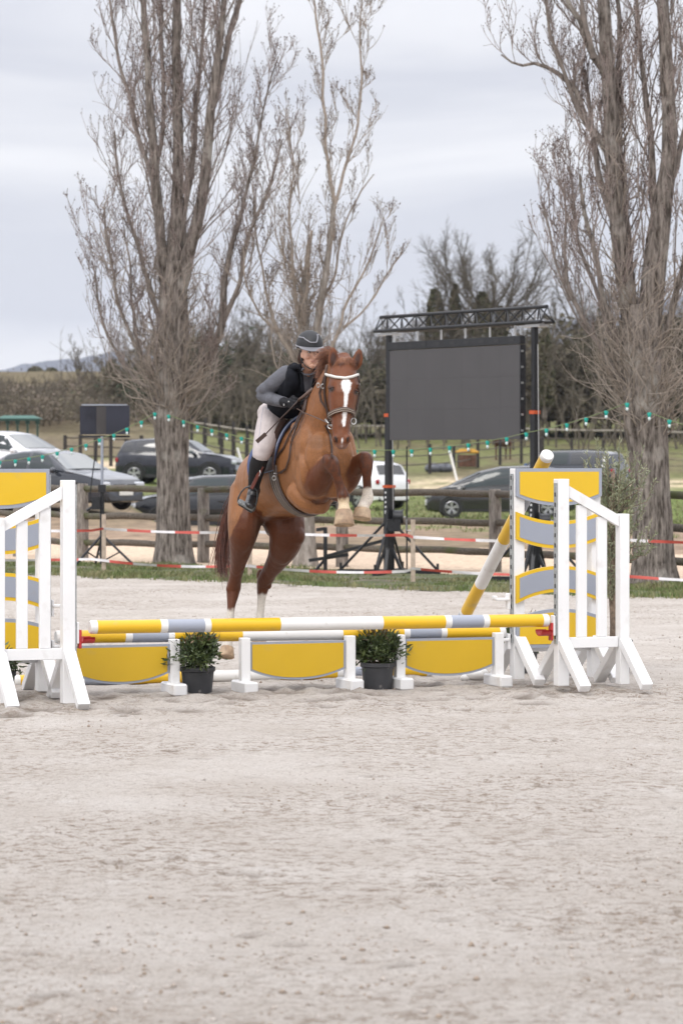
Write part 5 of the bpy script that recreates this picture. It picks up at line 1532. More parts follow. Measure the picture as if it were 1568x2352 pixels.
# legs
TH = [(H(520, 752, 23.42), .105, .11), (H(492, 830, 23.36), .098, .10), (H(462, 920, 23.27), .085, .088), (H(436, 1010, 23.18), .068, .07), (H(420, 1062, 23.15), .056, .06)]
rs.limb('leg', TH, n=18, side=RS)
SHN = [(H(418, 1070, 23.16), .054, .058), (H(398, 1130, 23.2), .055, .06), (H(382, 1200, 23.26), .046, .052), (H(370, 1270, 23.32), .036, .04), (H(366, 1320, 23.36), .034, .038)]
rs.limb('leg', SHN, n=16, side=RS)
def foot_pts(g=0.0): return [(H(372, 1325, 23.40), .032 + g, .036 + g), (H(362, 1352, 23.35), .033 + g, .036 + g), (H(350, 1392, 23.27), .036 + g, .030 + g), (H(342, 1425, 23.20), .037 + g, .022 + g), (H(338, 1436, 23.16), .03 + g, .016 + g)]
rs.limb('foot', foot_pts(), n=14, side=(RS * .9 + UZ * -.35).normalized())
TR = [(H(660, 752, 23.55), .10, .11), (H(800, 830, 23.42), .09, .09), (H(880, 950, 23.3), .075, .075), (H(905, 1060, 23.25), .055, .058), (H(920, 1200, 23.32), .05, .052), (H(932, 1320, 23.38), .035, .038)]
rs.limb('leg', TR, n=14, side=RS)
rs.limb('foot', [(H(932, 1325, 23.38), .034, .034), (H(945, 1372, 23.28), .036, .032), (H(955, 1400, 23.18), .033, .022)], n=12, side=RS)
pbody = rs.fuse('body', .0062, 3, [M_skin], rid)
Wp = rs.world; labp = rs.lab
skin = np.array([.62, .36, .26]); c = np.tile(skin, (len(Wp), 1))
rel = Wp - np.array(list(hc)); fa = rel @ np.array(list(FA)); ff = rel @ np.array(list(FF)); fz = rel[:, 2]
def bl(mask, cc_):
    global c
    mask = np.clip(mask, 0, 1)[:, None]; c = c * (1 - mask) + np.asarray(cc_) * mask
head = (labp == 'head')
for s_ in (-1, 1):
    bl(head * sstep(1.3, .3, ((fa - s_ * .038) / .022) ** 2 + ((fz + .028) / .02) ** 2) * .22, [.58, .26, .19])     # cheeks
    bl(head * sstep(1.2, .7, ((fa - s_ * .030) / .019) ** 2 + ((fz - .031) / .0045) ** 2) * .75, [.12, .065, .04])   # brows
    bl(head * sstep(1.4, .6, ((fa - s_ * .029) / .017) ** 2 + ((fz - .010) / .009) ** 2) * .35, [.3, .14, .1])
bl(head * sstep(1.3, .7, (fa / .021) ** 2 + ((fz + .056) / .008) ** 2) * (ff > .04) * .6, [.42, .16, .13])
bl(head * sstep(1.2, .8, (fa / .018) ** 2 + ((fz + .056) / .0028) ** 2) * (ff > .04), [.06, .02, .02])
bl((labp == 'neck') * .2, [.42, .24, .17])
ca = pbody.data.color_attributes.new('skin', 'FLOAT_COLOR', 'POINT')
ca.data.foreach_set('color', np.concatenate([c, np.ones((len(c), 1))], 1).astype(np.float32).ravel())
M_eyew = mat('eye_white', (.5, .48, .45), .25); M_iris = mat('iris', (.03, .022, .015), .15, spec=.8)
for s_ in (-1, 1):
    mb = MB(); mb.ball(FP(s_ * .029, .0715, .0095), (.0125, .010, .006), 12, 0, (FA, FF, UZ)); ew = mb.build('eye', M_eyew, rid, smooth='all')
    mb = MB(); mb.ball(FP(s_ * .029 + .002, .0790, .0095), (.0052, .004, .0052), 10, 0, (FA, FF, UZ)); mb.build('iris', M_iris, ew, smooth='all')
    mb = MB(); mb.tube([FP(s_ * .029 - .014, .0755, .012), FP(s_ * .029, .0825, .0168), FP(s_ * .029 + .014, .0755, .012)], .0014, 5); mb.build('upper_lid', M_iris, ew, smooth='all')
# hair under the helmet and low bun
M_hair = hair_mat('brown_hair', (.05, .022, .014), (.10, .045, .025))
hg = [[FP(-.062, -.01, .03), FP(-.076, -.03, .0), FP(-.075, -.06, -.04), FP(-.05, -.09, -.07)], [FP(-.05, -.05, .02), FP(-.062, -.07, -.03), FP(-.04, -.095, -.07)], [FP(0, -.08, .02), FP(0, -.1, -.03), FP(-.01, -.1, -.08)], [FP(.05, -.05, .02), FP(.06, -.07, -.03), FP(.03, -.095, -.07)]]
locks('hair', hg, .0035, M_hair, rid, .006, 170, 11, 6)
mb = MB(); mb.ball(FP(-.02, -.125, -.075), (.045, .035, .035), 12); mb.build('hair_bun', M_hair, rid, smooth='all')

# helmet
M_helm = mat('helmet_shell', (.020, .021, .024), .55, noise=(90, .12), bump=(220, .12, .001), spec=.4)
M_helmt = mat('helmet_trim', (.22, .22, .24), .35, .3)
M_strap = mat('black_strap', (.012, .012, .013), .5)
hh = thing('helmet_tmp', '', '') if False else None
HC = FP(-.008, -.012, .068)
TILT = R(10)
HFw = (FF * math.cos(TILT) - UZ * math.sin(TILT) * 1.0).normalized(); HUp = (UZ * math.cos(TILT) + FF * math.sin(TILT)).normalized(); HUp = HUp - HFw * HUp.dot(HFw); HUp.normalize()
# lean of the head to the side
HSd = HFw.cross(HUp); HSd = -HSd if HSd.dot(FA) < 0 else HSd
mb = MB(); vs = []; fs = []; n = 28; rows = 9
for i in range(rows + 1):
    ph = (i / rows) * R(98)
    for j in range(n):
        th = 2 * math.pi * j / n
        a = .098 * math.sin(ph); b = .122 * math.sin(ph)
        zz = .108 * math.cos(ph)
        back = max(0, -math.sin(th)); 
        if i == rows: zz -= .03 * back
        vs.append(HC + HSd * (a * math.cos(th)) + HFw * (b * math.sin(th)) + HUp * zz)
for i in range(rows):
    for j in range(n):
        fs.append((i * n + j, i * n + (j + 1) % n, (i + 1) * n + (j + 1) % n, (i + 1) * n + j))
fs.append(tuple(range(n)))
mb.add(vs, fs); hel = mb.build('helmet', M_helm, rid, smooth='all'); tag(hel)
def HP(th, ph, k=1.0, dz=0): return HC + HSd * (.098 * k * math.sin(ph) * math.cos(th)) + HFw * (.122 * k * math.sin(ph) * math.sin(th)) + HUp * (.108 * k * math.cos(ph) + dz)
# brim band all round and the peak
mb = MB(); mb.tube([HP(2 * math.pi * j / 30, R(94), 1.005) for j in range(31)], .0055, 6); mb.build('rim_band', M_helmt, hel, smooth='all')
mb = MB(); vs = []; m_ = 15
for j in range(m_):
    th = R(22) + R(136) * j / (m_ - 1); w = math.sin((th - R(22)) / R(136) * math.pi) ** .7
    e = HP(th, R(93), 1.0)
    o = e + (HSd * math.cos(th) * .3 + HFw * math.sin(th)).normalized() * (.052 * w) - HUp * .016 * w
    vs += [e + HUp * .004, o + HUp * .002, o - HUp * .004, e - HUp * .004]
f = []
for j in range(m_ - 1):
    for q in range(4): f.append((4 * j + q, 4 * j + (q + 1) % 4, 4 * j + 4 + (q + 1) % 4, 4 * j + 4 + q))
mb.add(vs, f); mb.build('peak', M_helmt, hel, smooth=True)
# V shaped trim on the shell
def arc(th0, ph0, th1, ph1, k=1.012, n_=8): return [HP(R(th0 + (th1 - th0) * i / n_), R(ph0 + (ph1 - ph0) * i / n_), k) for i in range(n_ + 1)]
vtrim = arc(176, 58, 140, 56) + arc(140, 56, 104, 72)[1:] + arc(104, 72, 76, 72)[1:] + arc(76, 72, 52, 40)[1:] + arc(52, 40, 20, 42)[1:]
mb = MB(); mb.tube(vtrim, .0052, 6); mb.build('trim_line', M_helmt, hel, smooth='all')
# chin strap
cs = [FP(-.071, -.005, .035), FP(-.074, -.01, -.01), FP(-.066, .0, -.055), FP(-.048, .025, -.088), FP(-.02, .05, -.108), FP(0.0, .056, -.112), FP(.025, .048, -.106), FP(.05, .025, -.085), FP(.068, .0, -.04), FP(.072, -.005, .03)]
mb = MB(); mb.tube(cs, .0045, 6); mb.tube([FP(-.072, -.06, .03), FP(-.074, -.035, -.02), FP(-.064, .002, -.06)], .004, 6); mb.build('chin_strap', M_strap, hel, smooth='all')

# clothes
M_shirt = mat('grey_marl_top', (.105, .108, .125), .85, noise=(140, .22), bump=(16, .7, .014))
M_vest = mat('black_vest', (.007, .008, .012), .85, spec=.2, noise=(30, .4), bump=(14, .55, .012))
M_breech = mat('pale_breeches', (.47, .42, .41), .85, spec=.2, noise=(30, .06), bump=(12, .6, .012))
M_chap = mat('black_half_chap', (.016, .015, .016), .8, spec=.25, noise=(60, .3), bump=(100, .3, .002))
M_boot = mat('black_boot_leather', (.018, .017, .018), .32, noise=(30, .3), bump=(25, .5, .004))
M_glove = mat('black_glove', (.010, .010, .013), .7, spec=.3, noise=(50, .4), bump=(60, .5, .003))
sh = Sculpt()
def grow(L_, g): return [(p, a + g, b + g) for p, a, b in L_]
sh.limb('s', grow([(H(748, 440, 23.12), .062, .06), (H(730, 462, 23.14), .11, .072), (H(705, 520, 23.2), .158, .098), (H(660, 610, 23.3), .148, .098), (H(610, 690, 23.4), .128, .093)], .006), n=22, side=RS)
sh.limb('s', grow(LA[:-1] + [(H(598, 661, 23.042), .03, .032)], .010), n=16, side=UZ)
sh.limb('s', grow(RA, .010), n=14, side=UZ)
sh.ball('s', H(628, 452, 23.1), (.068, .07, .062))
for a_, b_, y_, r_ in ((520, 520, 23.13, .055), (450, 560, 23.18, .05), (560, 655, 23.06, .041), (500, 640, 23.12, .046)): sh.ball('s', H(a_, b_, y_), (r_, r_, r_ * .96))
shirt = sh.fuse('grey_top', .0062, 2, [M_shirt], rid)
vt = Sculpt()
vt.limb('v', grow([(H(742, 445, 23.12), .085, .055), (H(722, 475, 23.12), .128, .085), (H(705, 530, 23.15), .150, .112), (H(668, 610, 23.24), .142, .118), (H(615, 690, 23.36), .135, .112), (H(580, 742, 23.45), .150, .12)], .008), n=24, side=RS)
vt.limb('v', [(H(668, 405, 23.10), .035, .05), (H(655, 450, 23.03), .050, .05), (H(655, 520, 23.03), .058, .05), (H(640, 590, 23.1), .06, .05)], n=12, side=RS)
vt.limb('v', [(H(830, 425, 23.10), .035, .05), (H(848, 480, 23.06), .045, .06), (H(845, 560, 23.1), .05, .06)], n=12, side=RS)
vest = vt.fuse('black_vest', .0068, 3, [M_vest], rid)
bvv = bvh_of(vt.world, vest.data)
# open front of the vest: the grey top shows in the V, with collar edges
vpts_l = drape_line([(722, 395), (730, 450), (736, 520), (745, 580)], .010, 4, 23.0, bvv); vpts_r = drape_line([(838, 405), (828, 450), (812, 520), (800, 580)], .010, 4, 23.0, bvv)
mb = MB(); n_ = len(vpts_l); vs = []
for i in range(n_):
    for q in range(7):
        f = q / 6; p = vpts_l[i].lerp(vpts_r[i], f); 
        z1, z2 = (p - CAMV), None
        d = z1.normalized(); hit = bvv.ray_cast(CAMV + d * 15, d); p2 = (hit[0] - d * .007) if hit[0] is not None else p
        vs.append(p2)
mb.add(vs, [(i * 7 + q, i * 7 + q + 1, (i + 1) * 7 + q + 1, (i + 1) * 7 + q) for i in range(n_ - 1) for q in range(6)])
mb.build('shirt_front', M_shirt, shirt, smooth='all')
mb = MB(); mb.tube([FP(-.058, .0, -.105), H(722, 430, 22.99), H(745, 452, 22.975), H(790, 455, 22.97), H(815, 440, 22.98), FP(.055, .0, -.1)], .008, 6); mb.build('neckline', M_shirt, shirt, smooth='all')
for pl, nm in ((vpts_l, 1), (vpts_r, -1)):
    mb = MB(); mb.tube([p + Vector((-.012 * nm, -.006, 0)) for p in pl], [.016, .014, .012, .012] * 4 if False else .014, 8, flat=1.0); mb.build('collar_edge', M_vest, vest, smooth='all')
mb = MB(); mb.tube([H(650, 385, 23.06), H(640, 410, 23.05), H(680, 400, 23.0), H(712, 392, 22.97), H(722, 430, 22.98)], [.02, .028, .026, .022, .014], 8); mb.tube([H(835, 400, 23.0), H(850, 430, 23.02), H(840, 470, 23.02)], [.02, .024, .02], 8); mb.build('collar', M_vest, vest, smooth='all')
br = Sculpt()
br.limb('b', grow(TH, .009), n=18, side=RS); br.limb('b', grow(TR[:4], .008), n=14, side=RS)
br.limb('b', grow([(H(600, 700, 23.42), .125, .095), (H(575, 760, 23.5), .155, .112), (H(560, 800, 23.55), .14, .11)], .009), n=20, side=RS)
br.ball('b', H(478, 745, 23.43), (.088, .10, .085))
breeches = br.fuse('breeches', .0068, 3, [M_breech], rid)
bvb = bvh_of(br.world, breeches.data)
mb = MB(); mb.tube(drape_line([(452, 700), (480, 715), (505, 722)], .002, 4, 23.3, bvb), .0025, 5); mb.tube(drape_line([(440, 690), (425, 780), (412, 880), (402, 980)], .001, 5, 23.3, bvb), .0016, 5); mb.build('pocket_seam', M_gry, breeches)
ch = Sculpt(); ch.limb('c', grow(SHN, .009), n=16, side=RS); chap = ch.fuse('half_chap', .0062, 2, [M_chap], rid)
ch = Sculpt(); ch.limb('c', grow(TR[3:], .009), n=14, side=RS); ch.fuse('half_chap', .0075, 2, [M_chap], rid)
bo = Sculpt(); bo.limb('c', foot_pts(.007) , n=16, side=(RS * .9 + UZ * -.35).normalized()); bo.limb('c', [(H(368, 1285, 23.34), .043, .046), (H(368, 1330, 23.37), .042, .045)], n=14, side=RS)
for k in range(4): bo.limb('c', [(H(372 - k * 4, 1318 + k * 13, 23.365 - k * .02), .046, .047), (H(371 - k * 4, 1322 + k * 13, 23.36 - k * .02), .046, .047)], n=14, side=RS)
boot = bo.fuse('boot', .005, 1, [M_boot], rid)
bo = Sculpt(); bo.limb('c', [(H(932, 1318, 23.38), .042, .042), (H(945, 1372, 23.28), .043, .038), (H(957, 1402, 23.16), .04, .03)], n=12, side=RS); bo.fuse('boot', .007, 1, [M_boot], rid)
gl = Sculpt(); hand(hL, dL, (.05, .1, 1), 'g', .0035); gl.limb('g', [(hL - dL.normalized() * .055, .037, .040), (hL, .027, .034)], n=12, side=UZ); glove = gl.fuse('glove', .0038, 1, [M_glove], rid)
gl = Sculpt(); hand(hR, dR, (0, .1, 1), 'g', .0035); gl.limb('g', [(hR - dR.normalized() * .055, .037, .040), (hR, .027, .034)], n=12, side=UZ); gl.fuse('glove', .0042, 1, [M_glove], rid)
mb = MB(); q = H(628, 655, 22.94); mb.box(q, (.010, .006, .010)); q = H(592, 680, 22.96); mb.box(q, (.008, .006, .016)); mb.build('glove_badge', M_silver, glove)
q = H(560, 716, 23.26)
mb = MB(); mb.tube([q + Vector((math.cos(a) * .011, -.02, math.sin(a) * .014)) for a in [R(100 + i * 22) for i in range(14)]], .003, 5); mb.build('zip_pull', M_silver, vest)

# stirrup hanging from the saddle on its leather
M_iron = mat('dark_stirrup_iron', (.06, .065, .068), .35, .8, noise=(60, .4))
M_tread = mat('grey_rubber_tread', (.20, .21, .21), .6, noise=(90, .5), bump=(160, .5, .003))
st_ = thing('stirrup', 'dark metal stirrup holding the rider boot on the left of the picture', 'stirrup', H(315, 1400, 23.2))
loop = [(268, 1420), (250, 1402), (252, 1375), (272, 1335), (302, 1302), (338, 1290), (370, 1300), (392, 1325), (396, 1365), (388, 1410), (372, 1462), (362, 1478)]
mb = MB(); mb.tube([H(a, b, 23.20 + .0 * a) for a, b in loop], [.008, .008, .0065, .0055, .0055, .006, .0055, .0055, .006, .0065, .008, .008], 8); mb.build('iron', M_iron, st_, smooth='all')
mb = MB(); mb.beam(H(252, 1398, 23.19), H(366, 1465, 23.19), .055, .022, up=(.4, -.4, .8), bev=.005); mb.build('tread', M_tread, st_)
mb = MB(); mb.beam(H(256, 1416, 23.215), H(360, 1480, 23.215), .05, .018, up=(.4, -.4, .8), bev=.005); mb.build('tread_plate', M_iron, st_)
mb = MB(); la = [H(350, 1308, 23.2), H(378, 1250, 23.19), H(405, 1195, 23.17), H(432, 1140, 23.14)]
M_lth = mat('reddish_leather', (.12, .03, .02), .4, noise=(40, .3))
vs = []
ribbon('stirrup_leather', la, .028, M_lth, st_, .008, (-.2, -1, 0)); 
ribbon('stirrup_leather', [H(432, 1140, 23.14), H(445, 1090, 23.13), H(452, 1040, 23.13)], .016, M_lea, st_, .006, (-.2, -1, 0))
q = H(412, 1192, 23.15); mb = MB(); mb.tube([q + Vector((0, 0, .022)), q + Vector((.004, -.008, 0)), q + Vector((-.004, -.006, -.022))], .003, 6); mb.build('buckle', M_silver, st_)
so = thing('stirrup', 'far stirrup showing under the belly beside the folded foreleg', 'stirrup', H(955, 1400, 23.2))
mb = MB(); mb.tube([H(a, b, 23.2) for a, b in ((925, 1410), (915, 1380), (925, 1345), (950, 1325), (975, 1345), (985, 1380), (980, 1408))], .006, 6); mb.build('iron', M_iron, so, smooth='all')
mb = MB(); mb.beam(H(922, 1412, 23.19), H(984, 1408, 23.19), .05, .02); mb.build('tread', M_tread, so)

# whip and reins
wh = thing('riding_whip', 'brown riding whip held across the thigh in the gloved hand', 'whip', H(600, 760, 22.9))
mb = MB(); mb.tube([H(812, 556, 22.84), H(808, 560, 22.84), H(752, 608, 22.86), H(700, 648, 22.88)], [.008, .0145, .013, .011], 10); mb.build('grip', M_lea2, wh, smooth='all')
mb = MB(); mb.tube([H(700, 648, 22.88), H(640, 712, 22.91), H(560, 790, 22.95), H(455, 900, 23.0)], [.006, .0055, .005, .0045], 8); mb.build('shaft', M_lea, wh, smooth='all')
mb = MB(); mb.beam(H(458, 897, 23.0), H(388, 958, 23.02), .03, .008, up=(.6, -.8, .6), bev=.002); mb.build('flapper', M_lea, wh)
rn = thing('reins', 'thin brown reins running from the bit to the gloved hands', 'reins', H(800, 760, 22.7))
mb = MB(); mb.tube([H(690, 708, 22.88), H(740, 738, 22.80), H(820, 770, 22.66), H(900, 805, 22.48), H(932, 826, 22.30)], .0042, 6); mb.build('rein', M_lea2, rn, smooth='all')
mb = MB(); mb.tube([H(720, 690, 22.9), H(860, 700, 22.85), H(1050, 760, 22.60), H(1092, 800, 22.34)], .004, 6); mb.build('rein', M_lea2, rn, smooth='all')
ribbon('rein_loop', drape_line([(742, 690), (758, 760), (720, 860), (672, 960), (650, 1080), (628, 1150), (590, 1188), (556, 1192)], .016, 5, 22.9), .010, M_lea, rn, .004)
# ------------------------------------------------------------------ trees
M_bark = stretch_noise_mat('poplar_bark', (.055, .044, .036), (.36, .315, .28), 5.5, (4.0, 4.0, .7), .36, .66, bump=(1.0, .06), detail=8, c3=(.42, .39, .35), lo3=.56, hi3=.70, scale3=1.9)
M_bark2 = stretch_noise_mat('pale_poplar_bark', (.15, .13, .11), (.37, .34, .31), 5, (2.6, 2.6, .8), .35, .66, bump=(.8, .03), detail=7)
M_limb = mat('poplar_limb', (.20, .17, .15), .9, noise=(9, .4))
M_shoot = mat('poplar_shoot', (.27, .22, .20), .85, noise=(14, .35))
M_shootp = mat('tan_shoot', (.29, .245, .205), .85, noise=(14, .3))
M_bud = mat('bud', (.10, .062, .048), .8, noise=(40, .4))
M_torn = mat('torn_wood', (.27, .19, .13), .9, noise=(12, .3))

def tubes_np(paths, radii, sides):
    """paths (n,k,3), radii (n,k) -> quads"""
    paths = np.asarray(paths); radii = np.asarray(radii); n, k, _ = paths.shape
    T = np.gradient(paths, axis=1); T /= np.linalg.norm(T, axis=2, keepdims=True) + 1e-9
    ref = np.tile(np.array([.36, .93, .05]), (n, k, 1))
    A = np.cross(T, ref); A /= np.linalg.norm(A, axis=2, keepdims=True) + 1e-9
    B = np.cross(T, A)
    th = np.arange(sides) * 2 * np.pi / sides
    V = paths[:, :, None, :] + radii[:, :, None, None] * (A[:, :, None, :] * np.cos(th)[None, None, :, None] + B[:, :, None, :] * np.sin(th)[None, None, :, None])
    V = V.reshape(-1, 3)
    base = (np.arange(n) * k * sides)[:, None, None]; i = (np.arange(k - 1) * sides)[None, :, None]; j = np.arange(sides)[None, None, :]; j2 = (j + 1) % sides
    a = base + i + j; b = base + i + j2
    F = np.stack([a, b, b + sides, a + sides], -1).reshape(-1, 4)
    return V, F
def resample(pts, rs, step):
    pts = np.array([list(p) for p in pts]); rs = np.array(rs, float)
    d = np.r_[0, np.cumsum(np.linalg.norm(np.diff(pts, axis=0), axis=1))]
    n = max(3, int(d[-1] / step)); s_ = np.linspace(0, d[-1], n)
    # smooth spline through numpy: cubic hermite by catmull-rom
    out = np.empty((n, 3)); r = np.interp(s_, d, rs)
    m = np.gradient(pts, d, axis=0)
    for q in range(n):
        i = min(np.searchsorted(d, s_[q], 'right') - 1, len(d) - 2); h = d[i + 1] - d[i]; t = (s_[q] - d[i]) / h
        out[q] = (2 * t ** 3 - 3 * t ** 2 + 1) * pts[i] + (t ** 3 - 2 * t ** 2 + t) * h * m[i] + (-2 * t ** 3 + 3 * t ** 2) * pts[i + 1] + (t ** 3 - t ** 2) * h * m[i + 1]
    return out, r
def grow_shoots(roots, g, length, start_ang, up, wig, k, r0, r1=.0015, out_bias=None):
    """roots: (pos, axis dir, len scale); each shoot leaves at an angle then bends upward"""
    n = len(roots[0]); pos = roots[0]; ax = roots[1]; ls = roots[2]
    az = g.uniform(0, 2 * np.pi, n)
    side = np.stack([np.cos(az), np.sin(az), np.zeros(n)], 1)
    if out_bias is not None: side = side + out_bias; side /= np.linalg.norm(side, axis=1, keepdims=True) + 1e-9
    side -= ax * np.sum(side * ax, 1, keepdims=True); side /= np.linalg.norm(side, axis=1, keepdims=True) + 1e-9
    ang = np.radians(g.normal(start_ang, 9, n))[:, None]
    d = ax * np.cos(ang) + side * np.sin(ang)
    L_ = length * ls * g.uniform(.6, 1.25, n)
    paths = np.empty((n, k, 3)); paths[:, 0] = pos; cur = pos.copy()
    seg = (L_ / (k - 1))[:, None]; upv = np.array([0, 0, 1.0])
    w = g.normal(0, 1, (n, 3)); 
    for i in range(1, k):
        w = w * .5 + g.normal(0, 1, (n, 3))
        d = d + upv * up / k + w * wig; d /= np.linalg.norm(d, axis=1, keepdims=True)
        cur = cur + d * seg; paths[:, i] = cur
    f = np.linspace(0, 1, k)[None, :]
    R0 = (r0 * (.5 + .5 * np.clip(ls, .2, 1.6)))[:, None] if np.ndim(r0) == 0 else np.asarray(r0)[:, None]
    rad = R0 * (1 - f) ** .85 + r1
    return paths, rad, L_
def pick_on(paths, g, per, lo=.15, hi=1.0, Lp=None):
    n, k, _ = paths.shape
    idx = np.repeat(np.arange(n), per); f = g.uniform(lo, hi, len(idx)) * (k - 1); i = np.minimum(f.astype(int), k - 2); u = (f - i)[:, None]
    pos = paths[idx, i] * (1 - u) + paths[idx, i + 1] * u
    ax = paths[idx, i + 1] - paths[idx, i]; ax /= np.linalg.norm(ax, axis=1, keepdims=True) + 1e-9
    ls = (1 - f / (k - 1)) * .75 + .35
    if Lp is not None: ls = ls * (Lp[idx] / max(1e-6, Lp.mean()))
    return pos, ax, ls
def bud_mesh(pos, g, r):
    n = len(pos); r = r * g.uniform(.6, 1.3, n)
    o = np.array([[0, 0, 1.3], [.9, 0, -.4], [-.5, .8, -.4], [-.5, -.8, -.4]])
    V = (pos[:, None, :] + o[None] * r[:, None, None]).reshape(-1, 3)
    b = (np.arange(n) * 4)[:, None]
    F = np.concatenate([b + np.array([[0, 1, 2]]), b + np.array([[0, 2, 3]]), b + np.array([[0, 3, 1]]), b + np.array([[1, 3, 2]])])
    return V, F

def poplar(name, label, base_Y, leaders, seed, barkm, shootm, dens=1.0, brush=None, L1=1.5, wig=.16, group='bare poplars along the arena', lean_out=25, buds=1.0, limbm=None, tk=1.0):
    """leaders: list of (list of (px, py, half width px), depth offset start, depth offset end); first is the trunk"""
    g = np.random.default_rng(seed)
    px0, py0, _ = leaders[0][0][0]
    t = thing(name, label, 'tree', P(px0, py0, base_Y), 0, group)
    mpx = base_Y / FPX
    allp = []
    for li, (pts, d0, d1) in enumerate(leaders):
        W_ = []; rr_ = []
        n = len(pts)
        for i, (a, b, r) in enumerate(pts):
            Y = base_Y + d0 + (d1 - d0) * i / (n - 1)
            W_.append(P(a, b, Y)); rr_.append(r * mpx * tk)
        pth, rad = resample(W_, rr_, .12 if li == 0 else .16)
        # gentle wander of limbs
        if li > 0:
            f = np.arange(len(pth)) * .16
            amp = .022 * min(1, 8 / max(1e-3, rad.max() / mpx))
            pth[:, 0] += fbm(f * 1.6, f * 0 + li * 7.3, seed, 3) * amp * 3.2; pth[:, 2] += fbm(f * 1.4, f * 0 + li * 3.1, seed + 5, 2) * amp
        allp.append((pth, rad))
    # trunk surface with ridges
    pth, rad = allp[0]
    sides = 40; n = len(pth); th = np.arange(sides) * 2 * np.pi / sides
    z = pth[:, 2]
    rid_ = 1 + .13 * np.abs(np.sin(th[None, :] * 4.5 + fbm(z[:, None] * .8 + 0 * th[None, :], th[None, :] * 1.0, seed, 2) * 3)) + .09 * fbm(np.cos(th)[None, :] * 2.2 + 5 + 0 * z[:, None], np.sin(th)[None, :] * 2.2 + z[:, None] * 1.5, seed + 2, 4)
    flare = 1 + .22 * np.exp(-np.maximum(z, 0) / .25)[:, None] * (1 + .8 * np.cos(th * 5 + seed))[None, :] * .6
    Rr = rad[:, None] * (rid_ - .05) * flare
    V = pth[:, None, :] + np.stack([np.cos(th)[None, :] * Rr, np.sin(th)[None, :] * Rr, 0 * Rr], -1)
    V = V.reshape(-1, 3); ii = np.arange(n * sides).reshape(n, sides)
    F = np.stack([ii[:-1], np.roll(ii, -1, 1)[:-1], np.roll(ii, -1, 1)[1:], ii[1:]], -1).reshape(-1, 4)
    trunk = mesh_np('trunk', V, F, barkm, t, smooth=True)
    for pth_, rad_ in allp[1:]:
        Vl, Fl = tubes_np(pth_[None], rad_[None], 10 if rad_.max() > .05 else 7)
        mesh_np('limb', Vl, Fl, barkm if rad_.max() > .055 else (limbm or M_limb), t, smooth=True)
    # branches off the leaders
    P0 = []; A0 = []; S0 = []; R0 = []
    for li, (pth_, rad_) in enumerate(allp):
        ds = .16 if li else .12
        for i in range(2, len(pth_) - 1):
            zz = pth_[i, 2]
            if li == 0 and zz < 1.9: continue
            pr = dens * ds / .15 * (.6 if rad_[i] > .12 else .9)
            for _ in range(int(pr) + (g.random() < pr % 1)):
                ax = pth_[min(i + 1, len(pth_) - 1)] - pth_[i - 1]; ax /= np.linalg.norm(ax)
                P0.append(pth_[i] + 0); A0.append(ax); S0.append(np.clip(.45 + rad_[i] * 5, .45, 1.25) * (1.9 if g.random() < .22 else 1.0)); R0.append(min(rad_[i] * .45, .02))
    P0, A0, S0, R0 = map(np.array, (P0, A0, S0, R0)); R0 = R0 * np.where(S0 > 1.3, 1.0, .8)
    p1, r1, l1 = grow_shoots((P0, A0, S0), g, L1, lean_out, 2.7, wig, 10, R0 * .7)
    V1, F1 = tubes_np(p1, r1, 5)
    p2s = pick_on(p1, g, 8, .12, .95, l1)
    p2, r2, l2 = grow_shoots(p2s, g, L1 * .40, 26, 2.0, wig, 6, .0045)
    V2, F2 = tubes_np(p2, r2, 4)
    p3s = pick_on(p2, g, 3, .2, 1.0)
    p3, r3, l3 = grow_shoots(p3s, g, L1 * .15, 34, 1.1, wig * 1.2, 4, .0030)
    V3, F3 = tubes_np(p3, r3, 3)
    mesh_np('branches', np.concatenate([V1]), F1, limbm or M_limb, t, kind='stuff')
    V = np.concatenate([V2, V3]); F = np.concatenate([F2, F3 + len(V2)])
    mesh_np('twigs', V, F, shootm, t, kind='stuff')
    if buds:
        bp_ = p3[:, -1][g.random(len(p3)) < .75 * buds]; bq = p3[:, 2][g.random(len(p3)) < .45 * buds]
        VB, FB = bud_mesh(np.concatenate([bp_, bq, p2[:, -1]]), g, .0125)
        mesh_np('buds', VB, FB, M_bud, t, kind='stuff')
    # brush of young shoots round the trunk
    if brush:
        PB = []; AB = []; SB = []; OB = []
        for (li, z0, z1, cnt, ln) in brush:
            pth_, rad_ = allp[li]
            k = np.where((pth_[:, 2] > z0) & (pth_[:, 2] < z1))[0]
            for _ in range(cnt):
                i = k[int(g.random() ** .8 * len(k)) % len(k)]; a = g.uniform(0, 2 * np.pi); o = np.array([math.cos(a), math.sin(a), 0])
                PB.append(pth_[i] + o * rad_[i] * .9); AB.append([0, 0, 1]); SB.append(ln); OB.append(o * 3)
        PB, AB, SB, OB = map(lambda q: np.array(q, float), (PB, AB, SB, OB))
        pb, rb, lb = grow_shoots((PB, AB, SB), g, 1.0, 46, 2.0, wig * 1.5, 10, g.uniform(.0035, .010, len(PB)), .0016, OB)
        Vb, Fb = tubes_np(pb, rb, 4)
        q2 = pick_on(pb, g, 3, .25, .95); pc, rc, _ = grow_shoots(q2, g, .34, 40, .9, wig * 1.6, 6, .0036)
        Vc, Fc = tubes_np(pc, rc, 3)
        mesh_np('young_shoots', np.concatenate([Vb, Vc]), np.concatenate([Fb, Fc + len(Vb)]), M_shootp, t, kind='stuff')
    return t, allp

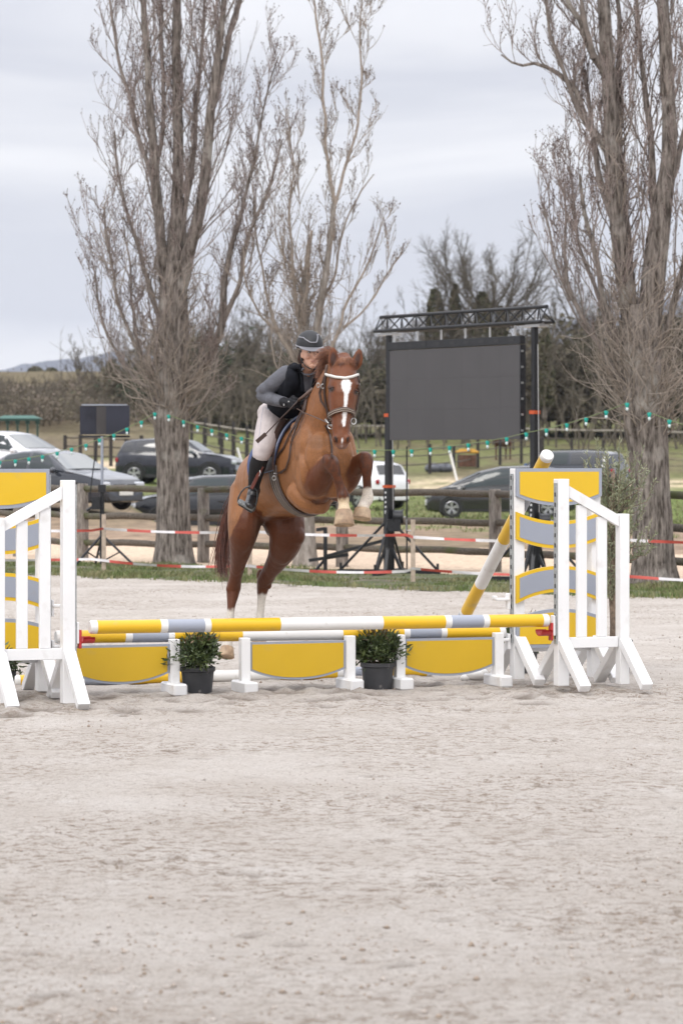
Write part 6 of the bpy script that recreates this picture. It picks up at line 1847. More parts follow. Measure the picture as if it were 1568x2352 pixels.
L_T1 = [
 ([(400, 1312, 43.0), (399, 1250, 39.0), (398, 1150, 36.0), (396, 1050, 35.0), (394, 980, 39.0), (394, 920, 38.0), (396, 820, 35.0), (398, 720, 33.0), (400, 650, 30.0), (403, 600, 26.0)], 0, 0),
 ([(402, 640, 26.0), (405, 500, 14.8), (408, 400, 13.1), (408, 250, 12.3), (405, 100, 10.7), (407, 0, 9.8), (405, -200, 8.2), (405, -450, 4.9), (405, -700, 1.6)], 0, .1),
 ([(412, 660, 22.0), (436, 570, 15.6), (458, 490, 13.9), (474, 380, 12.3), (485, 250, 10.7), (497, 150, 9.0), (510, 50, 7.4), (520, -60, 5.7), (530, -300, 3.3), (535, -500, 1.2)], 0, -.4),
 ([(486, 255, 7.4), (508, 190, 6.6), (530, 95, 6.6), (548, 20, 5.7), (560, -80, 4.1), (570, -250, 1.6)], -.2, .1),
 ([(388, 720, 13.9), (373, 610, 12.3), (364, 490, 11.5), (354, 390, 10.7), (347, 280, 9.8), (340, 180, 8.2), (335, 80, 7.4), (330, 0, 6.6), (325, -200, 4.1), (325, -400, 1.6)], 0, -.5),
 ([(366, 480, 6.6), (345, 410, 5.7), (322, 330, 5.7), (300, 235, 4.9), (280, 170, 4.1), (262, 60, 3.3), (248, -50, 2.5)], 0, .5),
 ([(360, 400, 5.7), (372, 300, 5.7), (378, 180, 4.9), (370, 60, 4.1), (362, -60, 3.3)], .3, .6),
 ([(425, 905, 12.3), (452, 860, 10.7), (487, 800, 9.8), (508, 745, 9.8), (514, 670, 8.2), (527, 590, 6.6), (548, 520, 4.9), (562, 460, 4.1), (580, 380, 3.3), (602, 250, 2.5), (640, 130, 1.6)], 0, -.3),
 ([(509, 742, 6.6), (538, 680, 5.7), (556, 620, 4.9), (562, 560, 4.1), (598, 480, 4.1), (628, 400, 3.3), (650, 320, 1.6)], -.1, -.5),
 ([(420, 600, 7.4), (428, 480, 6.6), (444, 380, 5.7), (450, 260, 4.9), (462, 140, 4.1), (470, 0, 3.3), (475, -150, 1.6)], 0, .6),
 ([(380, 760, 6.6), (350, 680, 5.7), (318, 590, 4.9), (290, 500, 4.1), (268, 400, 3.3), (258, 300, 2.5)], 0, .7),
 ([(376, 880, 4.9), (335, 840, 4.1), (300, 770, 4.1), (270, 680, 3.3), (252, 580, 2.5), (240, 480, 1.6)], 0, -.5),
 ([(376, 905, 4.9), (320, 880, 4.1), (280, 830, 3.3), (245, 760, 3.3), (222, 680, 2.5), (215, 600, 1.6)], 0, .4),
 ([(376, 900, 4.9), (345, 860, 4.1), (322, 800, 3.3), (305, 700, 3.3), (296, 600, 2.5), (290, 520, 1.6)], 0, .2),
 ([(420, 930, 4.9), (455, 930, 3.3), (480, 905, 3.3), (492, 870, 2.5), (500, 820, 2.5)], -.1, -.4),
]
t1, ap1 = poplar('poplar_tree', 'large bare poplar with pale scarred trunk standing left of the horse', 49.6, L_T1, 11, M_bark, M_shoot, 1.0,
                 [(0, 2.2, 4.6, 150, .95), (0, 2.1, 2.9, 110, 1.35), (11, 2.6, 6, 30, .9)], wig=.15)

L_T3 = [
 ([(700, 1312, 27.0), (700, 1250, 24.0), (698, 1150, 22.0), (697, 1050, 21.0), (696, 950, 14.4), (696, 850, 13.7), (697, 760, 13.0), (698, 700, 9.3), (702, 620, 7.4)], 0, 0),
 ([(703, 640, 7.4), (707, 590, 6.8), (713, 540, 5.0), (717, 528, 3.1)], 0, 0),
 ([(705, 860, 10.5), (722, 790, 9.9), (738, 690, 8.7), (752, 600, 7.4), (764, 510, 6.2), (768, 468, 6.2)], 0, -.2),
 ([(768, 470, 5.0), (755, 400, 4.3), (745, 300, 3.7), (738, 200, 3.7), (736, 120, 3.1), (722, 30, 2.5), (712, -60, 1.9), (705, -160, 1.2)], -.2, -.3),
 ([(768, 470, 4.3), (788, 412, 3.7), (810, 335, 3.1), (820, 260, 3.1), (828, 150, 2.5), (830, 50, 1.9), (836, -80, 1.2)], -.2, .2),
 ([(692, 870, 6.2), (665, 800, 5.6), (640, 760, 5.0), (617, 695, 3.7), (597, 600, 2.5), (586, 500, 1.9), (580, 420, 1.2)], 0, .4),
 ([(700, 800, 5.0), (680, 700, 4.3), (668, 600, 3.1), (660, 480, 2.5), (670, 380, 1.9), (662, 260, 1.2)], 0, -.5),
 ([(705, 900, 5.6), (750, 820, 5.0), (785, 750, 3.7), (805, 680, 3.1), (842, 610, 2.5), (868, 540, 1.9), (880, 500, 1.2)], 0, .3),
 ([(785, 752, 3.1), (815, 730, 2.5), (850, 690, 1.9), (880, 640, 1.9), (915, 590, 1.2)], .2, .5),
 ([(640, 762, 3.1), (612, 740, 2.5), (585, 700, 2.5), (565, 640, 1.9), (560, 570, 1.2)], .1, -.3),
 ([(735, 700, 3.7), (762, 640, 3.1), (778, 560, 2.5), (798, 500, 1.9), (830, 440, 1.9), (862, 400, 1.2)], 0, .5),
]
t3, ap3 = poplar('poplar_tree', 'slender pale bare poplar with a snapped stub, trunk standing behind the jumping horse', 49.2, L_T3, 12, M_bark2, M_shootp, .8,
                 [(0, 2.4, 4.6, 120, .9)], L1=1.25, wig=.15, limbm=M_shootp)

L_TR = [
 ([(1500, 1352, 52), (1499, 1290, 46), (1497, 1200, 44), (1492, 1120, 43), (1488, 1050, 43), (1482, 980, 48), (1476, 900, 46), (1470, 820, 43), (1465, 760, 38), (1463, 700, 30)], 0, 0),
 ([(1452, 800, 26), (1444, 710, 23), (1430, 620, 20), (1417, 520, 19), (1409, 400, 18), (1402, 300, 18), (1396, 180, 17), (1390, 80, 16), (1385, 0, 15), (1382, -200, 11), (1380, -450, 5)], 0, 0),
 ([(1482, 800, 32), (1492, 700, 30), (1502, 610, 28), (1509, 550, 28), (1522, 460, 23), (1533, 380, 19), (1536, 280, 17), (1530, 180, 16), (1525, 80, 15), (1520, 0, 14), (1515, -200, 10), (1512, -450, 4)], 0, -.2),
 ([(1456, 800, 12), (1446, 700, 12), (1438, 560, 11), (1430, 420, 9), (1422, 300, 8), (1418, 180, 7), (1416, 60, 6), (1414, -60, 4)], .2, .5),
 ([(1412, 425, 11), (1398, 375, 10), (1382, 325, 9), (1357, 300, 8), (1332, 250, 8), (1316, 205, 7), (1296, 180, 6), (1270, 160, 5), (1235, 145, 4), (1190, 150, 3), (1150, 125, 2)], 0, .5),
 ([(1400, 215, 11), (1385, 160, 10), (1362, 130, 9), (1345, 90, 8), (1333, 45, 7), (1310, 15, 6), (1295, -20, 5), (1280, -100, 3)], 0, -.4),
 ([(1364, 132, 7), (1350, 80, 6), (1338, 20, 5), (1325, -50, 3)], -.2, -.5),
 ([(1357, 300, 6), (1330, 262, 5), (1312, 200, 5), (1292, 140, 4), (1272, 90, 4), (1256, 30, 3), (1240, -40, 2)], .2, -.3),
 ([(1406, 500, 8), (1380, 430, 8), (1366, 350, 6), (1352, 250, 5), (1345, 160, 4)], 0, .5),
 ([(1440, 850, 11), (1408, 760, 9), (1385, 690, 7), (1372, 600, 6), (1345, 500, 5), (1330, 400, 3)], 0, -.5),
 ([(1440, 900, 8), (1385, 820, 7), (1345, 740, 6), (1310, 680, 5), (1300, 600, 4), (1296, 500, 3), (1290, 430, 2)], 0, .4),
 ([(1310, 690, 4), (1285, 640, 3), (1262, 560, 3), (1252, 480, 2)], .3, .5),
 ([(1400, 760, 6), (1368, 660, 5), (1340, 580, 4), (1318, 480, 3), (1305, 380, 2)], .2, .8),
 ([(1510, 560, 11), (1498, 440, 10), (1492, 330, 8), (1480, 220, 7), (1470, 120, 6), (1460, 0, 4)], .2, .5),
 ([(1500, 830, 10), (1530, 740, 9), (1560, 640, 7), (1590, 520, 5), (1610, 400, 3)], 0, -.4),
 ([(1528, 440, 9), (1560, 350, 7), (1580, 240, 5), (1600, 100, 3)], 0, .3),
]
t4, ap4 = poplar('poplar_tree', 'massive bare poplar with forked trunk standing at the right edge', 42.3, L_TR, 13, M_bark, M_shoot, .95,
                 [(0, 2.1, 4.6, 190, .95), (0, 2.0, 2.9, 110, 1.25), (1, 3.0, 6.0, 60, .7)], wig=.15)

# ------------------------------------------------------------------ background wood
M_hedge = mat('bramble_mass', (.065, .06, .033), .95, two=((.15, .125, .09), .9, .4, .65, 4), noise=(3, .4))
M_scrub = mat('brown_scrub', (.19, .15, .12), .95, two=((.115, .105, .06), .6, .42, .64, 4), noise=(3, .35))
M_ivy = mat('ivy_leaf', (.085, .085, .042), .8, two=((.15, .125, .08), 1.6, .45, .65, 3), noise=(6, .45))
M_dk = mat('evergreen_leaf', (.035, .045, .02), .8, noise=(5, .45))
M_fartwig = mat('far_twig', (.115, .097, .072), .9, noise=(3, .3))
def leafcloud(C, size, g):
    n = len(C); a = g.normal(size=(n, 3)); a /= np.linalg.norm(a, axis=1, keepdims=True); b = g.normal(size=(n, 3)); b -= a * np.sum(a * b, 1, keepdims=True); b /= np.linalg.norm(b, axis=1, keepdims=True)
    s_ = (size * g.uniform(.5, 1.4, n))[:, None]
    V = np.concatenate([C - a * s_, C + b * s_ * .6, C + a * s_, C - b * s_ * .6]); i = np.arange(n)
    return V, np.stack([i, i + n, i + 2 * n, i + 3 * n], 1)
def bush(name, px, pyb, w, h, Y, m, seed, label, cat='bush', dens=1.0, twigm=None, group='bushes of the far wood', lobes=7, leaf=.11, twigs=90):
    """px,pyb base centre; w,h metres; a thicket with leafy clumps and bare stems"""
    g = np.random.default_rng(seed); c = P(px, pyb, Y)
    t = thing(name, label, cat, c, 0, group)
    cl = []
    for i in range(lobes):
        f = g.uniform(-1, 1); hz = g.uniform(.25, .85) * (1 - .55 * f * f)
        cl.append(np.array([c.x + f * w * .42, c.y + g.uniform(-.4, .4) * w * .5, c.z + h * hz * .8, w * g.uniform(.14, .26), h * g.uniform(.16, .30)]))
    C = []
    n = int(2600 * dens * (w * h / 30) ** .6)
    for q in range(n):
        L_ = cl[int(g.integers(0, len(cl)))]; v = g.normal(size=3); v /= np.linalg.norm(v); rr_ = g.uniform(.45, 1.08) ** .6
        C.append([L_[0] + v[0] * L_[3] * rr_, L_[1] + v[1] * L_[3] * rr_, max(c.z - .2, L_[2] + v[2] * L_[4] * rr_)])
    nb = int(n * .5)
    low = np.stack([c.x + g.normal(0, .3, nb) * w, c.y + g.uniform(-.3, .3, nb) * w, c.z + np.abs(g.normal(0, .26, nb)) * h], 1)
    V, F = leafcloud(np.concatenate([np.array(C), low]), leaf * (h / 4) ** .5, g)
    mesh_np('foliage', V, F, m, t, kind='stuff')
    if twigs:
        nt_ = twigs; P0 = np.stack([c.x + g.normal(0, .24, nt_) * w, c.y + g.uniform(-.25, .25, nt_) * w, np.full(nt_, c.z)], 1)
        A0 = np.stack([g.normal(0, .15, nt_), g.normal(0, .15, nt_), np.ones(nt_)], 1); A0 /= np.linalg.norm(A0, axis=1, keepdims=True)
        p1, r1, l1 = grow_shoots((P0, A0, g.uniform(.6, 1.1, nt_)), g, h * .95, 14, .6, .12, 7, np.full(nt_, .035), .006)
        V1, F1 = tubes_np(p1, r1, 4); q = pick_on(p1, g, 6, .3, 1.0); p2, r2, _ = grow_shoots(q, g, h * .26, 34, .6, .16, 5, .016, .004); V2, F2 = tubes_np(p2, r2, 3)
        mesh_np('stems', np.concatenate([V1, V2]), np.concatenate([F1, F2 + len(V1)]), twigm or M_fartwig, t, kind='stuff')
    return t
def crown_tree(name, px, pyb, pyt, Y, wpx, seed, label, trunk_r=.16, m=None, ivy=None, fork=.25, group='bare trees in the far wood', dens=1.0):
    """bare round-crowned tree; ivy=(from,to,radius m) wraps trunk"""
    g = np.random.default_rng(seed); c = P(px, pyb, Y); top = P(px, pyt, Y); hgt = top.z - c.z; wm = wpx / FPX * Y
    t = thing(name, label, 'tree', c, 0, group)
    n = 10; tr = np.array([[c.x + .15 * math.sin(i * .8 + seed) * i / n, c.y, c.z + hgt * .5 * i / (n - 1)] for i in range(n)])
    V, F = tubes_np(tr[None], np.linspace(trunk_r, trunk_r * .55, n)[None], 9); mesh_np('trunk', V, F, M_limb, t, smooth=True)
    k = int(20 * dens); P0 = tr[g.integers(int(n * fork), n, k)]; A0 = np.tile(np.array([0, 0, 1.0]), (k, 1))
    p1, r1, l1 = grow_shoots((P0, A0, np.ones(k)), g, hgt * .55, 30 + 12 * (wm > 5), .9, .09, 10, np.full(k, trunk_r * .30), .010)
    q = pick_on(p1, g, int(13 * dens), .2, 1.0, l1); p2, r2, l2 = grow_shoots(q, g, hgt * .20, 38, .7, .13, 7, .022, .005)
    q = pick_on(p2, g, 9, .15, 1.0, l2); p3, r3, l3 = grow_shoots(q, g, hgt * .085, 38, .5, .18, 4, .009, .004)
    Vs = []; Fs = []; o = 0
    for (pp, rr_, sd) in ((p1, r1, 5), (p2, r2, 4), (p3, r3, 3)):
        V, F = tubes_np(pp, rr_, sd); Vs.append(V); Fs.append(F + o); o += len(V)
    mesh_np('crown', np.concatenate(Vs), np.concatenate(Fs), m or M_fartwig, t, kind='stuff')
    if ivy:
        for (cx_, f0, f1, rad) in ivy:
            nn_ = 2600; z = c.z + hgt * g.uniform(f0, f1, nn_); a = g.uniform(0, 2 * np.pi, nn_)
            f = (z - (c.z + hgt * f0)) / (hgt * (f1 - f0)); rr_ = rad * (.75 + .5 * vnoise(f * 7 + cx_, a * 1.2, seed) + .25) * np.clip(1.05 - f ** 2.2, .05, 1) ** .6 * (.8 + .5 * vnoise(z * 1.3, a * .9, seed + 9) + .25) * g.uniform(.75, 1.05, nn_)
            C = np.stack([c.x + cx_ + np.cos(a) * rr_, c.y + np.sin(a) * rr_, z], 1); V, F = leafcloud(C, .14, g); mesh_np('ivy', V, F, M_ivy, t, kind='stuff')
    return t
ZB = 205
# behind the display: two ivy clad trees and a round crowned one
crown_tree('ivy_clad_tree', 1010, 960, 590, 200, 150, 31, 'ivy covered tree rising behind the left half of the big display', .2, ivy=[(-.35, .1, .80, .85), (.95, .1, .83, .42)], dens=.8)
crown_tree('ivy_clad_tree', 1118, 960, 495, 200, 250, 32, 'tall ivy clad tree with a wide round bare crown behind the big display', .24, ivy=[(-.3, .1, .62, .95), (.85, .1, .55, .6)], dens=1.25)
crown_tree('ivy_clad_tree', 1250, 960, 690, 190, 60, 36, 'thin ivy clad tree beside the right mast', .15, ivy=[(0, .1, .75, .5)], dens=.5)
crown_tree('bare_tree', 1330, 960, 610, 200, 90, 33, 'bare brown tree behind the low branches of the right poplar', .18, dens=.8, ivy=[(0, .05, .5, .55)])
crown_tree('bare_tree', 955, 960, 690, 205, 70, 34, 'small bare tree between the slender poplar and the display', .14, dens=.7)
crown_tree('bare_tree', 1395, 960, 700, 200, 90, 35, 'bare thin tree behind the trunk of the right poplar', .16, dens=.8)
crown_tree('bare_tree', 555, 970, 735, 195, 60, 37, 'upright dark tree between the two left poplars', .18, dens=.6, ivy=[(0, .1, .72, .55)])
crown_tree('bare_tree', 600, 970, 700, 200, 70, 38, 'slim bare tree just left of the rider', .15, dens=.8, ivy=[(0, .1, .5, .4)])
crown_tree('bare_tree', 480, 975, 760, 195, 70, 39, 'bare tree right of the big left trunk', .16, dens=.8, ivy=[(0, .1, .6, .6)])
crown_tree('bare_tree', 860, 970, 720, 200, 70, 40, 'small bare tree right of the horse head', .14, dens=.8, ivy=[(0, .1, .5, .5)])
crown_tree('bare_tree', 255, 930, 815, 260, 50, 41, 'dark conifer like tree on the skyline behind the low branches', .15, dens=.5, ivy=[(0, .1, .9, .55)])
crown_tree('bare_tree', 185, 930, 770, 230, 60, 42, 'faint bare tree on the skyline left of the big poplar', .12, dens=.5)
crown_tree('round_dark_tree', 98, 905, 842, 420, 60, 43, 'round dark evergreen tree on the far left skyline', .3, dens=.5, ivy=[(-1.0, .35, 1.0, 1.5), (1.2, .35, .95, 1.4)])
H_ = [ # px, pyb, w m, h m, Y, mat, label
 (0, 965, 9, 3.6, 185, 0, 'brown thicket at the left edge under the ridge'), (60, 960, 8, 2.6, 190, 1, 'low brown scrub on the slope above the green shelter'),
 (150, 965, 9, 2.8, 180, 0, 'brown scrub left of the small display'), (195, 930, 9, 4.2, 215, 1, 'tall brown thicket on the slope below the ridge'), (250, 935, 9, 4.4, 210, 0, 'tall brown thicket behind the small display'),
 (330, 955, 10, 5.0, 200, 1, 'dark bush behind the low branches of the big poplar'), (440, 960, 9, 5.0, 200, 2, 'dark evergreen bush right of the big left trunk'), (395, 955, 8, 4.6, 205, 0, 'bush hidden behind the big left trunk'),
 (500, 965, 9, 4.6, 195, 3, 'dark green bush left of the rider'), (560, 968, 9, 4.2, 190, 2, 'dark bramble bank right behind the rider elbow'), (625, 965, 8, 5.0, 200, 3, 'dark bush behind the rider'),
 (720, 965, 9, 5.2, 200, 2, 'dark bush behind the horse neck'), (810, 965, 9, 5.0, 198, 3, 'dark bush right of the horse head'), (870, 965, 9, 5.0, 196, 2, 'dark bush at the left side of the big display'),
 (960, 965, 9, 5.2, 200, 2, 'bush behind the big display, left half'), (1050, 965, 9, 5.2, 200, 3, 'bush behind the big display, middle'), (1140, 965, 9, 5.2, 200, 2, 'bush behind the big display, right half'),
 (1215, 965, 9, 5.6, 198, 2, 'brown bush between the display and its right mast'), (1275, 962, 9, 5.6, 196, 4, 'brown thicket right of the display mast'), (1335, 962, 8, 6.2, 196, 2, 'tall brown thicket left of the right poplar'),
 (1390, 958, 9, 6.2, 200, 3, 'dark thicket behind the right poplar'), (1545, 950, 9, 6.4, 200, 2, 'brown thicket at the right edge'), (1470, 955, 9, 6.6, 205, 4, 'tall thicket hidden behind the right trunk'), (1600, 950, 9, 6.4, 195, 4, 'brown thicket just beyond the right edge'),
 (-180, 960, 12, 4.5, 195, 1, 'brown scrub outside the left picture edge'), (-330, 955, 14, 5.0, 205, 0, 'brown thicket well outside the left picture edge'), (1720, 950, 12, 6.5, 200, 2, 'brown thicket outside the right picture edge'), (1880, 948, 12, 6.5, 205, 4, 'dark thicket well outside the right picture edge'), (-40, 960, 9, 4.0, 190, 0, 'brown thicket cut by the left edge'), (95, 905, 12, 1.4, 300, 1, 'distant scrub on the green slope'), (20, 890, 14, 1.5, 320, 0, 'distant brown wood under the ridge'), (170, 890, 14, 1.5, 300, 0, 'distant wood below the blue ridge')]
MM = [M_scrub, M_scrub, M_hedge, M_dk, M_hedge]
gg = random.Random(4)
for i, (px, pyb, w_, h_, Y, mi, lab_) in enumerate(H_):
    bush('bush', px, pyb, w_ * 1.15, h_ * (gg.uniform(.85, 1.4) if px > 350 else gg.uniform(.5, .75)), Y, MM[mi], 100 + i, lab_, dens=1.0 if mi > 1 else .7, leaf=.12, twigs=110 if mi > 1 else 170, lobes=9)
# one scattered under-storey of bare saplings closing the gaps, too many to count
g_ = np.random.default_rng(77)
ns_ = 2300; pxs_ = g_.uniform(-500, 2100, ns_); Ys_ = g_.uniform(178, 300, ns_)
keep_ = ((Ys_ > 185) & (Ys_ < 260)) | (pxs_ > 400); pxs_, Ys_ = pxs_[keep_], Ys_[keep_]; ns_ = len(pxs_)
xs2 = (pxs_ - 784) / FPX * Ys_; zs2 = ground_h(xs2, Ys_)
hs2 = np.where(pxs_ < 330, g_.uniform(.8, 2.2, ns_), g_.uniform(3.5, 8.5, ns_)) * (1 + .35 * fbm(pxs_ / 70., Ys_ * 0, 91, 3)) * np.where((pxs_ > 1195) & (pxs_ < 1300), .72, 1.0)
A0 = np.stack([g_.normal(0, .12, ns_), g_.normal(0, .12, ns_), np.ones(ns_)], 1); A0 /= np.linalg.norm(A0, axis=1, keepdims=True)
p1, r1, l1 = grow_shoots((np.stack([xs2, Ys_, zs2 - .2], 1), A0, np.ones(ns_)), g_, 1.0, 10, .4, .10, 8, np.full(ns_, .05), .008)
sc_h = hs2[:, None, None]; p1 = (p1 - p1[:, :1]) * sc_h + p1[:, :1]
V1, F1 = tubes_np(p1, r1, 4)
q = pick_on(p1, g_, 9, .2, 1.0); p2, r2, l2 = grow_shoots(q, g_, 1.35, 38, .8, .17, 6, .018, .006); V2, F2 = tubes_np(p2, r2, 3)
q = pick_on(p2, g_, 4, .2, 1.0); p3, r3, _ = grow_shoots(q, g_, .55, 40, .5, .2, 4, .010, .005); V3, F3 = tubes_np(p3, r3, 3)
o_ = mesh_np('far_wood', np.concatenate([V1, V2, V3]), np.concatenate([F1, F2 + len(V1), F3 + len(V1) + len(V2)]), M_fartwig, None, kind='stuff')
tag(o_, 'bare brown saplings of the far wood closing in behind the bushes', 'wood')
# ------------------------------------------------------------------ parked cars
def paint(name, c, r=.14): 
    m = mat(name, c, r, coat=.5 if c[0] > .3 else 1.0, spec=.5 if c[0] > .3 else .25, noise=(3, .06)); m.node_tree.nodes['Principled BSDF'].inputs['Coat Roughness'].default_value = .03; return m
M_pw = paint('white_car_paint', (.74, .74, .76)); M_pb = paint('black_car_paint', (.010, .011, .014)); M_pn = paint('dark_blue_car_paint', (.012, .014, .024)); M_pg = paint('dark_grey_car_paint', (.026, .026, .027)); M_ps = paint('slate_car_paint', (.030, .034, .044))
M_glass = mat('car_glass', (.045, .06, .062), .05, spec=1.0)
M_glass.node_tree.nodes['Principled BSDF'].inputs['IOR'].default_value = 2.3
M_glass2 = mat('side_glass', (.03, .04, .042), .06, spec=.5)
M_glasst = mat('tinted_glass', (.012, .013, .015), .06, spec=1.0)
M_glasst.node_tree.nodes['Principled BSDF'].inputs['IOR'].default_value = 1.5
M_tyre = mat('tyre_rubber', (.02, .02, .02), .85, noise=(20, .3)); M_rim = mat('alloy_rim', (.5, .5, .52), .3, .8); M_rimd = mat('dark_rim', (.10, .10, .11), .4, .6)
M_clad = mat('black_cladding', (.018, .018, .019), .6); M_lamp = mat('headlamp_glass', (.5, .52, .55), .08, .3, spec=.9); M_tail = mat('tail_lamp_red', (.30, .012, .018), .15); M_plate = mat('number_plate', (.7, .7, .66), .5); M_chrome = mat('chrome_trim', (.6, .6, .6), .15, 1.0)

def car(label, loc, head, L_, W_, Hc, prof, belt, sill, wheels, wr, pm, rim=M_rim, clad=False, glass=M_glass, kind='hatch', rails=False, plate=True, tail=None, rearp=False):
    """prof: top line (x, z) from rear to nose in fractions of L; head = heading angle (deg, 0 = +x, 90 = away)"""
    t = thing('parked_car', label, 'car', loc, R(head), 'cars parked on the meadow behind the fence')
    xs_ = sorted(set([p[0] for p in prof] + [i / 26 for i in range(27)]))
    PX = [p[0] for p in prof]; PZ = [p[1] for p in prof]
    def T(u): return float(np.interp(u, PX, PZ)) * Hc
    def hw(u):
        e = .5 * W_; a = min(u, 1 - u)
        f = 1 - .22 * max(0, (.10 - a) / .10) ** 1.8 - .03 * max(0, (.25 - a) / .25)
        if u > .5: f -= .05 * max(0, (u - .8) / .2)
        return e * f
    def bz(u): return (belt[0] + (belt[1] - belt[0]) * u) * Hc
    def lo(u): return sill + .06 * max(0, (.06 - min(u, 1 - u)) / .06)
    NS = 15
    def sec(u):
        w = hw(u); tz = T(u); b = min(bz(u), tz - .02); s0 = lo(u)
        g = max(0.0, tz - b); k = min(1, g / (.30 * Hc))
        pts = [(0, s0), (w * .86, s0), (w * .965, s0 + .05), (w * .995, s0 + (b - s0) * .35), (w, s0 + (b - s0) * .62), (w * .985, s0 + (b - s0) * .85), (w * .95, b)]
        wt = w * (.95 - .22 * k); wm = w * (.95 - .09 * k)
        pts += [(w * .93, b + g * .06), (wm, b + g * .5), (wt + w * .015, b + g * .84), (wt - w * .05, b + g * .955), (wt * .8, b + g * .985), (wt * .5, tz), (wt * .2, tz + .004), (0, tz + .006)]
        return pts
    X = lambda u: (u - .5) * L_
    mb = MB(); n = len(xs_); full = 2 * NS - 2
    for u in xs_:
        p = sec(u); ring = [(X(u), y, z) for y, z in p] + [(X(u), -y, z) for y, z in reversed(p[1:-1])]
        mb.v += ring
    for i in range(n - 1):
        for j in range(full):
            a = i * full + j; b = i * full + (j + 1) % full
            mb.f.append((a, b, b + full, a + full)); mb.m.append(0)
    mb.f.append(tuple(range(full - 1, -1, -1))); mb.f.append(tuple((n - 1) * full + j for j in range(full))); mb.m += [0, 0]
    body = mb.build('body', pm, t, smooth=True, world=False)
    def S(u, f, side, off):
        """point on the greenhouse side: f 0 belt .. 1 roof edge"""
        p = sec(u); A = p[7:11]; q = f * (len(A) - 1); i = min(int(q), len(A) - 2); w = q - i
        return Vector((X(u), side * (A[i][0] * (1 - w) + A[i + 1][0] * w + off), A[i][1] * (1 - w) + A[i + 1][1] * w + off * .2))
    cab = [(x, z) for x, z in prof if z > (belt[0] + belt[1]) / 2 + .18]
    r0, r1 = cab[0][0], cab[-1][0]                       # roof extent
    base_r = max([x for x, z in prof if x < r0] + [0.0]); base_f = min([x for x, z in prof if x > r1])
    def quadpatch(name, uv, side, m, off=.006, par=body):
        mb = MB(); k = 6; vs = []
        (a0, a1), (b0, b1) = uv                          # bottom u-range, top u-range
        for i in range(k + 1):
            for j in range(5):
                f = .10 + .76 * j / 4; ub = a0 + (a1 - a0) * i / k; ut = b0 + (b1 - b0) * i / k
                u = ub + (ut - ub) * j / 4; vs.append(S(u, f * .92, side, off))
        mb.add(vs, [(i * 5 + j, i * 5 + j + 1, (i + 1) * 5 + j + 1, (i + 1) * 5 + j) for i in range(k) for j in range(4)])
        return mb.build(name, m, par, world=False, smooth='all')
    mid = (r0 + r1) / 2 + .03
    fb = base_f - (base_f - r1) * .22; rb = base_r + (r0 - base_r) * .3
    for side in (-1, 1):
        quadpatch('front_window', ((mid + .012, fb - .02), (mid + .012, r1 - .002)), side, M_glass2)
        quadpatch('rear_window', ((mid - .19, mid - .012), (mid - .185, mid - .012)), side, M_glasst if kind != 'hatch' else M_glass2)
        if kind in ('suv', 'mpv'): quadpatch('quarter_window', ((max(rb + .01, mid - .30), mid - .205), (max(r0, mid - .28), mid - .20)), side, M_glasst)
        # chrome or black belt trim
        mb = MB(); mb.tube([S(mid - .2 + (fb - mid + .18) * i / 8, .05, side, .004) for i in range(9)], .008, 4); mb.build('belt_trim', M_clad, body, world=False)
    def cross(name, u0, u1, m, fr=.80, f0=.1, f1=.9, off=.008):
        mb = MB(); vs = []; k = 6
        for i in range(k + 1):
            f = f0 + (f1 - f0) * i / k; u = u0 + (u1 - u0) * f; w = hw(u); tz = T(u); b = min(bz(u), tz - .02); g = max(0, tz - b); kk = min(1, g / (.30 * Hc)); wt = w * (.95 - .22 * kk) * fr
            for j in range(9):
                y = wt * (j / 4 - 1); dz = -.02 * abs(j / 4 - 1) ** 3
                vs.append((X(u) + (off if u1 < u0 or True else 0) * (1 if u > .5 else -1), y, tz + .010 + off + dz))
        mb.add(vs, [(i * 9 + j, i * 9 + j + 1, (i + 1) * 9 + j + 1, (i + 1) * 9 + j) for i in range(k) for j in range(8)])
        return mb.build(name, m, body, world=False, smooth='all')
    cross('windscreen', base_f, r1, glass, .93, .08, .93)
    cross('rear_screen', base_r, r0, M_glasst if kind == 'suv' else glass, .86, .25, .92)
    # wheels
    for u in wheels:
        for side in (-1, 1):
            w = hw(u) - .10; c = Vector((X(u), side * w, wr))
            mb = MB(); mb.lathe(Vector((X(u), side * (hw(u) * .992 - .02), wr)), [(wr * 1.16, 0), (wr * 1.16, .028)], 26, 0, (Vector((1, 0, 0)), Vector((0, 0, 1)), Vector((0, side, 0))))
            nn_ = 26; cc_ = Vector((X(u), side * (hw(u) * .992 + .006), wr)); vs = [cc_] + [cc_ + Vector((math.cos(2 * math.pi * j / nn_) * wr * 1.16, 0, max(-wr + sill, math.sin(2 * math.pi * j / nn_) * wr * 1.16))) for j in range(nn_)]
            mb.add(vs, [(0, j + 1, (j + 1) % nn_ + 1) for j in range(nn_)]); mb.build('wheel_arch', M_clad, body, world=False)
            wt_ = bpy.data.objects.new('wheel', None); COL.objects.link(wt_); bpy.data.objects.remove(wt_)
            ax3 = (Vector((1, 0, 0)), Vector((0, 0, 1)), Vector((0, side, 0)))
            mb = MB(); mb.lathe(c + Vector((0, side * .0, 0)), [(wr * .64, .0), (wr * .95, .0), (wr, .03), (wr, .10), (wr * .95, .125), (wr * .68, .118), (wr * .64, .10)], 28, 0, ax3); wh_ = mb.build('wheel', M_tyre, t, world=False, smooth=True)
            mb = MB(); mb.lathe(c, [(wr * .66, .118), (wr * .60, .122), (wr * .58, .07), (0, .06)], 24, 0, ax3)
            rimo = mb.build('rim', M_rimd, wh_, world=False, smooth=True)
            mb = MB()
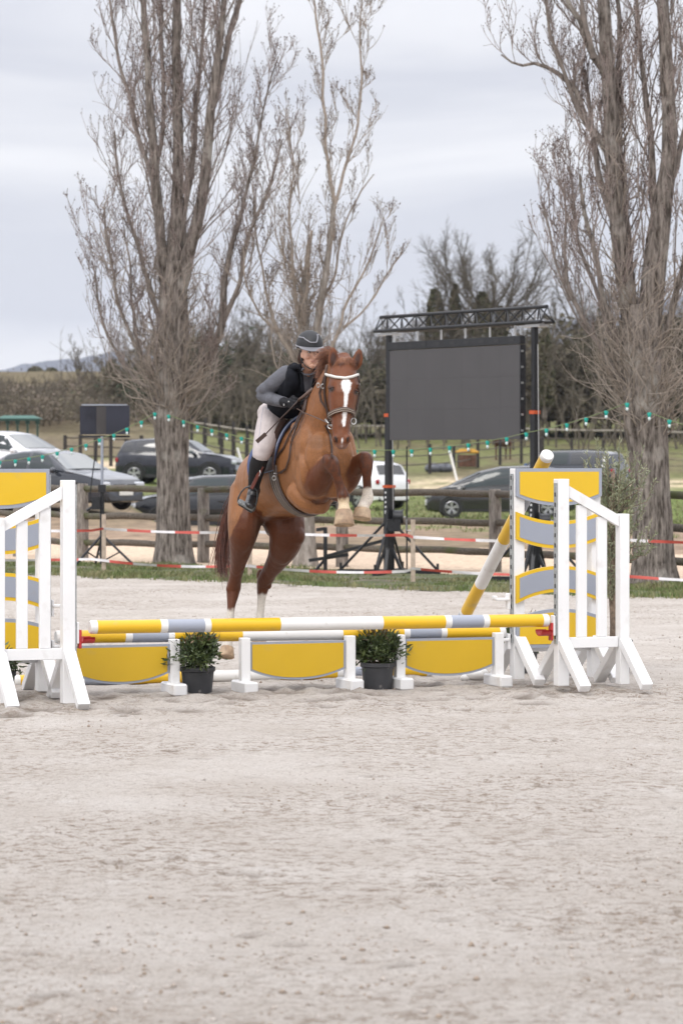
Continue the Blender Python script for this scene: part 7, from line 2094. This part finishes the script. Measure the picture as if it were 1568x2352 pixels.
            for k in range(5):
                a = 2 * math.pi * k / 5 + .3; d = Vector((math.cos(a), 0, math.sin(a)))
                for da in (-.16, .16):
                    d2 = Vector((math.cos(a + da), 0, math.sin(a + da))); mb.beam(c + Vector((0, side * .105, 0)) + d * wr * .08, c + Vector((0, side * .115, 0)) + d2 * wr * .60, wr * .11, .02, up=(0, side, 0))
            mb.lathe(c, [(wr * .64, .119), (wr * .60, .124)], 24, 0, ax3); mb.lathe(c, [(wr * .14, .11), (wr * .12, .118), (0, .12)], 12, 0, ax3)
            mb.build('spokes', rim, wh_, world=False)
            mb = MB(); mb.tube([(X(u) + math.cos(a) * wr * 1.17, side * (hw(u) * 1.0 + .006), wr + math.sin(a) * wr * 1.17) for a in [math.pi * j / 14 for j in range(15)]], .022 if clad else .010, 5, False); mb.build('arch_lip', M_clad if clad else pm, body, world=False)
    # sills and bumpers
    for side in (-1, 1):
        mb = MB(); u0, u1 = wheels[0] + wr * 1.2 / L_, wheels[1] - wr * 1.2 / L_
        mb.beam((X(u0), side * (hw(.5) * .985), sill + .05), (X(u1), side * (hw(.5) * .985), sill + .05), .05, .11 if clad else .06); mb.build('sill', M_clad, body, world=False)
        # door seams and handles
        for u in (mid, mid - .2, fb - .01):
            mb = MB(); mb.tube([(X(u), side * (hw(u) * .997 + .002), sill + .1), (X(u), side * (hw(u) * 1.002), sill + (bz(u) - sill) * .6), (X(u), side * hw(u) * .955, bz(u))], .005, 4); mb.build('door_seam', M_clad, body, world=False)
        for u in (mid - .17, mid + .04):
            mb = MB(); mb.beam((X(u), side * (hw(u) * 1.0 + .012), sill + (bz(u) - sill) * .84), (X(u) + .17, side * (hw(u) * 1.0 + .012), sill + (bz(u) - sill) * .84), .02, .025); mb.build('door_handle', pm, body, world=False)
        # mirror
        mb = MB(); c = Vector((X(fb - .035), side * (hw(fb) * .95 + .10), bz(fb) + .07)); mb.ball(c, (.07, .11, .075), 12); mb.tube([c - Vector((0, side * .03, .03)), Vector((X(fb - .03), side * hw(fb) * .93, bz(fb) + .0))], .02, 6); mb.build('wing_mirror', pm, t, world=False, smooth='all')
        # head lamp
        u = .965; zl = sill + (T(.93) - sill) * .74
        mb = MB(); c = Vector((X(.972), side * hw(.97) * .80, zl)); mb.box(c, (.20, hw(.97) * .42, .13), (Vector((math.cos(.75), -side * math.sin(.75), 0)), Vector((side * math.sin(.75), math.cos(.75), 0)), UZ), 0, .03); mb.build('headlight', M_lamp, t, world=False)
        # tail lamp
        tz_ = tail or .80
        mb = MB(); c = Vector((X(.028), side * hw(.03) * .84, bz(0) * tz_)); mb.box(c, (.13, hw(.03) * .36, .16), (Vector((math.cos(.7), side * math.sin(.7), 0)), Vector((-side * math.sin(.7), math.cos(.7), 0)), UZ), 0, .03); mb.build('tail_light', M_tail, t, world=False)
        if rails:
            mb = MB(); mb.tube([(X(r0 + .03), side * hw(.4) * .62, T(r0 + .03) + .0), (X(r0 + .05), side * hw(.4) * .62, T(r0 + .05) + .055), (X(r1 - .06), side * hw(.6) * .62, T(r1 - .06) + .055), (X(r1 - .03), side * hw(.6) * .62, T(r1 - .03) + .0)], .018, 6); mb.build('roof_rail', M_clad, t, world=False)
    zn = sill + (T(.95) - sill)
    mb = MB(); mb.box((X(.992), 0, sill + (zn - sill) * .68), (.04, W_ * .44, .13), None, 0, .012); mb.build('grille', M_clad, t, world=False)
    mb = MB(); mb.box((X(.988), 0, sill + .12), (.06, W_ * .74, .16), None, 0, .02); mb.build('front_bumper', M_clad, t, world=False)
    mb = MB(); mb.box((X(.010), 0, sill + .12), (.06, W_ * .76, .20 if clad else .12), None, 0, .02); mb.build('rear_bumper', M_clad, t, world=False)
    mb = MB(); mb.box((X(1.0) + .012, 0, sill + (zn - sill) * .42), (.012, .5, .11)); mb.build('number_plate', M_plate, t, world=False)
    mb = MB(); mb.box((X(0) - .012, 0, sill + (bz(0) - sill) * (.50 if not rearp else .3)), (.012, .5, .11)); mb.build('number_plate', M_plate, t, world=False)
    mb = MB(); mb.ball((X(1.0) + .005, 0, sill + (zn - sill) * .70), (.012, .045, .045), 10); mb.build('badge', M_chrome, t, world=False)
    return t
HATCH = [(0, .52), (.02, .62), (.10, .93), (.16, .975), (.30, 1.0), (.48, .99), (.58, .95), (.76, .66), (.88, .60), (.96, .53), (1.0, .40)]
SEDAN = [(0, .50), (.02, .66), (.13, .70), (.28, .95), (.38, .99), (.48, 1.0), (.58, .95), (.74, .66), (.88, .58), (.96, .51), (1.0, .36)]
SUVP = [(0, .50), (.015, .64), (.07, .93), (.13, .97), (.28, 1.0), (.52, .985), (.60, .95), (.74, .69), (.88, .63), (.965, .56), (1.0, .40)]
MPV = [(0, .5), (.02, .62), (.07, .90), (.15, .97), (.32, 1.0), (.50, .985), (.62, .91), (.84, .63), (.93, .55), (.975, .47), (1.0, .34)]
def at(px, Y, dz=0.0):
    x = (px - 784) / FPX * Y; return Vector((x, Y, gh(x, Y) + dz))
car('white hatchback at the top left with its windscreen facing right', at(22, 86), -30, 4.4, 1.82, 1.52, HATCH, (.63, .58), .22, (.17, .81), .33, M_pw, kind='suv')
car('dark silver topped saloon at the left with its plate showing, nearest the fence', at(128, 77), -36, 4.5, 1.82, 1.47, SEDAN, (.66, .6), .19, (.18, .81), .33, M_ps)
car('black crossover parked side on behind the big poplar trunk', at(414, 112), -12, 4.4, 1.84, 1.62, SUVP, (.66, .6), .24, (.17, .80), .36, M_pn, kind='suv', clad=True, rim=M_rim)
car('small black hatchback close behind the fence, facing left behind the poplar trunk', at(472, 84, .0), 190, 4.15, 1.78, 1.56, SUVP, (.64, .6), .22, (.17, .81), .335, M_pb, kind='hatch', clad=True)
car('white crossover seen from behind between the horse forelegs and the mast', at(796, 106), 135, 4.5, 1.86, 1.62, SUVP, (.66, .6), .25, (.17, .80), .36, M_pw, kind='suv', clad=True, tail=.86)
car('dark grey people carrier parked side on facing left behind the right fence', at(1146, 96), 181, 4.5, 1.83, 1.60, MPV, (.62, .52), .20, (.185, .835), .325, M_pg, kind='mpv')
car('dark off roader with roof rails seen from behind, left of the right poplar', at(1288, 104, .26), 153, 4.34, 1.82, 1.62, [(0, .5), (.012, .66), (.055, .93), (.10, .975), (.28, 1.0), (.52, .99), (.60, .95), (.72, .70), (.88, .64), (.965, .57), (1.0, .42)], (.68, .62), .26, (.18, .80), .36, M_ps, kind='suv', clad=True, rails=True, tail=.84)

# ------------------------------------------------------------------ far paddocks
M_fpostd = mat('dark_far_post', (.035, .03, .028), .9); M_frail = mat('far_rail', (.09, .075, .06), .9); M_fpale = mat('pale_far_rail', (.30, .27, .23), .9)
def far_fence(label, pts, n, h, rails, pm, rm, r=.06):
    t = thing('paddock_fence', label, 'fence', at(*pts[0]), 0, 'paddock fences on the far slope')
    P_ = []
    for i in range(n):
        f = i / (n - 1) * (len(pts) - 1); a = min(int(f), len(pts) - 2); u = f - a
        P_.append(at(pts[a][0] * (1 - u) + pts[a + 1][0] * u, pts[a][1] * (1 - u) + pts[a + 1][1] * u))
    for i, p in enumerate(P_):
        mb = MB(); mb.tube([p - UZ * .1, p + UZ * (h + .08 * math.sin(i * 2.7))], r, 7); mb.build('post', pm, t)
    for (z, m_, rr_) in rails:
        for a, b in zip(P_[:-1], P_[1:]):
            mb = MB(); mb.tube([a + UZ * z, (a + b) / 2 + UZ * (z - .02), b + UZ * z], rr_, 5, False); mb.build('rail', m_, t)
far_fence('dark post and rail paddock fence beyond the dark people carrier', [(690, 138), (968, 144), (1115, 154), (1245, 160)], 9, 1.3, [(.45, M_frail, .03), (.85, M_frail, .03), (1.15, M_frail, .03)], M_fpostd, M_frail, .08)
far_fence('long far paddock fence with a pale top rail across the slope', [(600, 190), (1000, 188), (1300, 182), (2000, 172)], 26, 1.25, [(1.05, M_fpale, .05), (.55, M_frail, .03)], M_frail, M_fpale, .06)
far_fence('black posted paddock fence on the slope left of the rider', [(425, 156), (500, 152), (545, 148), (600, 146)], 6, 1.35, [(.5, M_frail, .04), (1.0, M_frail, .04)], M_fpostd, M_frail, .10)
far_fence('second black posted fence with pale rail left of the rider', [(440, 170), (600, 166)], 6, 1.3, [(1.0, M_fpale, .05), (.5, M_frail, .03)], M_fpostd, M_frail, .09)
far_fence('dark paddock fence between the left cars behind the tripod', [(150, 132), (360, 134)], 7, 1.25, [(.4, M_frail, .04), (.8, M_frail, .04), (1.15, M_frail, .04)], M_fpostd, M_frail, .08)
far_fence('wire and post fence on the slope beyond the right poplar', [(1240, 150), (1960, 144)], 11, 1.5, [(.3, M_frail, .015), (.6, M_frail, .015), (.9, M_frail, .015), (1.2, M_frail, .015)], M_fpostd, M_frail, .07)
# green shelter
gz = thing('garden_shelter', 'green roofed garden shelter behind the white car at top left', 'shelter', at(45, 150))
g0 = at(45, 150); gz_h = CAM_H + (1055 - 962) / FPX * 150
M_grn = mat('green_paint', (.02, .10, .075), .5, noise=(6, .2)); M_grnd = mat('dark_green_paint', (.012, .045, .035), .5)
for i in range(5):
    mb = MB(); x = g0.x - .95 + i * .475; mb.box(Vector((x, 149.2, (g0.z + gz_h) / 2)), (.09, .09, gz_h - g0.z)); mb.box(Vector((x, 149.2, gz_h - .18)), (.22, .07, .16)); mb.build('post', M_grnd, gz)
mb = MB(); c = Vector((g0.x, 150, gz_h))
mb.add([c + Vector((sx * 1.08, sy * .9, 0)) for sy in (-1, 1) for sx in (-1, 1)] + [c + Vector((sx * .7, sy * .4, .16)) for sy in (-1, 1) for sx in (-1, 1)], [(0, 1, 5, 4), (1, 3, 7, 5), (3, 2, 6, 7), (2, 0, 4, 6), (4, 5, 7, 6), (0, 2, 3, 1)]); mb.build('roof', M_grn, gz)
mb = MB(); mb.box(c + Vector((0, -.9, -.05)), (2.16, .04, .12)); mb.build('fascia', M_grnd, gz)
# feeder with yellow roof, covered heap, bucket, leaning stakes
fd = thing('hay_feeder', 'brown hay feeder with yellow roof in the far paddock', 'hay feeder', at(1072, 152))
c = at(1072, 152); 
mb = MB(); mb.box(c + UZ * .35, (.95, .8, .6), None, 0, .03); mb.build('crate', mat('brown_boards', (.11, .055, .035), .9, noise=(8, .4)), fd)
mb = MB(); mb.box(c + UZ * .78, (1.1, .9, .14), None, 0, .06); mb.box(c + UZ * .88, (.8, .7, .1), None, 0, .04); mb.build('roof', mat('yellow_cover', (.5, .27, .03), .6), fd)
for sx in (-1, 1):
    mb = MB(); mb.box(c + Vector((sx * .44, -.38, .4)), (.06, .06, .8)); mb.build('post', M_frail, fd)
mb = MB(); c = at(1008, 148); mb.ball(c + Vector((-.25, 0, .18)), (.45, .5, .28), 14); mb.ball(c + Vector((.25, .1, .2)), (.42, .5, .26), 14); tag(mb.build('covered_heap', mat('grey_tarpaulin', (.09, .095, .11), .5, noise=(4, .4), bump=(6, .8, .05)), None, smooth='all'), 'grey tarpaulin heap left of the yellow roofed feeder', 'heap')
mb = MB(); c = at(1211, 150); mb.lathe(c, [(.0, 0), (.13, 0), (.17, .3), (.16, .3), (.12, .03)], 14); tag(mb.build('bucket', mat('blue_plastic', (.02, .12, .42), .4), None, smooth=True), 'blue tub in the far paddock beside the right mast', 'tub')
for a, b, Yk, lab_ in (((1032, 1036), (1050, 1109), 133, 'thin white stake leaning in the grass left of the people carrier'), ((545, 1028), (558, 1072), 134, 'thin white stake leaning beside the nose of the black crossover')):
    mb = MB(); mb.tube([P(a[0], a[1], Yk), P(b[0], b[1], Yk)], .05, 6); tag(mb.build('white_stake', M_wht, None), lab_, 'stake', 'white leaning stakes')
# grazing horse far off
bh = thing('horse', 'small far brown horse standing in the paddock above the feeder', 'horse', at(1150, 164))
c = at(1150, 164); fs_ = Sculpt()
fs_.limb('b', [(c + Vector((.35, .6, .98)), .20, .22), (c + Vector((.12, .2, .95)), .25, .28), (c + Vector((-.15, -.3, .98)), .23, .26), (c + Vector((-.25, -.5, 1.0)), .15, .2)], side=Vector((.9, -.4, 0)))
fs_.limb('b', [(c + Vector((-.25, -.5, 1.1)), .11, .16), (c + Vector((-.4, -.8, 1.3)), .08, .12), (c + Vector((-.45, -.95, 1.42)), .07, .08)], side=Vector((.9, -.4, 0)))
fs_.limb('b', [(c + Vector((-.45, -.95, 1.42)), .07, .08), (c + Vector((-.5, -1.2, 1.2)), .05, .055)], side=Vector((.9, -.4, 0)))
for dx, dy in ((.28, .62), (.5, .5), (-.28, -.35), (-.08, -.45)): fs_.limb('b', [(c + Vector((dx, dy, .9)), .1, .1), (c + Vector((dx, dy, .45)), .05, .055), (c + Vector((dx, dy, .0)), .05, .05)])
fs_.fuse('body', .03, 2, [mat('bay_coat', (.09, .04, .025), .7)], bh)

# ------------------------------------------------------------------ air
hz = MB(); hz.box((0, 2940, 118), (5200, 6000, 262))
M_haze = bpy.data.materials.new('haze'); M_haze.use_nodes = True
_t = M_haze.node_tree; _t.nodes.clear(); _o = _t.nodes.new('ShaderNodeOutputMaterial'); _v = _t.nodes.new('ShaderNodeVolumePrincipled')
_v.inputs['Color'].default_value = (.80, .87, 1.0, 1); _v.inputs['Density'].default_value = .00009; _v.inputs['Anisotropy'].default_value = .2
_t.links.new(_v.outputs['Volume'], _o.inputs['Volume'])
hzo = hz.build('haze', M_haze, None); hzo['kind'] = 'stuff'
